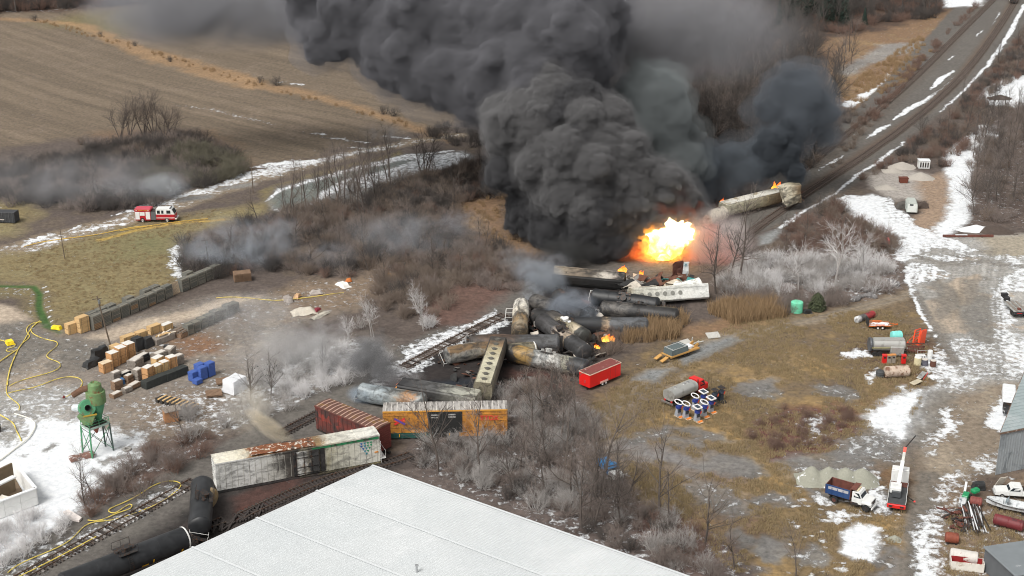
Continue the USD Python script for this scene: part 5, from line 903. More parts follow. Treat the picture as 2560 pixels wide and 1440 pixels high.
# ---------------------------------------------------------------- the big white roof at the bottom of the picture
ZR = 9.0
a0, b0, c0 = P(932, 1163, ZR), P(330, 1440, ZR), P(1720, 1440, ZR)
u_ = (b0 - a0) / np.linalg.norm(b0 - a0); v_ = (c0 - a0) / np.linalg.norm(c0 - a0); LU, LV = 66.0, 82.0
t = thing('warehouse', 'large building with a white corrugated metal roof filling the bottom centre', 'building')
ROOFW = M('roof_white', (.55, .575, .585), .5, .0, .035, .25, second=(.5, .53, .545), sscale=.1, lo=.4, hi=.8, third=(.6, .62, .63), tscale=.08, tlo=.5, thi=.7)
EAVE = M('roof_trim', (.62, .64, .65), .5)
pitch_ = .022
nb = 7
for k in range(nb):   # sheets run down the building, lapped one over the next
    y0, y1 = k * LU / nb, (k + 1) * LU / nb + .35
    xs = np.arange(0, LV, .15); prof = np.tile([0, .0, .085], len(xs) // 3 + 1)[:len(xs)]; n = len(xs)
    rows = []
    for y_ in (y0, y1): rows.append(a0 + xs[:, None] * v_ + y_ * u_ + np.stack([0 * xs, 0 * xs, prof + .05 * k - .03 * (y_ == y1) - pitch_ * 0 * xs], 1))
    v = np.vstack(rows); i = np.arange(n - 1); f = np.stack([i, i + 1, n + i + 1, n + i], 1); part('roof_sheet', (v, f), ROOFW, t)
    part('lap_strip', MB().add([a0 + q * v_ + (y0 + dy) * u_ + [0, 0, .06 + .05 * k + .06] for q, dy in ((0, 0), (LV, 0), (LV, .35), (0, .35))], [[0, 1, 2], [0, 2, 3]]), M('snowy_lap', (.575, .6, .615), .6, var=.04), t)
for q0, q1 in ((18.5, 19.1), (39.0, 39.5), (60, 60.6)):
    part('ridge_strip', MB().add([a0 + q * v_ + y_ * u_ + [0, 0, .13 + .05 * nb] for q, y_ in ((q0, 0), (q1, 0), (q1, LU), (q0, LU))], [[0, 1, 2], [0, 2, 3]]).map(lambda q: q - [0, 0, .05]), M('snow_drift', (.8, .82, .83), .6, var=.05), t) if False else None
for k, (p0, p1) in enumerate(((a0, a0 + LV * v_), (a0, a0 + LU * u_))):
    part('eave_trim', MB().bar(p0 - [0, 0, .2], p1 - [0, 0, .2 if k == 0 else -.0], .14, .3), EAVE, t)
    part('wall', MB().bar(np.array([*(p0 + (.5 * u_ if k == 0 else .5 * v_))[:2], ZR / 2 - .3]), np.array([*(p1 + (.5 * u_ if k == 0 else .5 * v_))[:2], ZR / 2 - .3]), .2, ZR - .4), M('wall_grey', s2l(150, 150, 148), .7, var=.1), t)
p0 = P(1042, 1432, ZR); part('roof_vent', MB().cyl(p0, p0 + [0, 0, .9], .12, n=10).cyl(p0 + [0, 0, .9], p0 + [0, 0, 1.05], .22, n=10), M('vent_zinc', (.4, .41, .42), .5, .6), t)
# grey barn on the right edge
t = thing('barn', 'grey metal barn with a sloping roof cut by the right edge', 'building')
zb = 6.9; w0 = P(2494, 1188); e0 = P(2500, 1082, zb); hx = P(2600, 1062, zb) - P(2500, 1082, zb); hx /= np.linalg.norm(hx); rise = 3.0
w0 = np.array([e0[0] + .25, e0[1] + .25, 0.]); rk = P(2560, 930, zb + rise) - e0; rk *= 1.25; sk = np.array([rk[0], rk[1], 0]); sk /= np.linalg.norm(sk); BL = 16
BARNW = M('barn_wall', s2l(150, 156, 160), .55, .2, .08, 1.5, second=s2l(130, 136, 140), sscale=.4); BARNR = M('barn_roof', s2l(150, 162, 164), .5, .2, .07, .8, second=s2l(166, 174, 176), sscale=.3)
fn = np.array([hx[1], -hx[0], 0])
for k in range(18):
    q = w0 + hx * (k * .9); part('wall_panel', MB().add([q, q + hx * .88, q + hx * .88 + [0, 0, zb], q + [0, 0, zb]], [[0, 1, 2], [0, 2, 3]]).bar(q + fn * .03, q + [0, 0, zb] + fn * .03, .07).bar(q + hx * .45 + fn * .02, q + hx * .45 + [0, 0, zb] + fn * .02, .05), BARNW, t)
part('side_wall', MB().add([w0, w0 + sk * 20, w0 + sk * 20 + [0, 0, zb], w0 + [0, 0, zb]], [[0, 2, 1], [0, 3, 2]]), BARNW, t)
for k in range(22):
    q, q1 = e0 + rk * k / 22, e0 + rk * (k + .98) / 22; part('roof_panel', MB().add([q, q + hx * BL, q1 + hx * BL, q1], [[0, 1, 2], [0, 2, 3]]).bar(q + [0, 0, .03], q + hx * BL + [0, 0, .03], .05), BARNR, t)
part('eave_board', MB().bar(e0 - [0, 0, .14], e0 + hx * BL - [0, 0, .14], .1, .3).bar(e0 - [0, 0, .1], e0 + rk - [0, 0, .1], .1, .2), M('eave_brown', s2l(104, 84, 72), .7, second=s2l(170, 160, 150), sscale=.6), t)
part('stain', MB().add([w0 + hx * q + [0, 0, z] + fn * .05 for q, z in ((1.2, .6), (1.7, .5), (2.0, 2.2), (2.4, 3.3), (1.8, 3.2), (1.6, 2.2))], [[0, 1, 2], [0, 2, 5], [5, 2, 3], [5, 3, 4]]), M('barn_stain', s2l(112, 118, 122), .8, var=.2), t)
# corner building, bottom right
t = thing('shed', 'dark grey flat roofed shed in the bottom right corner', 'building', P(2556, 1462), .25)
part('wall', MB().box((1.2, 1.2, 1.5), (8, 6.6, 3)), M('shed_wall', s2l(92, 96, 100), .7, var=.1), t); part('roof', MB().rbox((1.2, 1.2, 3.1), (8.4, 7, .25), .06), M('shed_roof', s2l(118, 124, 128), .6, var=.12, vscale=.5, second=(.7, .72, .73), sscale=.25, lo=.6, hi=.63), t)
# white block enclosure, bottom left
t = thing('enclosure', 'white block walled enclosure with a brown bay at the bottom left edge', 'building')
WB = M('block_white', (.72, .72, .7), .8, var=.06, vscale=2); p0, p1, p2 = P(-70, 1322), P(94, 1260), P(38, 1192)
for (q0, q1) in ((p0, p1), (p1, p2)):
    L = np.linalg.norm(q1 - q0); n = max(2, int(L / 2.2))
    for k in range(n):
        for h in range(2):
            A_, B_ = q0 + (q1 - q0) * k / n, q0 + (q1 - q0) * (k + .985) / n; part('wall_block', MB().bar(A_ + [0, 0, .6 + h * 1.22], B_ + [0, 0, .6 + h * 1.22], .3, 1.2), WB, t)
    part('coping', MB().bar(q0 + [0, 0, 2.5], q1 + [0, 0, 2.5], .45, .16), M('coping_snow', (.82, .83, .84), .7, var=.04), t)
part('bay_floor', MB().slab([(x, y) for x, y, _ in (P(-70, 1300), P(70, 1252), P(38, 1196), P(-70, 1210))], -.02, .06), M('bay_brown', s2l(104, 88, 70), .9, var=.3, second=s2l(84, 70, 58)), t)
part('back_wall', MB().bar(P(-60, 1238, 2.2), P(34, 1192, 2.2), .25, 4.4), M('bay_wall', s2l(112, 96, 76), .85, var=.25, vscale=1.2), t); part('roof_edge', MB().bar(P(-60, 1238, 4.5), P(36, 1191, 4.5), .8, .2), WB, t)
part('tarpaulin', (lambda m: (crumple(m[0], .3, .8, 3), m[1]))(dense(MB().box(P(20, 1258, .5), (4.2, 2.0, .1), rz=-.4, rx=.45), 4)), M('tarp_dusty', s2l(214, 208, 198), .8, var=.1), t)
# green dust cyclone on its steel frame
legs = [P(207, 1132), P(231, 1146), P(284, 1126), P(264, 1116)]; zc = 4.6
GRN = M('tower_green', s2l(78, 140, 104), .6, .1, .2, 1.5, second=s2l(110, 90, 60), sscale=1.1, lo=.56, hi=.66); GRN2 = M('tower_moss', s2l(104, 132, 88), .65, .1, .2, 1.5, second=s2l(120, 84, 56), sscale=1.4, lo=.55, hi=.65); DKF = M('tower_steel', s2l(70, 84, 80), .6, .3, .2)
ctr = sum(legs) / 4; t = thing('dust_cyclone', 'green rusty dust cyclone tower on a steel frame beside the snow', 'industrial machine', (0, 0, 0))
tops = [q * .92 + ctr * .08 + [0, 0, zc] for q in legs]
for k in range(4): part('leg', MB().bar(legs[k], tops[k], .2), GRN if k < 2 else DKF, t)
for k in range(4):
    j = (k + 1) % 4; part('cross_brace', MB().bar(legs[k] + [0, 0, .3], tops[j] - [0, 0, .4], .08).bar(legs[j] + [0, 0, .3], tops[k] - [0, 0, .4], .08), GRN if k < 2 else DKF, t)
    part('deck_beam', MB().bar(tops[k], tops[j], .16, .28), M('beam_pale', s2l(150, 170, 160), .6), t); part('guard_rail', MB().bar(tops[k] + [0, 0, 1.0], tops[j] + [0, 0, 1.0], .06).bar(tops[k] + [0, 0, .55], tops[j] + [0, 0, .55], .05).bar(tops[k], tops[k] + [0, 0, 1.0], .07).bar((tops[k] + tops[j]) / 2, (tops[k] + tops[j]) / 2 + [0, 0, 1.0], .06), GRN, t)
part('deck', MB().slab([(q[0], q[1]) for q in tops], zc + .05, zc + .13), M('deck_grate', s2l(64, 62, 56), .8, .2, .3), t)
cy = (tops[2] + tops[3]) / 2 * .75 + (tops[0] + tops[1]) / 2 * .25; fan = (tops[0] + tops[1]) / 2 * .8 + (tops[2] + tops[3]) / 2 * .2
cy = cy + [-.3, .2, 0]
part('cyclone_cone', MB().lathe([(.0, zc + .3), (.42, zc + .3), (1.25, zc + 3.2), (1.25, zc + 3.25)], 20, 'z', None, (cy[0], cy[1], 0)), GRN, t, smooth=40); part('cyclone_drum', MB().lathe([(1.3, zc + 3.2), (1.42, zc + 3.25), (1.42, zc + 5.0), (1.36, zc + 5.1), (0, zc + 5.1)], 20, 'z', None, (cy[0], cy[1], 0)), GRN2, t, smooth=40)
part('cyclone_cap', MB().lathe([(1.05, zc + 5.1), (.95, zc + 6.2), (.8, zc + 6.3), (.55, zc + 6.5), (.45, zc + 6.3), (.0, zc + 6.2)], 18, 'z', None, (cy[0], cy[1], 0)), GRN2, t, smooth=40)
part('duct', MB().tube([(cy[0] - .8, cy[1], zc + 5.6), (cy[0] - 2.0, cy[1] + .2, zc + 5.2), (cy[0] - 3.4, cy[1] + .2, zc + 4.3)], [.5, .5, .45], 10), M('duct_rust', s2l(96, 68, 50), .8, var=.3), t)
part('fan_housing', MB().lathe([(0, -.55), (1.15, -.55), (1.25, -.4), (1.25, .4), (1.15, .55), (.55, .55), (.5, .7), (.42, .7), (.4, .2), (0, .2)], 22, 'z', rotm(1.2, 0, .5), (fan[0], fan[1], zc + 3.0)), GRN, t, smooth=40); part('fan_inlet', MB().lathe([(0, .3), (.36, .3), (.36, .74), (.45, .74)], 16, 'z', rotm(1.2, 0, .5), (fan[0], fan[1], zc + 3.0)), M('hole_black', (.01, .01, .01), .9), t)
part('hopper_box', MB().hull([(fan[0] + x, fan[1] + y, z) for x, y, z in ((-1.3, -1, zc + 2.0), (1.3, -1, zc + 2.0), (1.3, 1, zc + 2.0), (-1.3, 1, zc + 2.0), (-.6, -.5, zc + .4), (.6, -.5, zc + .4), (.6, .5, zc + .4), (-.6, .5, zc + .4))]), GRN2, t); part('motor', MB().rbox((fan[0] - 1.7, fan[1] + .3, zc + 2.9), (1.2, 1.0, .9), .2), M('motor_pale', s2l(200, 206, 210), .5), t)
part('yellow_brace', MB().bar((fan[0] - .3, fan[1] - 1.1, zc + 2.1), (fan[0] + 1.6, fan[1] - .7, zc + 2.3), .12, .2), M('brace_ochre', s2l(170, 140, 50), .6), t); part('chute', MB().hull([(ctr[0] + x, ctr[1] + y, z) for x, y, z in ((-.6, -.6, zc), (.6, -.6, zc), (.6, .6, zc), (-.6, .6, zc), (0, -.1, zc - 1.4), (.2, .1, zc - 1.4), (.1, -.2, zc - 1.4), (0, .2, zc - 1.3))]), M('chute_rust', s2l(140, 70, 54), .7), t)
solo('steel_skid', MB().rbox(P(205, 1141, .3), (3.6, 1.3, .6), .08, rz=.55), M('skid_rust', s2l(126, 92, 82), .8, var=.3, second=(.7, .7, .7), sscale=1.5), 'rusty snow dusted skid under the left legs of the green tower', 'steel skid')
solo('tyre', MB().lathe([(.35, -.12), (.62, -.12), (.66, 0), (.62, .12), (.35, .12), (.35, -.12)], 20, 'z', None, P(317, 1123, .12)), M('tyre_dusted', s2l(150, 148, 144), .9, var=.3), 'snow dusted tyre lying right of the green tower', 'tyre')
# ---- poles
POLE = M('pole_wood', s2l(96, 84, 72), .9, var=.25, vscale=3, vstretch=(1, 1, .2))
def pole(px, py, h, label, lean=(0, 0), arm=True, r=.15):
    t = thing('utility_pole', label, 'pole', P(px, py), 0); part('shaft', MB().cyl((0, 0, -.2), (lean[0], lean[1], h), r, r * .7, 8), POLE, t)
    if arm: part('crossarm', MB().box((lean[0], lean[1] - .1, h - .5), (1.6, .12, .14), rz=.4), POLE, t); part('transformer', MB().cyl((lean[0] + .3, lean[1], h - 1.4), (lean[0] + .3, lean[1], h - .7), .22, n=10), M('transformer_grey', s2l(110, 112, 112), .5), t)
pole(281, 880, 10.4, 'dark leaning utility pole beside the black scrap and the lumber', (-1.7, .3)); pole(525, 676, 7.0, 'pale utility pole in the smoke behind the crate row', (-.5, 0)); pole(162, 646, 6.6, 'thin pale pole standing on the lawn', (-.3, 0), False, .1); pole(633, 482, 9.0, 'thin pole beside the snowy farm track', (0, 0), False, .12)
# ---- lumber yard
WEATH = [M(f'slat_grey_{("dark", "mid", "tan")[k]}', c, .9, var=.25, vscale=2.5, vstretch=(.3, 3, 3)) for k, c in enumerate((s2l(104, 104, 98), s2l(124, 120, 110), s2l(146, 118, 90)))]
def crate_stack(label, p, rz, w=1.95, d=1.3, h=2.7, tanrow=(), seed=0, group=None):
    t = thing('pallet_bin_stack', label, 'crates', p, rz, group); r_ = np.random.default_rng(seed)
    part('frame', MB().box((0, 0, h / 2), (w - .1, d - .1, h - .06)), M('crate_shade', s2l(70, 68, 64), .9), t)  # solid dark core; its colour stands in for shade behind the slats
    n = 9
    for k in range(n): part('slat', MB().box((0, -d / 2, (k + .5) * h / n), (w, .05, h / n * .7), ry=r_.normal(0, .006)), WEATH[2] if k in tanrow else WEATH[int(r_.integers(0, 2))], t)
    for k in range(5): part('top_board', MB().box((0, -d / 2 + (k + .5) * d / 5, h + .01), (w, d / 5 * .8, .05), ry=r_.normal(0, .01)), WEATH[int(r_.integers(0, 2))], t)
    for s in (-1, 1):
        part('side_panel', MB().box((s * w / 2, 0, h / 2), (.04, d, h)), WEATH[0], t); part('corner_post', MB().box((s * (w / 2 - .05), -d / 2 - .04, h / 2), (.1, .05, h)), WEATH[1], t)
    return t
A_, B_ = P(246, 822), P(545, 692); n = 15; hd = math.atan2(B_[1] - A_[1], B_[0] - A_[0]); rr = np.random.default_rng(8); nrm = np.array([-math.sin(hd), math.cos(hd), 0])
for k in range(n):
    q = A_ + (B_ - A_) * (k / (n - 1)) + nrm * .65
    if k == 9: continue
    crate_stack('grey slatted crate stack in the long row along the lawn' if k not in (0, 14) else ('grey and tan slatted crate stack, nearest in the long row', 'grey crate stack at the smoky far end of the long row')[k > 0], q, hd + rr.normal(0, .02), 1.95, 1.3, rr.uniform(2.2, 2.6), ((0, 1, 2, 3) if k == 0 else (0, 1) if k in (2, 6) else (3, 4, 5) if k == 4 else ()), k, 'crate stacks in the long row' if k not in (0, 14) else None)
    if k in (0, 1, 2, 4, 6, 7, 11): crate_stack('weathered crate stack in the second line behind the long row', q + nrm * 1.5 + (B_ - A_) / n * .3, hd, 1.9, 1.3, 2.6, (), 40 + k, 'crate stacks behind the long row')
q = A_ + (B_ - A_) * (9 / 14) + nrm * .3; t = thing('pallet', 'pale wooden pallet leaning upright in the gap of the crate row', 'pallet', q, hd, None, None, -.2)
for k in range(6): part('board', MB().box((-.85 + k * .34, 0, 1.2), (.22, .05, 2.4)), M('pallet_pale', s2l(170, 152, 128), .9, var=.2), t)
for z in (.2, 1.2, 2.2): part('rail', MB().box((0, .07, z), (1.95, .08, .12)), LOOKS['pallet_pale'], t)
for k in range(8):
    A2, B2 = P(472, 834), P(585, 778); q = A2 + (B2 - A2) * k / 7; crate_stack('grey crate stack in the short row across the lane', q, .93 + rr.normal(0, .03), 1.35, 1.5, rr.uniform(1.7, 2.1), (), 70 + k, 'crate stacks in the short row')
LUM = [M('lumber_tan', s2l(196, 164, 118), .85, var=.3, vscale=1.5, vstretch=(.3, 6, 6)), M('lumber_orange', s2l(186, 142, 98), .85, var=.3, vscale=1.5, vstretch=(.3, 6, 6)), M('lumber_pale', s2l(206, 188, 160), .85, var=.2)]
def bundle(label, p, rz, w, d, h, m=0, layers=2, snowy=False, group=None, z=0.):
    t = thing('lumber_bundle', label, 'lumber', (p[0], p[1], z), rz, group); lh = h / layers
    for k in range(layers):
        pk = part('pack', MB().box((0, 0, k * lh + lh / 2), (w - .06, d - .06, lh - .12)), LUM[m], t)
        for j in range(5):
            for s in (-1, 1): part('plank_edge', MB().box((0, s * (d / 2 - .02), k * lh + (j + .5) * lh / 5), (w, .05, lh / 5 * .78)), LUM[m], pk)
        for x in (-w * .3, w * .3): part('strap', MB().box((x, 0, k * lh + lh / 2), (.05, d + .02, lh)), M('strap_dark', (.08, .07, .06), .6), pk)
    part('cover_sheet', MB().box((0, 0, h), (w * .98, d * .97, .05)), M('sheet_snowed', (.66, .64, .6), .7, var=.1) if snowy else LUM[2 if m else 0], t)
    return t
H55 = hd
for (x, yq, w, d, h, m, la, sn, lb) in ((180, 832, 1.9, 1.3, 1.9, 0, 2, 0, 'low tan lumber bundle at the near end of the crate row'), (208, 828, 2.2, 1.4, 3.0, 0, 3, 0, 'tall tan lumber bundle in three packs before the crate row'),
    (322, 862, 2.4, 1.3, 1.9, 0, 2, 0, 'tan lumber bundle, first of four across the lane'), (354, 850, 2.2, 1.3, 1.7, 0, 2, 0, 'tan lumber bundle behind the black tarped heap'), (386, 832, 2.3, 1.2, 1.6, 0, 2, 0, 'tan lumber bundle, third of four across the lane'), (416, 824, 2.2, 1.2, 1.2, 0, 1, 1, 'snow dusted tan lumber bundle, last of four across the lane'),
    (266, 928, 2.0, 1.4, 1.7, 1, 2, 0, 'orange tan bundle at the near end of the boxed row by the pole'), (284, 914, 1.7, 1.6, 2.6, 1, 2, 1, 'orange tan bundle, second in the boxed row by the pole'), (304, 904, 1.5, 1.6, 2.7, 1, 2, 1, 'orange tan bundle, third in the boxed row by the pole'), (323, 893, 1.6, 1.7, 2.7, 1, 2, 1, 'orange tan bundle at the far end of the boxed row by the pole'), (290, 884, 1.6, 1.4, 1.6, 0, 2, 0, 'pale tan bundle behind the boxed row by the pole'),
    (372, 950, 1.6, 1.3, 2.4, 1, 2, 1, 'orange bundle at the near end of the snowy topped row'), (393, 940, 1.5, 1.3, 2.1, 0, 2, 1, 'tan bundle, second in the snowy topped row'), (412, 932, 1.3, 1.3, 2.3, 0, 2, 1, 'tan bundle, third in the snowy topped row'), (430, 922, 1.5, 1.4, 2.4, 1, 2, 1, 'orange tan bundle at the far end of the snowy topped row'), (396, 922, 1.8, 1.3, 2.2, 0, 2, 1, 'snow topped bundle behind the snowy topped row')):
    bundle(lb, P(x, yq), H55 - .1 + rng.normal(0, .06), w * rng.uniform(.93, 1.07), d, h * rng.uniform(.92, 1.06), m, la, bool(sn))
GREYB = [M('board_grey', s2l(134, 126, 118), .9, var=.3, vscale=2), M('board_brown', s2l(128, 104, 84), .9, var=.3, vscale=2), M('black_plastic', (.022, .023, .024), .5, var=.3, second=(.5, .5, .5), sscale=1.8, lo=.68, hi=.7), M('snowed_board', s2l(196, 190, 182), .9, var=.15), M('blue_tarp', s2l(70, 110, 156), .6, var=.2)]
for (x, yq, w, d, h, m, lb) in ((340, 918, 2.6, 1.8, 1.6, 0, 'grey weathered board stack between the two bundle rows'), (356, 902, 2.4, 1.4, 1.2, 2, 'black covered stack behind the grey board stack'), (400, 900, 2.4, 1.5, 1.5, 0, 'grey board stack with scraps on top beyond the snowy row'), (425, 890, 2.2, 1.6, 1.6, 0, 'dark grey board stack by the black barrel'), (448, 908, 1.4, 1.3, 1.6, 0, 'small grey crate with a white lid at the end of the rows'),
    (345, 948, 1.5, 1.4, 1.9, 0, 'grey slatted crate left of the snowy topped row'), (312, 942, 2.0, 1.2, .9, 2, 'black slatted stack dusted with snow'), (290, 948, 1.6, 1.2, 1.4, 0, 'grey brown crate left of the blue tarp'), (302, 960, 1.2, .9, .9, 4, 'small stack under a blue tarp'), (322, 955, 1.3, 1.1, 1.3, 1, 'brown crate with a snowy top by the blue tarp'), (293, 972, 1.7, 1.2, 1.5, 1, 'brown board stack behind the green tower'), (335, 968, 2.4, 1.3, .7, 1, 'low brown pallet stack right of the brown boards'), (318, 978, 1.5, 1.1, .7, 0, 'low grey pallet stack near the brown boards'), (290, 990, 2.0, 1.2, .6, 1, 'heap of tan boards right of the green tower top')):
    t = thing('board_stack', lb, 'board stack', P(x, yq), H55 + rng.normal(0, .12)); n = max(3, int(h / .18))
    for k in range(n): part('board_layer', MB().box((rng.normal(0, .03), rng.normal(0, .03), (k + .5) * h / n), (w * rng.uniform(.9, 1), d * rng.uniform(.92, 1), h / n * .8), rz=rng.normal(0, .02)), GREYB[m], t)
    part('top_sheet', MB().box((.05, 0, h + .03), (w * .8, d * .7, .05), rz=.05), GREYB[3 if m != 4 else 4], t)
BLK = GREYB[2]
def blob(name, label, cat, px, py, size, mat, seed, rz=0, amp=.25, top=.75):
    w, d, h = size; v, f = dense(MB().hull([(sx * w / 2, sy * d / 2, 0) for sx in (-1, 1) for sy in (-1, 1)] + [(sx * w / 2 * top, sy * d / 2 * top, h) for sx in (-1, 1) for sy in (-1, 1)]), 3)
    v = crumple(v, amp, .8, seed); v[:, 2] = np.maximum(v[:, 2], -.02); return solo(name, MB().add(v, f, rotm(0, 0, rz), P(px, py)), mat, label, cat, smooth=45)
blob('tarped_heap', 'black tarped heap with two humps by the lane', 'tarped heap', 345, 872, (2.2, 1.8, 2.2), BLK, 1, H55, .2); blob('tarped_heap', 'lower black tarped heap right of the two humped one', 'tarped heap', 368, 866, (2.0, 1.6, 1.7), BLK, 2, H55, .2)
for k, (x, yq, s) in enumerate(((232, 912, (3.6, 1.5, 1.0)), (250, 895, (3.4, 1.5, 1.9)))): blob('scrap_pile', ('low black pile of bagged scrap with snow at its tip', 'black pile of scrap at the foot of the utility pole')[k], 'scrap pile', x, yq, s, BLK, 10 + k, H55, .4)
blob('wrapped_bale', 'white wrapped bale beside the dark trees', 'wrapped bale', 588, 975, (3.4, 2.6, 2.2), M('wrap_white', s2l(214, 216, 220), .5, var=.06), 14, H55, .18, .9); blob('barrel_heap', 'black round barrel standing among the board stacks', 'barrel', 417, 878, (.9, .9, 1.1), BLK, 15, 0, .05, .95)
for k in range(4): blob('tarped_heap', ('dark green black long covered stack, nearest length', 'dark covered stack, second length', 'dark covered stack, third length beside the blue crates', 'dark covered stack at the far end by the blue crates')[k], 'covered stack', 374 + k * 26, 966 - k * 10, (2.3, 1.5, 1.3), M('black_green', (.026, .03, .028), .6, var=.4), 20 + k, H55 - .12, .1, .95)
BLUEC = M('crate_blue', s2l(64, 92, 160), .55, var=.12, vscale=2)
for k, (x, yq, n, w) in enumerate(((484, 950, 6, 1.3), (506, 946, 8, 1.5), (526, 938, 9, 1.4), (500, 934, 7, 1.5), (494, 958, 3, 1.3))):
    t = thing('blue_crate_stack', ('stack of blue plastic crates, left one', 'stack of blue plastic crates in the middle', 'tallest stack of blue plastic crates on the right', 'stack of blue plastic crates behind the middle one', 'low stack of blue plastic crates in front')[k], 'crates', P(x, yq), H55 - .1)
    for j in range(n): part('crate', MB().rbox((0, 0, j * .27 + .13), (w, 1.2, .22), .03).box((0, 0, j * .27 + .25), (w * .9, 1.1, .04)), BLUEC, t)
t = thing('skid_row', 'row of black blocks with tan planks between, near the green tower', 'pallets', P(440, 1012), -.50)
for k in range(8):
    x = -3.3 + k * .95; part('block', MB().box((x, 0, .35), (.5, 1.7, .7)).box((x, -.7, .72), (.4, .3, .12)), M('block_black', (.035, .033, .03), .8, var=.3), t); part('plank', MB().box((x + .45, .05, .66), (.34, 1.9, .16), ry=.03), LUM[k % 2 and 0], t)
for (x, yq, lb) in ((535, 986, 'tan slatted pallet stack between the blue crates and the white bale'), (606, 700, 'weathered brown pallet stack in smoke at the far end of the crate row'), (560, 955, 'brown crate left of the white wrapped bale')):
    t = thing('pallet', lb, 'pallet', P(x, yq), .3); hh = 2 if yq != 700 else 8
    for j in range(hh):
        for k in range(8): part('board', MB().box((-.0 + 0, -1.1 + k * .3, .15 + j * .22), (2.6 if yq != 700 else 3.4, .2, .05)), GREYB[1], t)
        for x_ in (-1.1, 0, 1.1): part('rail', MB().box((x_, 0, .07 + j * .22), (.1, 2.3, .1)), GREYB[1], t)
t = thing('wood_box', 'orange brown plywood box half hidden by brush near the pale planks', 'box', P(428, 1050), .4); part('sides', MB().box((0, 0, .9), (2.2, 1.8, 1.8)), M('plywood_orange', s2l(160, 116, 80), .85, var=.15), t); part('snowy_lid', MB().box((.2, .1, 1.85), (2.6, 2.2, .1), rz=.1), GREYB[0], t)
t = thing('lumber_tray', 'grey open tray of pale offcuts by the lane', 'tray', P(408, 852), H55 - .1); part('tray', MB().box((0, 0, .5), (4.2, 1.7, 1.0)), GREYB[0], t)
for k in range(12): part('offcut', MB().box((rng.uniform(-1.8, 1.8), rng.uniform(-.6, .6), 1.1 + rng.uniform(0, .25)), (rng.uniform(.6, 2.2), .2, .12), rz=rng.normal(0, .4)), M('offcut_white', s2l(226, 216, 200), .8, var=.1) if k % 2 else LUM[0], t)
t = thing('lumber_tray', 'brown stack of sticks at the start of the short crate row', 'sticks', P(454, 840), H55)
for k in range(14): part('stick', MB().box((rng.normal(0, .2), -.8 + k * .12, .9 + rng.uniform(-.1, .3)), (2.2, .1, .1), rz=rng.normal(0, .2)), GREYB[k % 2], t)
part('base', MB().box((0, 0, .4), (2, 1.8, .8)), GREYB[1], t)
# things round the yellow hose
for k, (x, yq, s, m, lb) in enumerate(((760, 782, (4.6, 2.6, .8), M('sheet_beige', s2l(196, 188, 174), .8, var=.1), 'big beige crumpled sheet below the yellow hose'), (744, 744, (1.6, 1.2, .7), M('sheet_tan', s2l(196, 160, 124), .8, var=.1), 'small tan heap above the yellow hose'), (858, 714, (3.4, 1.8, .7), M('sheet_white', s2l(224, 220, 214), .7, var=.1), 'white broken panels beside the end of the yellow hose'), (872, 704, (1.4, .8, .6), M('box_orange', s2l(196, 112, 52), .7), 'orange box behind the white panels'), (792, 776, (1.8, 1., .4), M('sheet_crimson', s2l(130, 44, 58), .8), 'crimson cloth right of the beige sheet'), (720, 752, (2.4, 1.4, .9), M('heap_grey', s2l(150, 142, 136), .9, var=.2), 'grey rubble heap left of the tan heap'), (790, 734, (2.8, 1.2, .6), M('heap_ash', s2l(168, 160, 154), .9, var=.2), 'heap of ash grey boards above the hose'), (800, 790, (5, 1.2, .4), M('heap_pale', s2l(176, 170, 158), .9, var=.2), 'strip of pale rubble below the beige sheet'), (955, 640, (1.2, .8, .8), M('heap_white', s2l(200, 198, 194), .9, var=.2), 'white lump in the brush above the rubble'), (975, 690, (3., 1.4, .5), M('heap_sticks', s2l(150, 120, 84), .9, var=.3), 'pile of tan sticks in the brush'))): blob('rubble_heap', lb, 'rubble', x, yq, s, m, 60 + k, .3 + k, .45, .6)
HOSE = M('hose_yellow', s2l(216, 194, 92), .7, var=.2, second=s2l(150, 136, 90), sscale=.5); HOSEW = M('hose_white', (.74, .73, .66), .6, var=.08)
def hose(label, pts, mat=None, r=.075):
    p, _ = spline([P(*q)[:2] for q in pts], .5); solo('fire_hose', MB().tube(np.column_stack([p, np.full(len(p), r + .03)]), r, 6), mat or HOSE, label, 'hose')
hose('yellow hose winding in bends across the dark slush at left', [(100, 803), (84, 815), (78, 829), (95, 842), (122, 851), (141, 856), (142, 866), (124, 881), (117, 891), (127, 899), (148, 908), (150, 918), (138, 927), (105, 938), (55, 952), (24, 966)])
hose('yellow hose running down the left edge from the loop by the ditch', [(104, 806), (88, 808), (68, 832), (74, 842), (58, 858), (40, 888), (28, 914), (20, 945), (16, 975), (20, 990), (34, 1002), (46, 1012), (47, 1026)])
hose('second yellow hose lying close along the left edge one', [(96, 806), (76, 826), (62, 850), (45, 876), (33, 902), (24, 930), (19, 965)], r=.08)
hose('yellow hose looping round to the dark red nozzle', [(18, 985), (45, 978), (90, 968), (130, 953), (165, 944), (192, 945), (206, 957), (196, 974), (180, 985), (166, 993)])
hose('white iced hose curving through the snow', [(37, 1036), (60, 1043), (80, 1052), (88, 1062), (84, 1078), (70, 1098), (45, 1118), (10, 1145), (-20, 1165)], HOSEW, .11); hose('yellow hose ending on the grey slush at left', [(-10, 1028), (15, 1047), (33, 1060), (40, 1075), (50, 1095), (53, 1103)], r=.09); hose('short yellow hose below the yellow bag', [(-10, 912), (10, 898), (42, 876)], r=.1); hose('yellow hose loop under the yellow bag', [(-10, 851), (8, 853), (24, 858), (38, 861), (34, 868), (18, 874), (16, 878), (34, 878)])
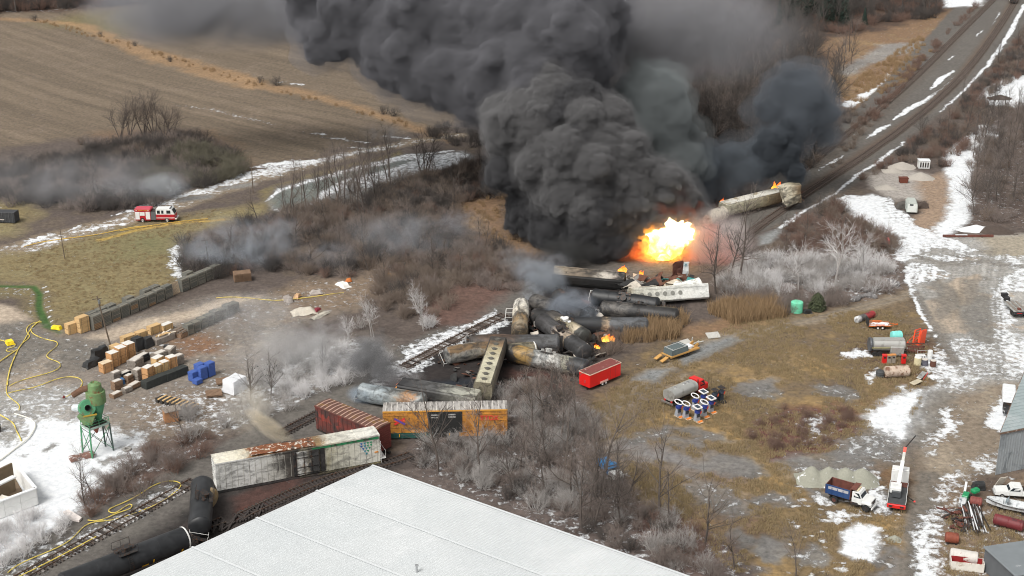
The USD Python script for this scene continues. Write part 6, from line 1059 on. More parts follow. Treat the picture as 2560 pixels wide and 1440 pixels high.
hose('yellow hose in a long loop beside the track', [(20, 1433), (110, 1385), (180, 1348), (230, 1308), (275, 1302), (330, 1287), (400, 1258), (440, 1230), (452, 1212), (440, 1205), (410, 1206), (360, 1230), (300, 1262), (272, 1280), (282, 1284), (310, 1270), (328, 1262), (330, 1268), (300, 1282), (260, 1299), (220, 1302)]); hose('yellow hose lying between the rails at bottom left', [(30, 1452), (100, 1418), (170, 1382), (240, 1344)], r=.1); hose('yellow hose crossing the rubble left of the wreck', [(540, 746), (590, 744), (640, 748), (690, 752), (740, 748), (790, 742), (830, 736), (860, 733)]); hose('thin yellow hose on the lawn beside the fire engine', [(60, 618), (160, 598), (250, 586), (330, 570), (380, 566)], M('hose_dull', s2l(206, 170, 82), .7), .09)
hose('second thin yellow hose behind the fire engine on the lawn', [(300, 578), (360, 568), (440, 556), (520, 548)], M('hose_dull', s2l(206, 170, 82), .7), .08)
blob('hose_bag', 'bright yellow bag at the end of the lumber row', 'bag', 142, 822, (1.9, .9, .6), M('bag_yellow', s2l(244, 212, 40), .5), 70, -.3, .1, .8); blob('hose_bag', 'yellow bag among hoses at the left edge', 'bag', 25, 860, (1.3, 1.6, .7), M('bag_yellow', s2l(244, 212, 40), .5), 71, .6, .1, .8)
solo('hose_nozzle', MB().cyl(P(163, 993, .15), P(157, 994, .2), .09, .16, 10).box(P(160, 992, .28), (.25, .15, .3)), M('nozzle_red', s2l(110, 40, 40), .5), 'dark red nozzle at the end of the looping yellow hose', 'nozzle')
solo('manhole_slab', MB().slab([(x, y) for x, y, _ in (P(158, 1284), P(172, 1278), P(205, 1298), P(198, 1306), P(180, 1302))], 0, .3), M('slab_pale', s2l(214, 206, 202), .8, second=(.08, .07, .07), sscale=2.5, lo=.62, hi=.63), 'pale perforated slab beside the track at the snow edge', 'slab')
for (x, yq, lb) in ((8, 548, 'dark container cut by the left edge on the lawn'), (-6, 1068, 'dark barrel cut by the left edge')):
    t = thing('dark_container', lb, 'container', P(x, yq + 10), -.1)
    if yq < 600: part('body', MB().rbox((0, 1.3, 1.3), (5.6, 2.4, 2.4), .06), M('container_dark', (.035, .037, .042), .6), t); [part('rib', MB().box((-2.5 + k * .8, .08, 1.3), (.12, .08, 2.3)), M('container_rib', (.07, .075, .08), .6), t) for k in range(7)]; part('pale_strip', MB().box((-1.2, .05, .8), (3, .1, .15)), GREYB[3], t)
    else: part('drum', MB().cyl((0, 0, 0), (0, 0, 1.4), .55, n=16), M('drum_dark', s2l(76, 72, 70), .7, var=.3), t); part('hoop', MB().cyl((0, 0, .5), (0, 0, .56), .58, n=16).cyl((0, 0, 1.0), (0, 0, 1.06), .58, n=16), IRON, t)
# ---------------------------------------------------------------- vehicles and the storage ground
PAINT = lambda name, c, r=.35, dirt=.5: M(name, c, r, 0, .06, 1.2, second=mul(c, dirt), sscale=.9, lo=.56, hi=.8, coat=.2)
TYRE = M('tyre_rubber', (.02, .02, .02), .85, var=.3, vscale=4); RIM = M('rim_steel', s2l(170, 168, 164), .5, .4, .15); GLASS = M('window_glass', (.02, .025, .03), .12, 0, .1); CHROME = M('chrome', (.6, .6, .6), .25, .9, .1); ALU = M('tank_aluminium', s2l(186, 186, 182), .38, .55, .07, .8, second=s2l(150, 148, 142), sscale=.5); LAMP = M('lamp_amber', s2l(240, 180, 90), .4)
WHITEP = PAINT('paint_white', (.7, .71, .7), .4, .75); REDP = PAINT('paint_red', s2l(206, 36, 34), .4, .75); BLUEP = PAINT('paint_blue', s2l(36, 66, 112), .45, .6); SNOW = M('snow_cap', (.68, .70, .72), .8, var=.04)
def wheel(t, x, y, r, w, dual=False, rim=None):
    s = 1 if y > 0 else -1; o = part('wheel', MB().lathe([(r * .55, -w / 2), (r * .93, -w / 2), (r, -w / 2 + .05), (r, w / 2 - .05), (r * .93, w / 2), (r * .55, w / 2), (r * .55, -w / 2)], 20, 'z', rotm(PI / 2, 0, 0), (x, y, r)), TYRE, t, smooth=35)
    part('rim', MB().lathe([(0, .02), (r * .2, .04), (r * .3, 0), (r * .5, .02), (r * .56, .05)], 16, 'z', rotm(PI / 2 if s < 0 else -PI / 2, 0, 0), (x, y + s * (w / 2 - .02), r)), rim or RIM, o)
def cab(t, x0, x1, w, z0, z1, mat, slope=.25, win=True, name='cab'):
    h = w / 2; hw = z0 + (z1 - z0) * .5; pts = [(x0, y, z) for y in (-h, h) for z in (z0, z1 - .05)] + [(x0 + .1, y * .92, z1) for y in (-h, h)] + [(x1, y, z) for y in (-h, h) for z in (z0, hw)] + [(x1 - slope, y * .9, z1) for y in (-h, h)]
    o = part(name, MB().hull(pts), mat, t)
    if win:
        part('windscreen', MB().add([(x1 + .01, -h * .88, hw + .05), (x1 + .01, h * .88, hw + .05), (x1 - slope + .03, h * .8, z1 - .1), (x1 - slope + .03, -h * .8, z1 - .1)], [[0, 1, 2], [0, 2, 3]]), GLASS, o)
        for s in (-1, 1): part('side_window', MB().add([(x0 + .25, s * (h + .012), hw + .05), (x1 - .12, s * (h + .012), hw + .05), (x1 - slope - .05, s * (h * .95 + .02), z1 - .12), (x0 + .25, s * (h * .97 + .02), z1 - .12)], [[0, 1, 2], [0, 2, 3]] if s < 0 else [[0, 2, 1], [0, 3, 2]]), GLASS, o)
    return o
def chassis(t, x0, x1, z=.75): part('chassis', MB().box(((x0 + x1) / 2, .42, z), (x1 - x0, .12, .25)).box(((x0 + x1) / 2, -.42, z), (x1 - x0, .12, .25)).box((x0 + .4, 0, z - .2), (.2, 1.9, .2)), IRON, t)
# fire engine on the lawn
c = P(389, 556); t = thing('fire_engine', 'white and red fire engine parked on the lawn beside the snowy track', 'fire engine', c + [0, 1.25, 0], .01); chassis(t, -4.4, 4.3)
FRED = PAINT('engine_red', s2l(168, 28, 42), .35, .7)
part('rear_body', MB().rbox((-2.75, 0, 1.55), (3.5, 2.45, 2.2), .06), FRED, t); part('roof_rim', MB().rbox((-2.75, 0, 2.85), (3.7, 2.5, .5), .08), FRED, t); part('hose_bed', MB().box((-2.75, 0, 3.12), (3.3, 2.1, .06)), PAINT('engine_cover', s2l(190, 66, 84), .6, .8), t)
for x, z, w, h in ((-3.95, 1.6, .95, 1.75), (-2.85, 2.0, 1.1, .85), (-1.6, 1.6, .95, 1.75)):
    for s in (-1, 1): part('locker_shutter', MB().box((x, s * 1.235, z), (w, .04, h)), WHITEP, t)
for x in (-4.1, -1.45): part('lamp', MB().cyl((x, -1.26, 2.85), (x, -1.3, 2.85), .11), M('lamp_white', (.8, .75, .7), .4), t)
for x, w in ((-3.2, 1.0), (-2.1, .7)): part('gold_lettering', MB().box((x, -1.262, 2.85), (w, .02, .16)), M('gold_letter', s2l(190, 130, 40), .5), t)
part('pump_panel', MB().box((-.45, 0, 1.5), (1.15, 2.3, 1.9)), M('pump_grey', s2l(104, 106, 110), .5, .4, .25, 6), t); part('crosslay', MB().box((-.45, 0, 2.5), (1.0, 2.2, .12)), IRON, t)
part('cab_lower', MB().rbox((2.3, 0, 1.2), (4.2, 2.45, 1.3), .1), FRED, t); part('white_stripe', MB().box((2.3, -1.235, 1.05), (4.1, .03, .14)), WHITEP, t); cb = part('cab_upper', MB().hull([(x, y, z) for y in (-1.2, 1.2) for x, z in ((.2, 1.85), (.25, 3.05), (4.38, 1.85), (3.75, 3.05))]), WHITEP, t)
for x0, x1 in ((.5, 1.15), (1.45, 1.95), (2.6, 3.5)): part('side_window', MB().box(((x0 + x1) / 2, -1.205, 2.4), (x1 - x0, .03, .75)), GLASS, cb)
part('windscreen', MB().add([(4.38, -1.05, 1.95), (4.38, 1.05, 1.95), (3.88, 1.0, 2.9), (3.88, -1.0, 2.9)], [[0, 1, 2], [0, 2, 3]]), GLASS, cb); part('light_bar', MB().rbox((3.4, 0, 3.15), (.3, 1.9, .18), .05), M('bar_dark', (.05, .05, .06), .3), t); part('bumper', MB().rbox((4.6, 0, .75), (.45, 2.4, .4), .06), CHROME, t)
for x in (-2.9, 2.6):
    for s in (-1, 1): wheel(t, x, s * 1.05, .54, .38, rim=CHROME)
# blue and white dump truck
A_, B_ = P(2075, 1254), P(2160, 1279); hd = math.atan2(B_[1] - A_[1], B_[0] - A_[0]); c = (A_ + B_) / 2 + np.array([-math.sin(hd), math.cos(hd), 0]) * 1.1
t = thing('dump_truck', 'dump truck with a blue rusty bed and white cab below the gravel heap', 'truck', c, hd); chassis(t, -3.0, 3.0)
DRUST = M('bed_rust', s2l(104, 62, 52), .8, var=.3, vscale=2, second=s2l(70, 44, 40), sscale=1.2)
part('bed_floor', MB().box((-1.5, 0, 1.2), (3.5, 2.3, .1)), DRUST, t)
for s in (-1, 1):
    part('bed_side', MB().box((-1.5, s * 1.15, 1.85), (3.5, .08, 1.3)), BLUEP if s < 0 else DRUST, t); part('bed_rail', MB().box((-1.5, s * 1.16, 2.52), (3.6, .14, .14)), BLUEP if s < 0 else DRUST, t)
    for k in range(5): part('bed_rib', MB().box((-3.1 + k * .8, s * 1.21, 1.75), (.1, .06, 1.1)), BLUEP, t)
part('bed_patch', MB().box((-1.4, -1.2, 2.2), (2.9, .03, .42)), M('patch_grey', s2l(170, 168, 172), .7), t); part('headboard', MB().box((.28, 0, 2.0), (.1, 2.3, 1.7)), DRUST, t); part('tailgate', MB().box((-3.28, 0, 1.85), (.1, 2.3, 1.3)), DRUST, t); part('cab_shield', MB().box((.65, 0, 2.85), (.8, 2.2, .08), ry=-.1), DRUST, t)
cab(t, .55, 1.95, 2.1, .8, 2.55, WHITEP, .4); part('bonnet', MB().hull([(x, y, z) for x, z, w in ((1.9, 1.75, .95), (1.9, .9, .98), (3.25, 1.55, .85), (3.3, .75, .9)) for y in (-w, w)]), WHITEP, t); part('roof_sign', MB().rbox((1.0, 0, 2.65), (.5, 1.4, .18), .04), M('sign_cream', s2l(226, 214, 180), .6, var=.1, second=s2l(150, 90, 80), sscale=5), t)
part('grille', MB().box((3.32, 0, 1.2), (.04, 1.3, .5)), IRON, t); part('bumper', MB().box((3.45, 0, .65), (.15, 2.2, .25)), WHITEP, t)
for s in (-1, 1):
    part('fender', MB().hull([(x, s * y, z) for x, z in ((2.0, 1.15), (3.2, 1.1), (2.2, 1.3), (3.0, 1.25)) for y in (.85, 1.15)]), WHITEP, t); wheel(t, 2.6, s * 1.0, .5, .3, rim=IRON); wheel(t, -1.9, s * .95, .5, .5, rim=DRUST); part('headlamp', MB().cyl((3.3, s * .72, 1.2), (3.36, s * .72, 1.2), .12), M('headlamp_glass', (.6, .6, .58), .2), t); part('fuel_tank', MB().rbox((.9, s * .85, .75), (1.2, .5, .5), .08), IRON, t)
# crane truck
A_, B_ = P(2238, 1286), P(2250, 1196); hd = math.atan2(B_[1] - A_[1], B_[0] - A_[0]); c = (A_ + B_) / 2
t = thing('crane_truck', 'white crane truck with a raised boom and a red rear bumper', 'crane truck', c, hd); chassis(t, -4.6, 4.2)
part('flat_bed', MB().rbox((-1.6, 0, 1.2), (6.2, 2.4, .3), .04), M('bed_dark', s2l(66, 68, 70), .7, var=.3, second=(.5, .5, .5), sscale=1.2, lo=.66, hi=.7), t); part('rust_deck', MB().box((.9, 0, 1.38), (1.3, 2.3, .1)), DRUST, t)
part('rear_bumper', MB().rbox((-4.8, 0, .95), (.3, 2.5, .55), .05), REDP, t)
for s in (-1, 1): part('tail_light', MB().box((-4.97, s * .75, .98), (.05, .5, .25)), IRON, t); part('side_rail', MB().box((-1.6, s * 1.22, 1.4), (6.2, .06, .2)), WHITEP, t)
cab(t, 2.6, 4.3, 2.4, .8, 2.6, WHITEP, .35); part('cab_roof', MB().rbox((3.2, 0, 2.72), (1.2, 2.35, .22), .08), WHITEP, t)
part('turret', MB().cyl((-1.8, .2, 1.3), (-1.8, .2, 2.0), .55, n=18).rbox((-2.0, .35, 2.3), (1.7, 1.5, .9), .08), WHITEP, t); part('operator_hatch', MB().box((-3.0, .2, 1.9), (.6, 1.2, .8)), M('hatch_smoked', (.06, .065, .07), .3), t)
bp, bt = np.array([-1.6, .05, 2.6]), np.array([4.4, -.25, 5.4]); bd = bt - bp
part('boom', MB().bar(bp, bp + bd * .62, .5, .55), WHITEP, t); part('boom_extension', MB().bar(bp + bd * .6, bp + bd * .88, .38, .42), M('boom_grey', s2l(190, 190, 184), .5), t); part('boom_tip', MB().bar(bp + bd * .86, bt, .42, .46), M('tip_red', s2l(214, 92, 80), .5), t); part('boom_ram', MB().bar(bp + [.6, 0, -.5], bp + bd * .4 - [0, 0, .25], .18), IRON, t)
jt = P(2276, 1102, 0); part('jib', MB().bar(bt, bt + np.array([3.4, -1.2, .5]), .12), IRON, t); part('outrigger', MB().bar((-1.5, -1.2, 1.0), (-1.9, -2.2, .6), .12), IRON, t); part('outrigger_foot', MB().rbox((-1.9, -2.3, .55), (.3, .3, .16), .04), REDP, t)
for x in (-3.4, -2.1, 3.2):
    for s in (-1, 1): wheel(t, x, s * 1.0, .5, .4, rim=IRON)
# red enclosed trailer
A_, B_ = P(1474, 978), P(1552, 945); hd = math.atan2(B_[1] - A_[1], B_[0] - A_[0]); L = float(np.linalg.norm(B_ - A_)); W = 2.5; c = (A_ + B_) / 2 + np.array([-math.sin(hd), math.cos(hd), 0]) * W / 2
t = thing('cargo_trailer', 'bright red enclosed cargo trailer at the end of the wreck', 'trailer', c, hd); part('box', MB().rbox((0, 0, 1.65), (L, W, 2.4), .1), PAINT('trailer_red', s2l(222, 32, 30), .4, .85), t)
part('roof', MB().rbox((0, 0, 2.87), (L - .12, W - .12, .08), .03), M('trailer_roof', s2l(122, 66, 62), .6, var=.15, second=(.7, .68, .66), sscale=2.2, lo=.64, hi=.66), t); part('roof_trim', MB().box((0, -W / 2, 2.82), (L, .08, .1)).box((0, W / 2, 2.82), (L, .08, .1)).box((L / 2, 0, 2.82), (.08, W, .1)).box((-L / 2, 0, 2.82), (.08, W, .1)), M('trim_cream', s2l(226, 206, 186), .5), t)
for x in (1.2, 2.4): part('door_seam', MB().box((x, -W / 2 - .01, 1.65), (.05, .03, 2.2)), M('seam_red', s2l(170, 60, 56), .5), t)
part('door_latch', MB().box((-L / 2 - .03, -.2, 1.4), (.06, .1, .5)), CHROME, t); part('wheel_arch', MB().box((-.35, -W / 2 - .02, .72), (1.9, .08, .35)), M('arch_pale', s2l(226, 180, 170), .5), t); part('tongue', MB().bar((L / 2, -.5, .6), (L / 2 + 1.1, 0, .55), .1).bar((L / 2, .5, .6), (L / 2 + 1.1, 0, .55), .1), IRON, t)
for x in (-.75, .1):
    for s in (-1, 1): wheel(t, x, s * (W / 2 - .1), .36, .24, rim=WHITE_IRON)
# flatbed trailer with a grey bin
A_, B_ = P(1668, 908), P(1748, 880); hd = math.atan2(B_[1] - A_[1], B_[0] - A_[0]); L = float(np.linalg.norm(B_ - A_)); c = (A_ + B_) / 2 + np.array([-math.sin(hd), math.cos(hd), 0]) * 1.2
WOOD = M('trailer_wood', s2l(190, 146, 84), .8, var=.2, vscale=2, vstretch=(.3, 4, 4)); t = thing('flatbed_trailer', 'tan decked flatbed trailer beside the puddled lane', 'trailer', c, hd)
for k in range(9): part('deck_board', MB().box((.4, -1.12 + k * .28, .85), (L - .8, .25, .08)), WOOD, t)
for s in (-1, 1): part('side_beam', MB().box((.4, s * 1.25, .78), (L - .8, .12, .22)), WOOD, t); part('loading_ramp', MB().box((-L / 2 - .3, s * .75, .62), (1.5, .7, .14), ry=-.32), WOOD, t); [wheel(t, x, s * 1.1, .36, .24, rim=IRON) for x in (.4, 1.3)]
part('nose_board', MB().box((L / 2 - .1, -.6, 1.15), (.9, .16, .5), ry=-.35).box((L / 2 - .1, .6, 1.15), (.9, .16, .5), ry=-.35), WOOD, t); part('tongue', MB().bar((L / 2 - .2, -.5, .7), (L / 2 + 1.2, 0, .6), .12).bar((L / 2 - .2, .5, .7), (L / 2 + 1.2, 0, .6), .12), IRON, t)
t2 = thing('metal_bin', 'flat grey metal bin with white straps on the tan trailer', 'bin', c + np.array([math.cos(hd) * -.7, math.sin(hd) * -.7, .9]), hd); part('body', MB().hull([(x, y, 1.0) for x in (-1.9, 1.9) for y in (-1., 1.)] + [(x, y, 0) for x in (-2.0, 2.0) for y in (-1.1, 1.1)]), M('bin_grey', s2l(96, 108, 110), .5, .2, .12), t2)
for x in (-1.6, 1.5): part('strap', MB().box((x, 0, 1.01), (.07, 2.05, .03)), WHITE_IRON, t2)
part('rim', MB().box((0, -1.0, 1.01), (3.8, .05, .04)).box((0, 1.0, 1.01), (3.8, .05, .04)), WHITE_IRON, t2)
v, f = dense(MB().box((0, 0, .2), (1.6, 1.4, .4)), 4); solo('sheet_bundle', MB().add(crumple(v, .25, 1., 3), f, rotm(0, 0, hd), c + np.array([math.cos(hd) * 2.2, math.sin(hd) * 2.2, .95])), SNOW, 'white bundled sheet at the front of the tan trailer', 'bundle')
for k, (x, yq, s, z, rz, lb) in enumerate(((1700, 862, (2.6, 1.8, .3), .3, .5, 'dark scrap frame behind the tan trailer'), (1716, 856, (1.9, 1.6, .12), .9, .6, 'grey square panel on the scrap behind the trailer'), (1738, 858, (2.6, .18, .14), .7, .9, 'pale post on the scrap behind the trailer'), (1745, 856, (2.4, .2, .14), .6, .5, 'second pale post on the scrap behind the trailer'), (1730, 852, (.16, .16, 1.6), .8, .2, 'upright stick on the scrap behind the trailer'), (1783, 838, (2.4, 1.7, .14), .35, .25, 'grey tilted panel beside the reeds'))):
    solo('scrap_metal', MB().box(P(x, yq, z), s, rz=rz, rx=.25), M('scrap_dark', s2l(90, 88, 84), .8, var=.3) if k == 0 else M('scrap_pale', s2l(182, 180, 174), .7, var=.15), lb, 'scrap')
# milk tanker truck with a red cab
A_, B_ = P(1678, 1020), P(1752, 985); hd = math.radians(42); c = P(1700, 1003); c = c + np.array([math.cos(hd), math.sin(hd), 0]) * .6
t = thing('tanker_truck', 'silver tanker truck with a red cab behind the blue kiosks', 'tanker truck', c, hd); chassis(t, -3.6, 4.6)
pr = [(-1.15 + .25 * (k in (0,)), 0) for k in range(1)]; oval = [(1.18 * math.copysign(abs(math.cos(q)) ** .7, math.cos(q)), 1.95 + .88 * math.copysign(abs(math.sin(q)) ** .7, math.sin(q))) for q in np.linspace(0, 2 * PI, 28, endpoint=False)]
part('tank', MB().prism(oval, -3.4, 2.3), ALU, t, smooth=40)
for x in (-3.4, 2.3): part('tank_rim', MB().prism([(y * 1.02, 1.95 + (z - 1.95) * 1.02) for y, z in oval], x - .06, x + .06), ALU, t, smooth=40)
for x in (-1.9, .2, 1.1): part('manhole', MB().cyl((x, 0, 2.8), (x, 0, 2.95), .26, n=16), CHROME, t)
part('rear_bumper', MB().box((-3.75, 0, .75), (.15, 2.4, .3)), CHROME, t); part('tail_lamps', MB().box((-3.5, -.7, 1.0), (.1, .3, .2)).box((-3.5, .7, 1.0), (.1, .3, .2)), REDP, t)
cab(t, 2.7, 4.2, 2.3, .9, 2.9, REDP, .35); part('bonnet', MB().rbox((4.7, 0, 1.4), (1.0, 1.9, 1.1), .12), REDP, t); part('exhaust_stack', MB().cyl((2.55, -.9, 1.0), (2.55, -.9, 3.2), .08, n=8), IRON, t)
for x in (-2.6, -1.4, 4.4):
    for s in (-1, 1): wheel(t, x, s * 1.0, .5, .4, rim=IRON)
# kiosks with ring tops
KB, KG, KW, KO, KD, KT = M('kiosk_blue', s2l(40, 58, 132), .4, var=.15), M('kiosk_grey', s2l(166, 172, 182), .45, .2, .1), M('kiosk_white', s2l(232, 230, 230), .5, var=.05), M('kiosk_orange', s2l(226, 128, 52), .5, var=.2), M('kiosk_screen', s2l(62, 72, 84), .35, .2, .2), M('kiosk_base', s2l(206, 184, 156), .8, var=.1)
def kiosk(px, py, rz, oval, label, black=False, col=None):
    t = thing('kiosk', label, 'kiosk', P(px, py), rz); A = KD if black else KB
    part('base_plate', MB().rbox((0, -.35, .05), (1.1, 1.5, .1), .03), KT if not black else IRON, t); part('foot_panel', MB().box((0, -.75, .16), (.9, .35, .08), rx=.2), KO if not black else IRON, t)
    part('pedestal', MB().prism([(-.35, .1), (.4, .1), (.32, .7), (.12, 1.2), (.25, 1.7), (-.15, 1.75), (-.22, 1.2), (-.28, .6)], -.42, .42), KG if not black else A, t)
    part('screen', MB().rbox((0, -.3, 1.0), (.7, .12, .6), .04, rx=.15), KD, t); part('console', MB().hull([(x, y, z) for x in (-.48, .48) for y, z in ((-.5, 1.5), (-.35, 1.85), (.15, 1.9), (.1, 1.45))]), A, t); part('flame_stripe', MB().box((.25, -.52, 1.55), (.12, .05, .5), ry=.4), M('kiosk_red', s2l(214, 70, 60), .5), t); part('flame_stripe', MB().box((.38, -.5, 1.5), (.1, .05, .45), ry=.4), KO, t)
    part('mast', MB().bar((0, .2, 1.7), (0, .1, 2.35), .12), KG if not black else IRON, t)
    if black: part('canopy', MB().rbox((0, -.1, 2.4), (1.0, 1.1, .14), .04, rx=.1), IRON, t)
    elif oval: part('ring', MB().tube([(.52 * math.cos(q), .68 * math.sin(q), 2.45 + .16 * math.sin(q)) for q in np.linspace(0, 2 * PI, 25)], .085, 8, caps=False), KW, t, smooth=True)
    else: part('ring', MB().bar((-.5, -.55, 2.35), (.5, -.55, 2.35), .16).bar((-.5, .55, 2.5), (.5, .55, 2.5), .16).bar((-.5, -.6, 2.35), (-.5, .6, 2.5), .16).bar((.5, -.6, 2.35), (.5, .6, 2.5), .16), KW, t); part('inner_panel', MB().box((0, 0, 2.42), (.9, 1.0, .05), rx=.14), KD, t)
kr = math.radians(38)
for x, yq, ov, bl, lb in ((1695, 1040, 1, 0, 'kiosk with a tilted oval ring, leftmost of the group by the tanker truck'), (1714, 1044, 1, 0, 'blue kiosk with an oval ring, second in the front row'), (1742, 1052, 0, 0, 'blue kiosk with a square ring, foremost of the group'), (1759, 1040, 1, 0, 'blue kiosk with an oval ring right of the foremost one'), (1776, 1029, 0, 0, 'blue kiosk with a square ring at the right of the front row'), (1736, 1024, 1, 0, 'kiosk with an oval ring in the back row by the tanker'), (1757, 1013, 0, 0, 'kiosk with a square ring beside the red cab'), (1785, 1008, 0, 1, 'black canopied kiosk behind the others'), (1801, 1002, 0, 1, 'black canopied kiosk at the right end of the group')): kiosk(x, yq, kr, ov, lb, bool(bl))
# ---- tanks, trailers and stores in the upper part of the ground
def upright(name, label, px, py, r, h, mat, lid=True):
    t = thing(name, label, 'tank', P(px, py)); part('shell', MB().lathe([(0, 0), (r, 0), (r, h), (r * .93, h + .1), (r * .35, h + .28), (0, h + .3)], 24), mat, t, smooth=40); part('lid', MB().cyl((-.2 * r, 0, h + .2), (-.2 * r, 0, h + .4), r * .25, n=14), mat, t)
    for z in (h * .3, h * .65): part('band', MB().lathe([(r + .0, z - .04), (r + .03, z), (r, z + .04)], 24), mat, t)
def barrel(label, a, b, r, mat, name='storage_tank', ends=None, z=None, snow=False):
    A, B = P(*a, z=r + .05), P(*b, z=r + .05); c, hd, pit, L = lie(A, B); t = thing(name, label, 'tank', c, hd, None, None, 0, pit); h = L / 2
    part('shell', MB().lathe([(0, -h), (r * .6, -h + .02), (r * .94, -h + .12), (r, -h + .3), (r, h - .3), (r * .94, h - .12), (r * .6, h - .02), (0, h)], 24, 'x'), mat, t, smooth=40)
    for x in (-h + .4, 0, h - .4): part('band', MB().lathe([(r, x - .06), (r + .03, x), (r, x + .06)], 24, 'x'), ends or mat, t)
    for s in (-1, 1): part('cradle', MB().box((s * h * .6, 0, -r + .05), (.25, r * 1.5, .3)), IRON, t)
    if snow: part('snow_patch', MB().box((-h * .3, 0, r - .02), (h * .8, r * .5, .08)), SNOW, t)
    return t
TEAL = M('tank_mint', s2l(112, 204, 168), .45, var=.06); TEAL2 = M('tank_turquoise', s2l(126, 214, 206), .45, var=.05)
upright('water_tank', 'pale green round water tank at the edge of the brush', 1991, 779, 1.15, 1.9, TEAL); blob('junk_heap', 'black heap of junk beside the pale green tank', 'junk', 2020, 783, (1.8, .8, .8), BLK, 90, .2, .4)
barrel('red and grey tank lying with a snowy end near the lane', (2140, 800), (2184, 784), .62, scorch('tank_redgrey', [(0, (.7, .7, .7)), (.18, (.5, .5, .5)), (.2, s2l(104, 104, 104)), (.45, s2l(110, 104, 102)), (.5, s2l(150, 56, 58)), (1, s2l(156, 50, 54))], 5, .08)); barrel('turquoise plastic tank lying behind the silver tanker', (2228, 840), (2254, 838), .85, TEAL2)
A_, B_ = P(2172, 824), P(2226, 822); hd = .02; c = (A_ + B_) / 2 + [0, .9, 0]; ORT = PAINT('trailer_orange', s2l(204, 104, 44), .5, .7)
t = thing('utility_trailer', 'orange utility trailer with a dusting of snow and two pale wheels', 'trailer', c, hd); part('deck', MB().box((0, 0, .6), (4.0, 1.8, .08)), M('deck_snowy', s2l(150, 120, 100), .8, var=.2, second=(.75, .76, .78), sscale=.9, lo=.46, hi=.5), t)
for s in (-1, 1): part('side_rail', MB().box((0, s * .95, .62), (4.1, .1, .18)).box((-.6, s * .95, 1.0), (2.8, .06, .08)), ORT, t); [part('post', MB().bar((x, s * .95, .6), (x, s * .95, 1.02), .06), ORT, t) for x in (-1.9, -.6, .7)]; [part('mudguard', MB().box((x, s * 1.1, .78), (.8, .3, .05)), ORT, t) for x in (-.45, .4)]; [wheel(t, x, s * 1.1, .34, .22, rim=WHITE_IRON) for x in (-.45, .4)]
part('tailgate', MB().box((-2.1, 0, 1.3), (.08, 1.8, 1.4)), M('gate_black', (.02, .02, .02), .7), t); part('tongue', MB().bar((2.0, -.7, .6), (3.4, 0, .55), .1).bar((2.0, .7, .6), (3.4, 0, .55), .1).box((3.4, 0, .6), (.2, .2, .3)), ORT, t); part('snow_drift', MB().hull([(x, y, z) for x, y, z in ((-1.4, -.7, .65), (1.6, -.7, .65), (1.8, .6, .65), (.6, .2, 1.0), (1.4, -.2, .95), (-.6, -.4, .7))]), SNOW, t)
ORF = M('frame_orange', s2l(236, 86, 50), .5, var=.08)
for k, (x, yq) in enumerate(((2291, 860), (2304, 862))):
    t = thing('shield_panel', ('orange red lattice panel standing left of its twin', 'orange red solid panel standing at the yard edge')[k], 'panel', P(x, yq), .85, None, None, 0, .16)
    if k: part('plate', MB().rbox((0, 0, 1.35), (2.3, .12, 2.6), .03), ORF, t)
    for s in (-1, 1): part('post', MB().box((s * 1.1, .2, 1.35), (.14, .2, 2.7)), ORF, t)
    for j in range(6): part('rung', MB().box((0, .2, .25 + j * .48), (2.2, .12, .12)), ORF, t)
    part('foot', MB().bar((-1.1, .2, .1), (-1.1, 1.3, .1), .1).bar((1.1, .2, .1), (1.1, 1.3, .1), .1).bar((-1.1, 1.3, .1), (-1.1, .3, 1.6), .08), ORF, t)
c = P(2222, 893); t = thing('tank_trailer', 'long silver tank trailer in the middle of the stored machinery', 'tank trailer', c + [0, 1.1, 0], .0)
part('tank', MB().lathe([(0, -2.8), (.9, -2.8), (1.1, -2.65), (1.1, 2.65), (.9, 2.8), (0, 2.8)], 28, 'x', None, (0, 0, 2.0)), ALU, t, smooth=40)
for z, y in ((3.0, .3), (2.85, -.55)): part('walk_rail', MB().bar((-2.7, y, z + .15), (2.7, y, z + .15), .08), ALU, t)
part('rear_bell', MB().lathe([(0, -.3), (1.2, -.3), (1.25, -.1), (1.1, .3), (0, .3)], 22, 'x', None, (-3.0, .2, 1.9)), M('bell_dark', s2l(86, 88, 92), .5, .3), t); part('cabinet', MB().rbox((1.3, -1.15, 1.2), (2.3, .6, 1.5), .05), ALU, t); part('frame', MB().box((0, .5, .8), (6.6, .14, .25)).box((0, -.5, .8), (6.6, .14, .25)), IRON, t); part('side_trim', MB().box((-1.5, -1.12, 1.75), (3.2, .06, .08)), M('trim_yellowed', s2l(180, 172, 110), .6), t)
for x in (-2.4, -1.5):
    for s in (-1, 1): wheel(t, x, s * .85, .48, .32, rim=IRON)
part('drawbar', MB().bar((3.2, 0, .9), (4.8, 0, .7), .16), DRUST, t)
t = thing('rusty_implement', 'brown rusty farm implement right of the silver tank trailer', 'implement', P(2288, 880), .0); part('beam', MB().box((0, .6, 1.35), (3.2, .16, .2)).box((0, -.2, 1.1), (3.0, .2, .3)), DRUST, t)
for k in range(7): part('tine', MB().bar((-1.4 + k * .45, -.2, 1.1), (-1.3 + k * .45, -.5, .1), .12).cyl((-1.3 + k * .45, -.5, .3), (-1.2 + k * .45, -.5, .3), .3, n=10), DRUST, t)
t = thing('gate_frame', 'grey pipe gate frame beside the rusty implement', 'gate', P(2305, 892), .1)
for z in (.1, .6, 1.2): part('bar', MB().bar((-.9, 0, z), (.9, 0, z), .07), M('gate_pale', s2l(176, 174, 168), .5), t)
for x in (-.9, .9): part('post', MB().bar((x, 0, 0), (x, 0, 1.25), .08), LOOKS['gate_pale'], t)
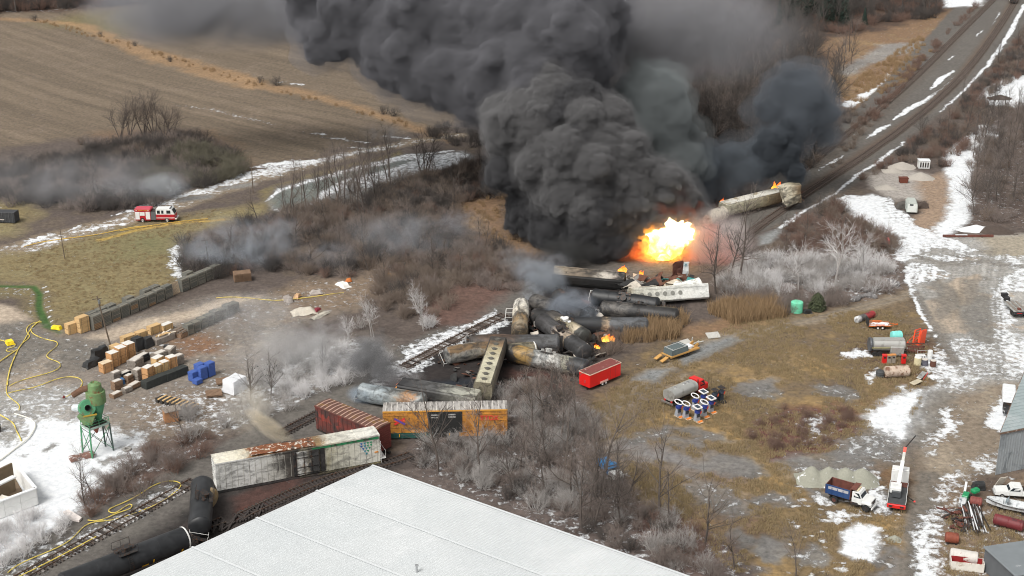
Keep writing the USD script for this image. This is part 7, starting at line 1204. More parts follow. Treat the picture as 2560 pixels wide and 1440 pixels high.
for k, (x, yq, m, lb) in enumerate(((2210, 908, REDP, 'red pump cabinet at the left under the silver trailer'), (2221, 908, M('cab_ochre', s2l(190, 130, 72), .6), 'ochre topped cabinet next to the red pump'), (2232, 907, M('cab_ochre', s2l(190, 130, 72), .6), 'ochre topped cabinet, right one of the pair'), (2258, 908, REDP, 'red pump cabinet at the right under the silver trailer'))):
    t = thing('pump_cabinet', lb, 'cabinet', P(x, yq), 0); part('housing', MB().rbox((0, 0, .75), (.75, .6, 1.5), .05), m if k in (0, 3) else M('cab_grey', s2l(150, 140, 128), .6, var=.2), t); part('cap', MB().rbox((0, 0, 1.55), (.85, .7, .14), .04), m, t); part('dial', MB().box((0, -.31, 1.15), (.4, .03, .3)), IRON, t)
t = thing('white_totes', 'white slatted crate behind the drums', 'crate', P(2300, 899), 0); part('body', MB().rbox((0, 0, .5), (1.7, .7, .8), .05), WHITEP, t); [part('slot', MB().box((-.6 + k * .4, -.36, .5), (.1, .03, .6)), IRON, t) for k in range(4)]
for x, yq, r, h, m, lb in ((2324, 897, .42, 1.5, WHITEP, 'tall white drum at the right of the stores'), (2293, 912, .6, 1.35, M('drum_cream', s2l(206, 196, 160), .6, var=.1), 'cream round drum with a white lid'), (2311, 912, .55, 1.0, M('drum_slate', s2l(88, 88, 98), .6, var=.3), 'slate coloured drum between cream and brown ones'), (2332, 915, .5, 1.0, M('drum_brown', s2l(92, 58, 46), .7, var=.2), 'brown drum with a cream motor on top')):
    t = thing('drum', lb, 'drum', P(x, yq), 0); part('shell', MB().lathe([(0, 0), (r, 0), (r, h), (0, h)], 18), m, t, smooth=40); part('lid', MB().cyl((0, 0, h), (0, 0, h + .08), r * .92, n=18), WHITEP if h > 1.2 else GREYB[3], t); part('hoop', MB().lathe([(r, h * .5 - .04), (r + .03, h * .5), (r, h * .5 + .04)], 18), m, t)
barrel('mottled rusty pale tank at the bottom of the stores', (2212, 930), (2272, 926), .95, M('tank_mottled', s2l(186, 168, 152), .8, var=.2, second=s2l(120, 88, 70), sscale=1.4, lo=.5, hi=.6)); upright('round_hopper', 'dark ribbed round vessel left of the mottled tank', 2200, 941, .72, .9, M('vessel_dark', s2l(72, 74, 76), .6, .2, .2))
for k, (x, yq, rz, m, lb) in enumerate(((2304, 938, 1.0, ALU, 'silver ladder panel lying below the drums'), (2314, 940, 1.05, REDP, 'red pole beside the silver ladder panel'), (2290, 955, .7, M('panel_buff', s2l(186, 176, 154), .8), 'buff panel lying at the foot of the silver one'))): solo('stored_panel', MB().rbox(P(x, yq, .3), ((3.2, .8, .15), (3.0, .12, .12), (2.4, 1.0, .12))[k], .03, rz=rz, rx=.1), m, lb, 'panel')
# flatbed truck at the right edge
c = P(2552, 795); t = thing('flatbed_truck', 'black flatbed trailer with steel channels cut by the right edge', 'trailer', c, math.radians(92)); chassis(t, 0, 7.6)
for k in range(6): part('deck_channel', MB().box((2.9, -1.1 + k * .45, 1.15), (5.4, .36, .1)), ALU if k % 2 else GREYB[0], t)
part('tail_frame', MB().rbox((.1, 0, .9), (.5, 2.6, .5), .05), M('frame_black', (.02, .02, .022), .6), t); part('tail_light', MB().box((-.17, -.9, .95), (.04, .5, .14)).box((-.17, .4, .95), (.04, .9, .14)), M('light_red', s2l(190, 40, 44), .4), t); part('gooseneck', MB().rbox((6.8, .5, 1.6), (2.2, 1.0, .5), .05).rbox((7.4, .5, 2.0), (.9, 1.2, .3), .05), LOOKS['frame_black'], t); part('box', MB().box((1.2, 0, 1.35), (.5, .6, .3)), DRUST, t)
for x in (.9, 1.9):
    for s in (-1, 1): wheel(t, x, s * 1.0, .5, .4, rim=IRON)
# snow covered vehicle by the barn
c = P(2514, 1022); t = thing('snowed_vehicle', 'long snow covered trailer standing in a white patch by the barn', 'trailer', c, math.radians(72)); 
for k in range(4): part('snowy_box', MB().rbox((-.3 + k * 1.7, -.4, 1.2), (1.62, 2.0, 1.6 if k else 1.2), .15), SNOW, t)
part('engine_bay', MB().rbox((-2.2, -.4, .8), (1.9, 1.9, .6), .1), M('bay_black', (.03, .03, .032), .6, var=.4, second=(.6, .6, .6), sscale=1.5, lo=.58, hi=.62), t); part('rear_gate', MB().box((-1.25, -.4, 1.2), (.15, 1.9, .9)), IRON, t)
# ---- scrap yard at the bottom right
barrel('dark red cylinder lying below the boat', (2484, 1296), (2560, 1316), .75, M('tank_maroon', s2l(108, 42, 46), .6, var=.2, second=s2l(70, 40, 44), sscale=.8)); barrel('short rusty cylinder in the scrap heap', (2362, 1342), (2398, 1346), .7, M('tank_rust', s2l(128, 66, 48), .7, var=.2, second=s2l(100, 54, 40), sscale=.8)); barrel('white tank with faded red lettering behind the red lined trough', (2374, 1384), (2446, 1396), .8, M('tank_whitish', s2l(196, 192, 186), .7, var=.15, second=s2l(150, 60, 50), sscale=1.4, lo=.62, hi=.66)); barrel('brown rusty cylinder with a pale end at the lower right', (2466, 1394), (2534, 1404), .75, scorch('tank_maroon2', [(0, s2l(96, 62, 58)), (.5, s2l(112, 58, 56)), (.7, s2l(84, 62, 62)), (.88, s2l(120, 96, 92)), (.9, s2l(206, 196, 186)), (1, s2l(200, 190, 180))], 4.5, .06), snow=False); barrel('red rusty cylinder below the green machine', (2424, 1250), (2456, 1256), .62, M('tank_brick', s2l(124, 66, 60), .7, var=.2))
A_ = P(2416, 1420); t = thing('feed_trough', 'white open trough lined red at the bottom right', 'trough', A_, -.2)
WT = M('trough_white', s2l(216, 212, 204), .6, var=.1, second=s2l(170, 150, 130), sscale=.8); RT = M('trough_red', s2l(140, 40, 40), .6, var=.2)
for s in (-1, 1): part('long_wall', MB().box((0, s * .75, .6), (4.0, .08, 1.2)), WT, t); part('lining', MB().box((0, s * .69, .65), (3.84, .03, 1.08)), RT, t); part('end_wall', MB().box((s * 2.0, 0, .6), (.08, 1.5, 1.2)), WT, t)
part('floor', MB().box((0, 0, .1), (3.9, 1.4, .06)), RT, t)
t = thing('scrap_heap', 'rusty brown scrap heap left of the long bars', 'scrap heap', P(2398, 1305), 0)
for k in range(46): part('scrap_piece', MB().box((rng.normal(0, .9), rng.normal(0, 1.6), rng.uniform(.1, .8)), (rng.uniform(.4, 1.8), rng.uniform(.1, .5), .1), rz=rng.uniform(0, PI), rx=rng.normal(0, .4), ry=rng.normal(0, .3)), (DRUST, IRON, GREYB[3])[int(rng.choice([0, 0, 0, 1, 1, 2]))], t)
t = thing('bar_stack', 'stack of long dark steel bars with snow between them', 'steel bars', P(2432, 1300), math.radians(80))
for k in range(30): part('bar', MB().box((rng.normal(0, .5), -1.3 + k * .09, .25 + rng.uniform(0, .45)), (rng.uniform(5, 8), .12, .1), rz=rng.normal(0, .05)), (IRON, M('bar_grey', s2l(104, 96, 94), .6, .3), SNOW)[int(rng.choice([0, 0, 1, 1, 2]))], t)
GM = PAINT('machine_green', s2l(20, 134, 84), .45, .7); t = thing('green_machine', 'green farm machine with a long snowy drawbar', 'farm machine', P(2412, 1254), math.radians(62)); part('body', MB().rbox((0, 0, .8), (1.5, .8, .9), .08), GM, t); part('hood', MB().rbox((2.2, -.9, .9), (1.3, .9, .7), .2, rz=-.5), GM, t); part('bucket', MB().box((-1.3, .1, .8), (1.3, .9, .7), ry=.2), M('bucket_white', s2l(206, 208, 210), .5, second=s2l(110, 120, 130), sscale=1.5), t); part('drawbar', MB().bar((.8, .3, .8), (3.6, .6, 1.1), .3), SNOW, t); part('frame', MB().box((.3, -.2, .4), (3.2, .15, .15)), IRON, t)
for x, y in ((-.4, -.6), (1.2, -.5)): wheel(t, x, y, .4, .25, rim=IRON)
t = thing('white_board', 'whitish wooden board leaning near the barn corner', 'board', P(2496, 1212), .3, None, None, .5); [part('plank', MB().box((-.5 + k * .26, 0, .9), (.24, .06, 2.0)), M('board_white', s2l(206, 200, 188), .8, var=.1), t) for k in range(5)]
blob('tyre_pile', 'dark pile of tyres behind the green machine', 'tyre pile', 2446, 1222, (1.8, 1.2, 1.0), BLK, 93, 0, .3)
# white pickup
c = P(2534, 1245); t = thing('pickup_truck', 'old white pickup truck nose left beside the boat', 'pickup truck', c + [0, .5, 0], math.radians(172)); chassis(t, -2.2, 2.4, .5)
part('bonnet', MB().hull([(x, y, z) for x, z, w in ((.7, 1.2, .92), (.7, .55, .95), (2.5, 1.05, .85), (2.55, .5, .88)) for y in (-w, w)]), WHITEP, t); cab(t, -1.0, .8, 1.8, .55, 1.85, WHITEP, .5); part('bed', MB().rbox((-2.3, 0, .9), (2.5, 1.85, .75), .06), WHITEP, t); part('bed_load', MB().box((-2.3, 0, 1.28), (2.2, 1.6, .06)), IRON, t); part('bumper', MB().box((2.65, 0, .55), (.14, 1.8, .2)), CHROME, t)
for x in (1.6, -2.2):
    for s in (-1, 1): wheel(t, x, s * .82, .37, .24)
# boat
c = P(2520, 1280); t = thing('motor_boat', 'white open motor boat on the ground below the pickup', 'boat', c + [.6, .4, 0], math.radians(156))
xs = np.linspace(-3.4, 3.4, 18); hb = np.array([1.05 * min(1, ((3.45 - x) / 2.4) ** .55 if x > 1.05 else 1) for x in xs]); top = 1.15 + .16 * np.clip(xs, 0, 4) * .5
hull = MB(); v = []
for x, w, z in zip(xs, hb, top): v += [(x, -w, z), (x, -w * .8, z * .45), (x, 0, .18 + .5 * max(0, (x - 2) / 1.5) ** 2), (x, w * .8, z * .45), (x, w, z), (x, w * .82, z), (x, w * .72, .6), (x, -w * .72, .6), (x, -w * .82, z)]
n = 9; i, j = np.meshgrid(np.arange(len(xs) - 1), np.arange(n), indexing='ij'); q = np.stack([i * n + j, i * n + (j + 1) % n, (i + 1) * n + (j + 1) % n, (i + 1) * n + j], -1).reshape(-1, 4); hull.add(v, q)
part('hull', hull, M('boat_white', s2l(206, 210, 212), .4, var=.08, second=s2l(150, 152, 154), sscale=1), t); part('rub_rail', MB().tube([(x, -w - .02, z - .12) for x, w, z in zip(xs, hb, top)], .06, 5).tube([(x, w + .02, z - .12) for x, w, z in zip(xs, hb, top)], .06, 5), IRON, t); part('transom', MB().box((-3.4, 0, .7), (.1, 2.0, 1.0)), LOOKS['boat_white'], t); part('windscreen', MB().add([(.9, -.8, 1.2), (.9, .8, 1.2), (.5, .75, 1.75), (.5, -.75, 1.75)], [[0, 1, 2], [0, 2, 3]]), M('boat_screen', s2l(96, 112, 120), .2), t); part('fore_deck', MB().hull([(x, y, z) for x, y, z in ((1.2, -.8, 1.22), (1.2, .8, 1.22), (3.1, 0, 1.4), (2.2, -.6, 1.3), (2.2, .6, 1.3), (1.2, 0, 1.0))]), LOOKS['boat_white'], t)
for x, y in ((-.3, .4), (-.3, -.4), (-1.8, .4), (-1.8, -.4)): part('seat', MB().rbox((x, y, .85), (.5, .5, .5), .08), SNOW, t)
part('keel_block', MB().box((-1.5, 0, .1), (.3, 1.4, .2)).box((1.5, 0, .1), (.3, 1.0, .3)), IRON, t)
# blue and white truck in the thicket, gravel, boulders, far quarry things
c = P(1525, 1185); t = thing('small_truck', 'blue and white truck half hidden in the thicket', 'truck', c, math.radians(-65)); part('bed', MB().rbox((-1.4, 0, 1.0), (2.4, 1.8, .9), .06), PAINT('truck_blue', s2l(36, 112, 166), .45, .7), t); cab(t, -.2, 1.2, 1.8, .6, 1.8, PAINT('truck_blue', s2l(36, 112, 166)), .45); part('bonnet', MB().hull([(x, y, z) for x, z, w in ((1.1, 1.25, .9), (1.1, .55, .92), (2.6, 1.05, .8), (2.6, .5, .82)) for y in (-w, w)]), WHITEP, t)
for x in (1.8, -1.5):
    for s in (-1, 1): wheel(t, x, s * .8, .38, .26)
def heap(label, px, py, rx_, ry_, h, mat, seed, name='gravel_heap', humps=1, rz=0.):
    g = np.linspace(-1, 1, 44); X, Y = np.meshgrid(g, g, indexing='ij'); r = np.hypot(X, Y); Z = np.clip(1 - r ** 1.3, 0, 1)
    if humps > 1: Z = np.max([np.clip(1 - np.hypot((X - q) / .42, Y / 1.0) ** 1.4, 0, 1) for q in np.linspace(-.62, .62, humps)], 0)
    pts = np.stack([X * rx_, Y * ry_, Z * h], -1).reshape(-1, 3); pts[:, 2] *= .8 + .4 * meshkit.fbm(pts * .8, 3, seed); pts[:, :2] += (meshkit.fbm(pts * .5, 3, seed + 4)[:, None] - .5) * .5; pts[:, 2] -= .06
    k = np.arange(43); I, J = np.meshgrid(k, k, indexing='ij'); f = np.stack([I * 44 + J, (I + 1) * 44 + J, (I + 1) * 44 + J + 1, I * 44 + J + 1], -1).reshape(-1, 4)
    return solo(name, MB().add(pts, f, rotm(0, 0, rz), P(px, py)), mat, label, 'heap', smooth=True)
GRAV = M('gravel', s2l(146, 146, 134), .95, var=.14, vscale=5, second=s2l(124, 122, 112), sscale=.8, bump=.5, bscale=9); GRAVS = M('gravel_snowy', s2l(146, 146, 134), .95, var=.14, vscale=5, second=(.74, .76, .78), sscale=.7, lo=.6, hi=.63)
heap('long grey gravel heap with snow streaks behind the dump truck', 2092, 1202, 5.8, 2.2, 2.2, GRAVS, 3, humps=4, rz=-.05)
for k, (x, yq, a, b, h, lb) in enumerate(((2255, 418, 3.6, 2.6, 1.4, 'large grey gravel heap by the railway bank'), (2232, 428, 2.6, 2, 1., 'small pale gravel heap below the large one'), (2302, 445, 3.6, 2.6, 1.6, 'grey gravel heap right of the rusty box'), (2215, 470, 2.8, 2, .9, 'low grey gravel heap at the quarry edge'))): heap(lb, x, yq, a, b, h, M('gravel_pale', s2l(166, 160, 152), .95, var=.1, vscale=4), 10 + k)
heap('snow covered bank at the edge of the right wood', 2440, 575, 4.5, 2.0, 1.2, SNOW, 22, 'snow_bank'); heap('dark soil heap beside the snow covered bank', 2486, 578, 4.5, 2.4, 1.4, M('soil_dark', s2l(76, 66, 60), .95, var=.25), 23, 'soil_heap'); heap('small dark stone pile beside the muddy road', 2236, 1348, 1.0, .8, .6, GRAV, 24, 'stone_pile'); heap('dark mound in the snowy clearing at the upper right', 2500, 246, 4, 2.4, 1.2, M('soil_dark', s2l(76, 66, 60), .95, var=.25), 25, 'soil_heap')
t = thing('garden_shed', 'white box shed with dark openings beside the gravel', 'shed', P(2308, 420), -.1); part('walls', MB().rbox((0, 0, 1.1), (2.8, 2.2, 2.0), .04), WHITEP, t); part('roof', MB().rbox((0, 0, 2.15), (3.0, 2.4, .14), .04), SNOW, t); [part('opening', MB().box((-.9 + k * .6, -1.12, 1.1), (.35, .04, 1.3)), IRON, t) for k in range(4)]
t = thing('rusty_box', 'rusty open skip on the pale gravel', 'skip', P(2258, 456), .0); part('body', MB().hull([(x, y, 1.3) for x in (-1.1, 1.1) for y in (-.7, .7)] + [(x, y, 0) for x in (-.9, .9) for y in (-.6, .6)]), M('skip_rust', s2l(104, 56, 42), .8, var=.2), t); part('rim', MB().box((0, -.7, 1.3), (2.3, .08, .1)).box((0, .7, 1.3), (2.3, .08, .1)), DRUST, t)
t = thing('silo_trailer', 'pale grey round ended trailer beside the foam snow', 'trailer', P(2278, 532), math.radians(80)); part('body', MB().prism([(-1.2, .4), (1.2, .4), (1.2, 2.2), (.8, 2.7), (-.8, 2.7), (-1.2, 2.2)], -1, 3.2), M('silo_grey', s2l(176, 182, 176), .5, var=.1), t); part('end_panel', MB().rbox((-1.05, 0, 1.4), (.08, 2.0, 1.9), .03), M('silo_pale', s2l(206, 210, 206), .5, var=.08), t); part('window', MB().box((-1.1, .2, 2.2), (.05, .8, .35)), GLASS, t)
blob('machine_heap', 'dark machinery left of the pale round ended trailer', 'machinery', 2255, 520, (2.4, 2.2, 1.3), M('machine_dark', s2l(84, 80, 76), .8, var=.3), 95, 0, .5); blob('machine_heap', 'dark brown machinery right of the pale trailer', 'machinery', 2306, 518, (2.6, 2.2, 1.2), M('soil_dark', s2l(76, 66, 60), .95), 96, 0, .5)
t = thing('low_trailer', 'dark low flat trailer with a red end in the frosted brush', 'trailer', P(2172, 614), -.12); part('deck', MB().box((0, 0, .9), (7.6, 2.2, .25)), M('deck_slate', s2l(78, 74, 72), .7, var=.2), t); part('beam', MB().box((.2, -1.15, .62), (7.2, .12, .25)), GREYB[0], t); part('red_end', MB().box((3.9, 0, 1.25), (.5, 2.0, .9)), M('end_red', s2l(150, 76, 72), .7), t); part('clutter', MB().box((-1.2, .2, 1.2), (3.6, 1.2, .4)).box((1.4, .1, 1.15), (1.6, 1.0, .3)), IRON, t)
for x in (-2.6, -1.6): wheel(t, x, -1.0, .42, .3)
t = thing('timber_rail', 'long rusty red beam lying along the yard edge', 'beam', P(2420, 592), .0); part('beam', MB().box((0, 0, .25), (11, .5, .4)), DRUST, t); part('snow_strip', MB().box((-1.5, 0, .48), (2.6, .45, .06)), SNOW, t); part('block', MB().box((-3, 0, .05), (.4, .8, .2)).box((3, 0, .05), (.4, .8, .2)), IRON, t)
rr = np.random.default_rng(30)
for k in range(22):
    x, yq = (2160 + k * 6.2 + rr.uniform(-3, 3), 722 - k * 1.0 + rr.uniform(-5, 5)) if k < 14 else (2120 + (k - 14) * 9 + rr.uniform(-3, 3), 748 - (k - 14) * 1.5 + rr.uniform(-4, 4))
    s = rr.uniform(.5, 1.1); m = trimesh.creation.icosphere(2, 1.0); solo('boulder', MB().add(crumple(m.vertices * [s, s * .7, s * .6], .3, 1.2, k), m.faces, rotm(0, 0, k), P(x, yq, s * .3)), M('boulder_grey', s2l(112, 110, 110), .9, var=.25, second=(.7, .7, .72), sscale=1.6, lo=.58, hi=.62), 'grey boulder in the stone row between the frosted brush and the lane', 'boulder', 'boulders along the lane')
# ---------------------------------------------------------------- smoke and flames
def surface_nets(D, origin, h):
    """Closed mesh of the zero level of D (negative inside)."""
    s = D < 0; nx, ny, nz = D.shape
    corners = [(i, j, k) for i in (0, 1) for j in (0, 1) for k in (0, 1)]
    cnt = sum(s[i:nx - 1 + i, j:ny - 1 + j, k:nz - 1 + k].astype(np.int8) for i, j, k in corners)
    act = (cnt > 0) & (cnt < 8); idx = -np.ones(act.shape, np.int64); cells = np.argwhere(act); idx[act] = np.arange(len(cells))
    acc = np.zeros((len(cells), 3)); num = np.zeros(len(cells))
    for a in corners:
        for ax in range(3):
            if a[ax]: continue
            b = list(a); b[ax] = 1; b = tuple(b)
            ca, cb = cells + a, cells + b
            da, db = D[tuple(ca.T)], D[tuple(cb.T)]
            m = (da < 0) != (db < 0); t = np.where(m, da / np.where(m, da - db, 1), 0)
            pt = ca + t[:, None] * (cb - ca); acc += np.where(m[:, None], pt, 0); num += m
    v = acc / num[:, None] * h + origin
    F = []
    for ax in range(3):
        o = [k for k in range(3) if k != ax]
        sl = lambda d: tuple(slice(d, D.shape[k] - 1 + d) if k == ax else slice(1, D.shape[k] - 1) for k in range(3))
        lo, hi = s[sl(0)], s[sl(1)]
        for flip in (False, True):
            e = np.argwhere(~lo & hi if flip else lo & ~hi)
            if not len(e): continue
            e[:, o[0]] += 1; e[:, o[1]] += 1
            def at(d0, d1):
                q = e.copy(); q[:, o[0]] -= d0; q[:, o[1]] -= d1; return idx[tuple(q.T)]
            q = np.stack([at(0, 0), at(1, 0), at(1, 1), at(0, 1)], 1)
            if flip ^ (ax == 1): q = q[:, ::-1]
            F.append(q)
    q = np.vstack(F)
    return v, np.vstack([q[:, [0, 1, 2]], q[:, [0, 2, 3]]])

def puffs(spine, seed, per=16, sub=(.28, .5), third=0, flat=1.0):
    """spine: (px, py, Y, radius m) -> spheres on spheres."""
    r0 = np.random.default_rng(seed); out = []
    for px, py, Y, r in spine:
        c = Q(px, py, Y); out.append((*c, r))
        for _ in range(per):
            d = r0.normal(size=3); d /= np.linalg.norm(d); rr = r * r0.uniform(*sub); c2 = c + d * (r * r0.uniform(.72, .98)); out.append((*c2, rr))
            for _ in range(third):
                d3 = r0.normal(size=3); d3 /= np.linalg.norm(d3); r3 = rr * r0.uniform(.3, .5); out.append((*(c2 + d3 * rr * r0.uniform(.75, 1)), r3))
    return np.array(out)

def billow(S, h=.7, k=.6, amp=.5, freq=.35, seed=1, ground=True, wisp=0.):
    lo = (S[:, :3] - S[:, 3:]).min(0) - 3; hi = (S[:, :3] + S[:, 3:]).max(0) + 3
    if ground: lo[2] = max(lo[2], -1.)
    n = np.ceil((hi - lo) / h).astype(int) + 1
    D = np.full(n, 1e3)
    ax = [lo[i] + np.arange(n[i]) * h for i in range(3)]
    for x, y, z, r in S:
        w = r + 3 * k + amp + 1.5
        i0 = [max(0, int((c - w - lo[i]) / h)) for i, c in enumerate((x, y, z))]; i1 = [min(n[i], int((c + w - lo[i]) / h) + 2) for i, c in enumerate((x, y, z))]
        if any(a >= b for a, b in zip(i0, i1)): continue
        g = np.meshgrid(*[ax[i][i0[i]:i1[i]] for i in range(3)], indexing='ij')
        d = np.sqrt((g[0] - x) ** 2 + (g[1] - y) ** 2 + (g[2] - z) ** 2) - r
        sl = tuple(slice(a, b) for a, b in zip(i0, i1)); o = D[sl]
        hh = np.clip(.5 + .5 * (o - d) / k, 0, 1); D[sl] = np.where(np.abs(o - d) < k, o * (1 - hh) + d * hh - k * hh * (1 - hh), np.minimum(o, d))
    near = np.abs(D) < amp * 2 + 2 * h
    p = np.argwhere(near) * h + lo
    nz = np.abs(meshkit.noise(p * freq, seed) - .5) + .5 * np.abs(meshkit.noise(p * freq * 2.3, seed + 1) - .5) + .25 * np.abs(meshkit.noise(p * freq * 5., seed + 2) - .5)
    D[near] -= amp * (1.6 * nz - .55) * 2
    if ground: D = np.maximum(D, .05 - ax[2][None, None, :])
    D[0] = D[-1] = 1; D[:, 0] = D[:, -1] = 1; D[:, :, 0] = D[:, :, -1] = 1
    return surface_nets(D, lo, h)

def smoke_mat(name, color, density, aniso=0., soft=None):
    """Even smoke; soft = (scale, low, high) thins it with noise."""
    n = {'v': ('principled_volume', {'color': color, 'density': density, 'anisotropy': aniso})}; l = []
    if soft:
        sc, a, b = soft
        n.update({'tc': ('geometry', {}), 'n': ('noise_texture', {'scale': sc, 'detail': 4.0, 'roughness': .6, 'distortion': .6}), 'm': ('map_range', {'from_min': a, 'from_max': b, 'to_min': 0.0, 'to_max': density, 'clamp': True})})
        l = [('tc.position', 'n.vector'), ('n.fac', 'm.value'), ('m.result', 'v.density')]
    LOOKS[name] = usdkit.material(stage, '/World/Looks/' + name, n, l, volume='v.volume'); return LOOKS[name]

def veil_mat(name, color, density, sc, lo=.35, hi=.75, edge=1.0):
    """Thin drifting smoke that fades out towards the rim of its own body (object space, unit sphere)."""
    n = {'tc': ('texture_coordinate', {}), 'len': ('gradient_texture', {'gradient_type': 'spherical'}), 'e': ('map_range', {'from_min': 0.0, 'from_max': .75, 'clamp': True, 'range_type': 'smoothstep'}),
         'g': ('geometry', {}), 'n': ('noise_texture', {'scale': sc, 'detail': 3.0, 'roughness': .6, 'distortion': .8}), 'm': ('map_range', {'from_min': lo, 'from_max': hi, 'clamp': True}),
         'x': ('math', {'math_type': 'multiply'}), 'd': ('math', {'math_type': 'multiply', 'value2': density}), 'v': ('principled_volume', {'color': color})}
    l = [('tc.object', 'len.vector'), ('len.fac', 'e.value'), ('g.position', 'n.vector'), ('n.fac', 'm.value'), ('e.result', 'x.value1'), ('m.result', 'x.value2'), ('x.value', 'd.value1'), ('d.value', 'v.density')]
    LOOKS[name] = usdkit.material(stage, '/World/Looks/' + name, n, l, volume='v.volume'); return LOOKS[name]
def plume(name, label, spine, seed, col, dens, h, per=16, sub=(.28, .5), third=4, k=.3, amp=.6, freq=.4, shells=((.0, 1.0), (.35, .1), (1.5, .035)), ground=True):
    """One smoke cloud: a dense heart inside thinner mantles, each with its own ragged skin."""
    S = puffs(spine, seed, per, sub, third); t = thing(name, label, 'smoke', kind='stuff')
    for i, (grow, f) in enumerate(shells):
        S2 = S.copy(); S2[:, 3] += grow; m = billow(S2, h if i == 0 else h * 1.35, k, amp * (1 + .5 * i), freq * (1, .8, .6)[i], seed + 7 * i, ground)
        part(('smoke_heart', 'smoke_mantle', 'smoke_fringe')[i], m, smoke_mat(f'{name}_{seed}_{i}', col, dens * f), t)
    return t
MAIN = [(1655,555,273,4.5),(1625,520,275,5.5),(1580,540,274,6),(1560,475,276,8.5),(1500,560,272,6.5),(1450,490,278,8.5),(1490,385,278,9.),(1400,400,280,10.5),(1335,320,283,9),(1430,310,283,9),(1300,420,284,6.5),(1345,510,282,6.5),(1395,570,276,5.5),(1500,610,270,4),(1265,290,288,5.5),(1450,600,272,4.5),(1380,260,286,7),(1695,505,274,4.2),(1728,530,275,3.2),(1670,470,275,5)]
SHADEP = [MAIN[k] for k in (4, 9, 10, 11, 12, 13, 15)] + [(1420,545,277,6.5),(1350,460,283,7)]  # shaded left flank: same smoke, with the shade put into a darker colour
LITP = [MAIN[k] for k in range(len(MAIN)) if k not in (9, 10, 11, 12, 13, 15)]
for nm, lb, sp, sd, cl in (('smoke_plume', 'dense black billowing smoke column rising from the fireball', LITP, 3, (.265, .262, .268)), ('smoke_plume', 'smoke low on the left flank of the column, its shade put into a darker colour', SHADEP, 4, (.14, .14, .148))):
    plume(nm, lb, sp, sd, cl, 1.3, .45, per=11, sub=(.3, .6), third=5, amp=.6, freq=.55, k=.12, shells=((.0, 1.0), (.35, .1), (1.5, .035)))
TOP = [(830,85,318,7),(900,35,318,9),(985,105,312,8.5),(1065,150,308,8),(1140,190,305,8),(1230,200,300,8.5),(1320,165,298,9.5),(1400,90,300,10.5),(1130,70,312,11),(1260,70,308,12),(1390,0,312,12),(1010,10,318,11),(850,-25,322,10),(1230,-70,318,14),(1470,50,304,7.5),(775,25,324,6),(1090,-60,322,12),(1340,235,292,7)]
plume('smoke_cloud', 'broad dark grey smoke cloud spreading over the field at the top of the picture', TOP, 5, (.26, .26, .285), .8, .75, per=12, sub=(.3, .6), third=4, amp=1.0, freq=.3, k=.18, shells=((0, 1), (.8, .12), (3.4, .05)))
plume('smoke_puff', 'tight black smoke puff boiling off the burning hopper car', [(1990,448,304,1.7),(1985,425,305,2.3),(1965,400,306,3.2),(1940,372,308,4.2),(1965,350,309,3.8),(1925,410,307,3.)], 9, (.11, .125, .145), 1.3, .34, k=.2, amp=.35, freq=.7, shells=((0, 1), (.3, .2), (1.2, .05)))
plume('smoke_column', 'grey green smoke column behind the black one', [(1640,280,300,7.5),(1600,250,304,7),(1665,340,298,6),(1700,400,294,4.5),(1580,320,300,7),(1650,240,306,6)], 12, (.3, .33, .34), .34, .7, per=14, third=3, k=.2, amp=.8, freq=.3, shells=((0, 1), (.9, .3), (2.4, .1)))
plume('smoke_cloud', 'soft dark blue grey smoke hanging over the right end of the dark wood', [(1985,300,312,4.5),(2010,245,314,5),(1965,225,316,4),(2045,280,315,4.5),(1935,270,314,3.5),(2060,330,314,3),(2000,200,317,3.5),(1960,340,311,4)], 18, (.19, .215, .25), .3, .7, per=10, third=2, k=.3, amp=1., freq=.25, shells=((0, 1), (1.4, .4), (3.2, .18)))
plume('smoke_cloud', 'soft blue grey smoke low behind the cream hopper car', [(1880,420,308,3.5),(1840,440,306,3.2),(1800,470,304,2.8),(1830,395,309,3.2),(1770,440,305,3.2),(1900,380,310,3.5),(1745,420,302,4),(1780,400,306,3.6),(1730,470,298,3.2)], 19, (.2, .23, .265), .28, .6, per=10, third=2, k=.3, amp=.8, freq=.3, shells=((0, 1), (1.2, .4), (2.6, .18)))
plume('smoke_puff', 'small black smoke puff at the snow by the left end of the wreck', [(975,940,203,1.3),(955,915,205,1.9),(925,885,207,2.2),(900,905,206,1.6),(985,960,202,.9)], 15, (.3, .3, .31), .45, .3, k=.3, amp=.35, freq=.7, shells=((0, .8), (.6, .4), (1.6, .15)))
ICO = trimesh.creation.icosphere(3, 1.0)
def veil(label, px, py, Y, size, col, dens, sc=.12, lo=.38, hi=.72, rz=0., ry=0., name='smoke_veil'):
    c = Q(px, py, Y) if Y else P(px, py, size[2] * .8); key = f'veil_{numbered("mat", "v")}'; t = thing(name, label, None, c, rz, None, 'stuff', 0, ry, size)
    part('haze_body', (ICO.vertices, ICO.faces), veil_mat(key, col, dens, sc, lo, hi), t)
veil('thin grey smoke drifting right of the great cloud', 1690, 80, 330, (36, 16, 15), (.42, .42, .45), 0.3, .05, .3, .7); veil('thin grey smoke drifting left over the field', 560, 20, 350, (40, 18, 12), (.4, .4, .43), 0.5, .05, .32, .7)
veil('blue grey smoke over the dark brush on the left', 590, 610, None, (15, 8, 6.5), (.5, .54, .6), 0.34, .16, .44, .74); veil('pale blue smoke before the dark thicket at the field edge', 415, 465, None, (8, 5, 4), (.62, .66, .7), 0.35, .15)
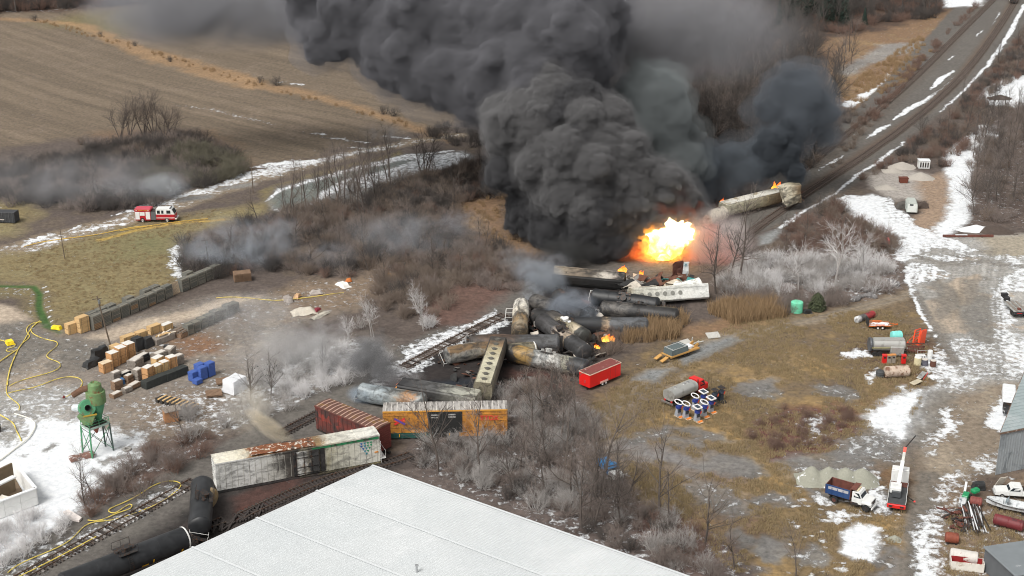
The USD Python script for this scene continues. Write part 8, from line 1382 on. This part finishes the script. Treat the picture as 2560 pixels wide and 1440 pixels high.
veil('grey smoke drifting over the middle brush', 1010, 590, None, (18, 8, 6), (.5, .52, .56), 0.14, .16, .44, .74); veil('blue smoke rising left of the tank car pile', 1350, 690, None, (7, 5, 4), (.5, .55, .62), 0.8, .22, ry=.4); veil('blue smoke over the burning tank cars', 1425, 765, None, (6, 4, 4), (.42, .47, .55), 0.8, .25)
veil('whitish smoke drifting over the lumber yard edge', 730, 880, None, (13, 7, 5), (.74, .74, .75), 0.22, .14, .32, .7); veil('pale smoke trailing left over the frosted brush', 620, 790, None, (13, 7, 5), (.74, .75, .77), 0.11, .12, .32, .7); veil('bluish smoke between the red boxcar and the blue grey tank car', 915, 985, None, (3.6, 2., 2.), (.5, .62, .75), 1.6, .35)
veil('thin blue smoke column at the end of the peeling tank car', 1487, 825, 236, (1.3, 1.2, 4.5), (.6, .66, .74), 0.8, .4); veil('tan smoke plume streaming from the roof of the white reefer', 676, 1070, 181, (1.6, 1.6, 5.2), (.95, .82, .62), 1.8, .4, .3, .7, ry=-.85); veil('tan smoke fading upwards left of the white reefer', 625, 1020, 183, (4.5, 3, 5), (.9, .82, .68), 0.35, .2)
veil('dark smoke lying left of the flames at ground level', 1420, 632, None, (8, 4, 4), (.1, .1, .1), 0.8, .15, .3, .65); veil('white smoke at the snowy end of the burnt track', 1010, 940, None, (4.5, 2.5, 1.8), (.85, .86, .88), 0.384, .3); veil('haze of grey smoke over the left thicket', 180, 450, None, (36, 12, 8), (.6, .6, .63), 0.05, .06, .3, .7); veil('pale hot vapour right of the fireball, pink firelight put into its colour', 1785, 620, 268, (10, 5, 10), (.98, .84, .82), 0.7, .16, .3, .7)  # vapour by the fireball: pink of the firelight mixed into its smoke colour
for k, (x, yq, sz, c, dn) in enumerate(((1330, 740, (3.2, 2.2, 2.6), (.5, .55, .62), .7), (1385, 660, (5, 3, 3.5), (.48, .5, .55), .45), (1290, 650, (6, 4, 3.5), (.45, .47, .5), .3), (690, 575, (8, 4, 4.5), (.5, .53, .58), .3), (530, 640, (7, 4, 4), (.48, .5, .54), .3), (820, 640, (9, 5, 3.5), (.45, .46, .5), .2), (1150, 560, (9, 5, 4), (.45, .46, .5), .2), (800, 830, (9, 4, 4), (.6, .6, .62), .22), (660, 950, (6, 3, 3.5), (.85, .84, .83), .3), (860, 905, (5, 3, 3), (.4, .4, .42), .4), (1480, 800, (3, 2, 3), (.4, .44, .5), .5), (1540, 690, (4, 3, 2.5), (.3, .3, .32), .5), (960, 330, (9, 5, 4), (.3, .3, .32), .25), (300, 470, (12, 5, 4), (.55, .57, .6), .14))):
    veil('wisp of smoke drifting low over the brush and the wreck', x, yq, None, sz, c, dn * .75, 2.2 / sz[0] + .05, .4, .7)
# ---- flames
def flame_mat(name, stops, strength, z0, z1, scale=.5, amp=.5):
    LOOKS[name] = usdkit.material(stage, '/World/Looks/' + name, {'tc': ('texture_coordinate', {}), 's': ('separate_xyz', {}), 'm': ('map_range', {'from_min': z0, 'from_max': z1}), 'n': ('noise_texture', {'scale': scale, 'detail': 5.0, 'distortion': .8}), 'nm': ('map_range', {'from_min': .2, 'from_max': .8, 'to_min': -amp, 'to_max': amp}), 'a': ('math', {'math_type': 'add'}),
        'r': ('rgb_ramp', {'ramp': stops}), 'e': ('emission', {'strength': strength})}, [('tc.object', 's.vector'), ('s.z', 'm.value'), ('tc.object', 'n.vector'), ('n.fac', 'nm.value'), ('m.result', 'a.value1'), ('nm.result', 'a.value2'), ('a.value', 'r.fac'), ('r.color', 'e.color')], surface='e.emission'); return LOOKS[name]
def glow_mat(name, col, em, dens=.02, scol=(.2, .1, .05)):
    LOOKS[name] = usdkit.material(stage, '/World/Looks/' + name, {'v': ('principled_volume', {'color': scol, 'density': dens, 'emission_strength': em, 'emission_color': col})}, [], volume='v.volume'); return LOOKS[name]
fb = Q(1672, 606, 269)
def rel(px, py, Y): return Q(px, py, Y) - fb
def fire_part(name, pts, seed, mat, h, amp, freq, t, per=12, third=2):
    S = puffs([(a, b, Y, r) for a, b, Y, r in pts], seed, per, (.3, .5), third); v, f = billow(S, h, .3, amp, freq, seed, True); part(name, (v - fb, f), mat, t, smooth=True)
t = thing('fireball', 'huge white and yellow fireball at the foot of the black smoke', 'fire', fb)
fire_part('fire_heart', [(1690,592,268,2.8),(1660,612,268,2.6),(1640,625,268,1.8),(1678,628,268,1.8),(1705,575,268,1.7),(1640,590,269,1.5)], 31, flame_mat('fire_white', [(0, (1, .3, .03)), (.3, (1, .5, .07)), (.55, (1, .72, .2)), (.8, (1, .86, .45))], 3.4, -5, 4, .4, .6), .3, .7, .8, t, 14, 3)
fire_part('fire_mantle', [(1690,592,268,3.3),(1655,612,268,3.2),(1630,630,268,2.4),(1680,635,268,2.4),(1710,575,268,2.),(1635,580,269,2.2),(1620,600,268,1.8)], 32, glow_mat('fire_yellow', (1, .34, .035), .42), .3, 1.0, .8, t, 16, 3)
fire_part('fire_skirt', [(1600,632,269,2.8),(1560,625,270,2.6),(1640,575,271,2.4),(1700,560,271,2.),(1720,640,268,2.),(1625,655,267,2.),(1575,650,270,2.2),(1540,640,271,1.8)], 33, glow_mat('fire_red', (1, .15, .02), .15, .1, (.25, .1, .05)), .4, 1.3, .6, t, 14, 3)
fire_part('firelit_smoke', [(1640,560,271,3.),(1690,555,271,3.),(1665,535,271.5,3.),(1720,560,271,2.4),(1620,540,272,2.6),(1600,600,272,2.6)], 34, glow_mat('firelit_red', (1, .17, .04), .012, .2, (.22, .13, .1)), .45, 1.4, .45, t, 14, 3)  # smoke over the fire, given faint red emission to imitate firelight on it
fire_part('firelit_vapour', [(1600,640,270,4.5),(1560,640,271,4),(1640,540,273,4.5),(1690,510,274,4.),(1720,530,274,3.5),(1740,620,268,5),(1790,640,268,5),(1700,660,267,3.5),(1640,660,267,3.5),(1770,590,269,3.5)], 35, glow_mat('firelit_dull', (1, .2, .06), .026, .05, (.5, .3, .25)), .6, 1.2, .3, t, 10, 2)  # emission added to thin vapour round the fire, standing in for scattered firelight
def flame(px, py, w, hh, label, lean=.1, seed=0, group=None):
    r_ = np.random.default_rng(seed); b = MB(); n = 5
    for k in range(n):
        x, y, h1 = r_.normal(0, w * .28), r_.normal(0, w * .2), hh * r_.uniform(.5, 1); b.tube([(x + lean * z * h1 + .12 * w * math.sin(z * 7 + k), y + .1 * w * math.sin(z * 5 + k), z * h1) for z in np.linspace(0, 1, 8)], w * .3 * np.array([.6, 1, 1.05, .95, .75, .5, .25, .03]), 8)
    t = thing('flame', label, 'flame', P(px, py), 0, group); part('tongues', b, flame_mat(f'flame_{seed}', [(0, (1, .5, .08)), (.3, (1, .34, .04)), (.65, (1, .16, .02)), (1, (.8, .06, .01))], 2.0, 0, hh, 1.2, .35), t, smooth=True)
for k, (x, yq, w, h, lb) in enumerate(((1556, 682, 1.6, 1.8, 'small flame at the left foot of the fireball'), (1948, 478, 1.5, 2.8, 'flame left of the crushed cream hopper car'), (1990, 482, .9, 1.6, 'small flame at the right end of the crushed hopper car'), (1874, 508, .8, 2.4, 'thin flame behind the roof of the cream hopper car'), (1803, 515, 1.0, 2.4, 'flame at the left end of the cream hopper car'), (1518, 852, 1.6, 1.6, 'flame on the ground right of the wreck by the brush'), (1494, 872, .7, .8, 'tiny flame beside the torn off bogie'), (994, 975, 1.1, 1.5, 'flame on the dark hopper car behind the blue smoke'), (1421, 752, .7, 1., 'tiny red flame among the charred tank cars'), (1605, 690, .9, 1.2, 'small flame in the wreckage under the fireball'))): flame(x, yq, w, h, lb, .15, 300 + k)
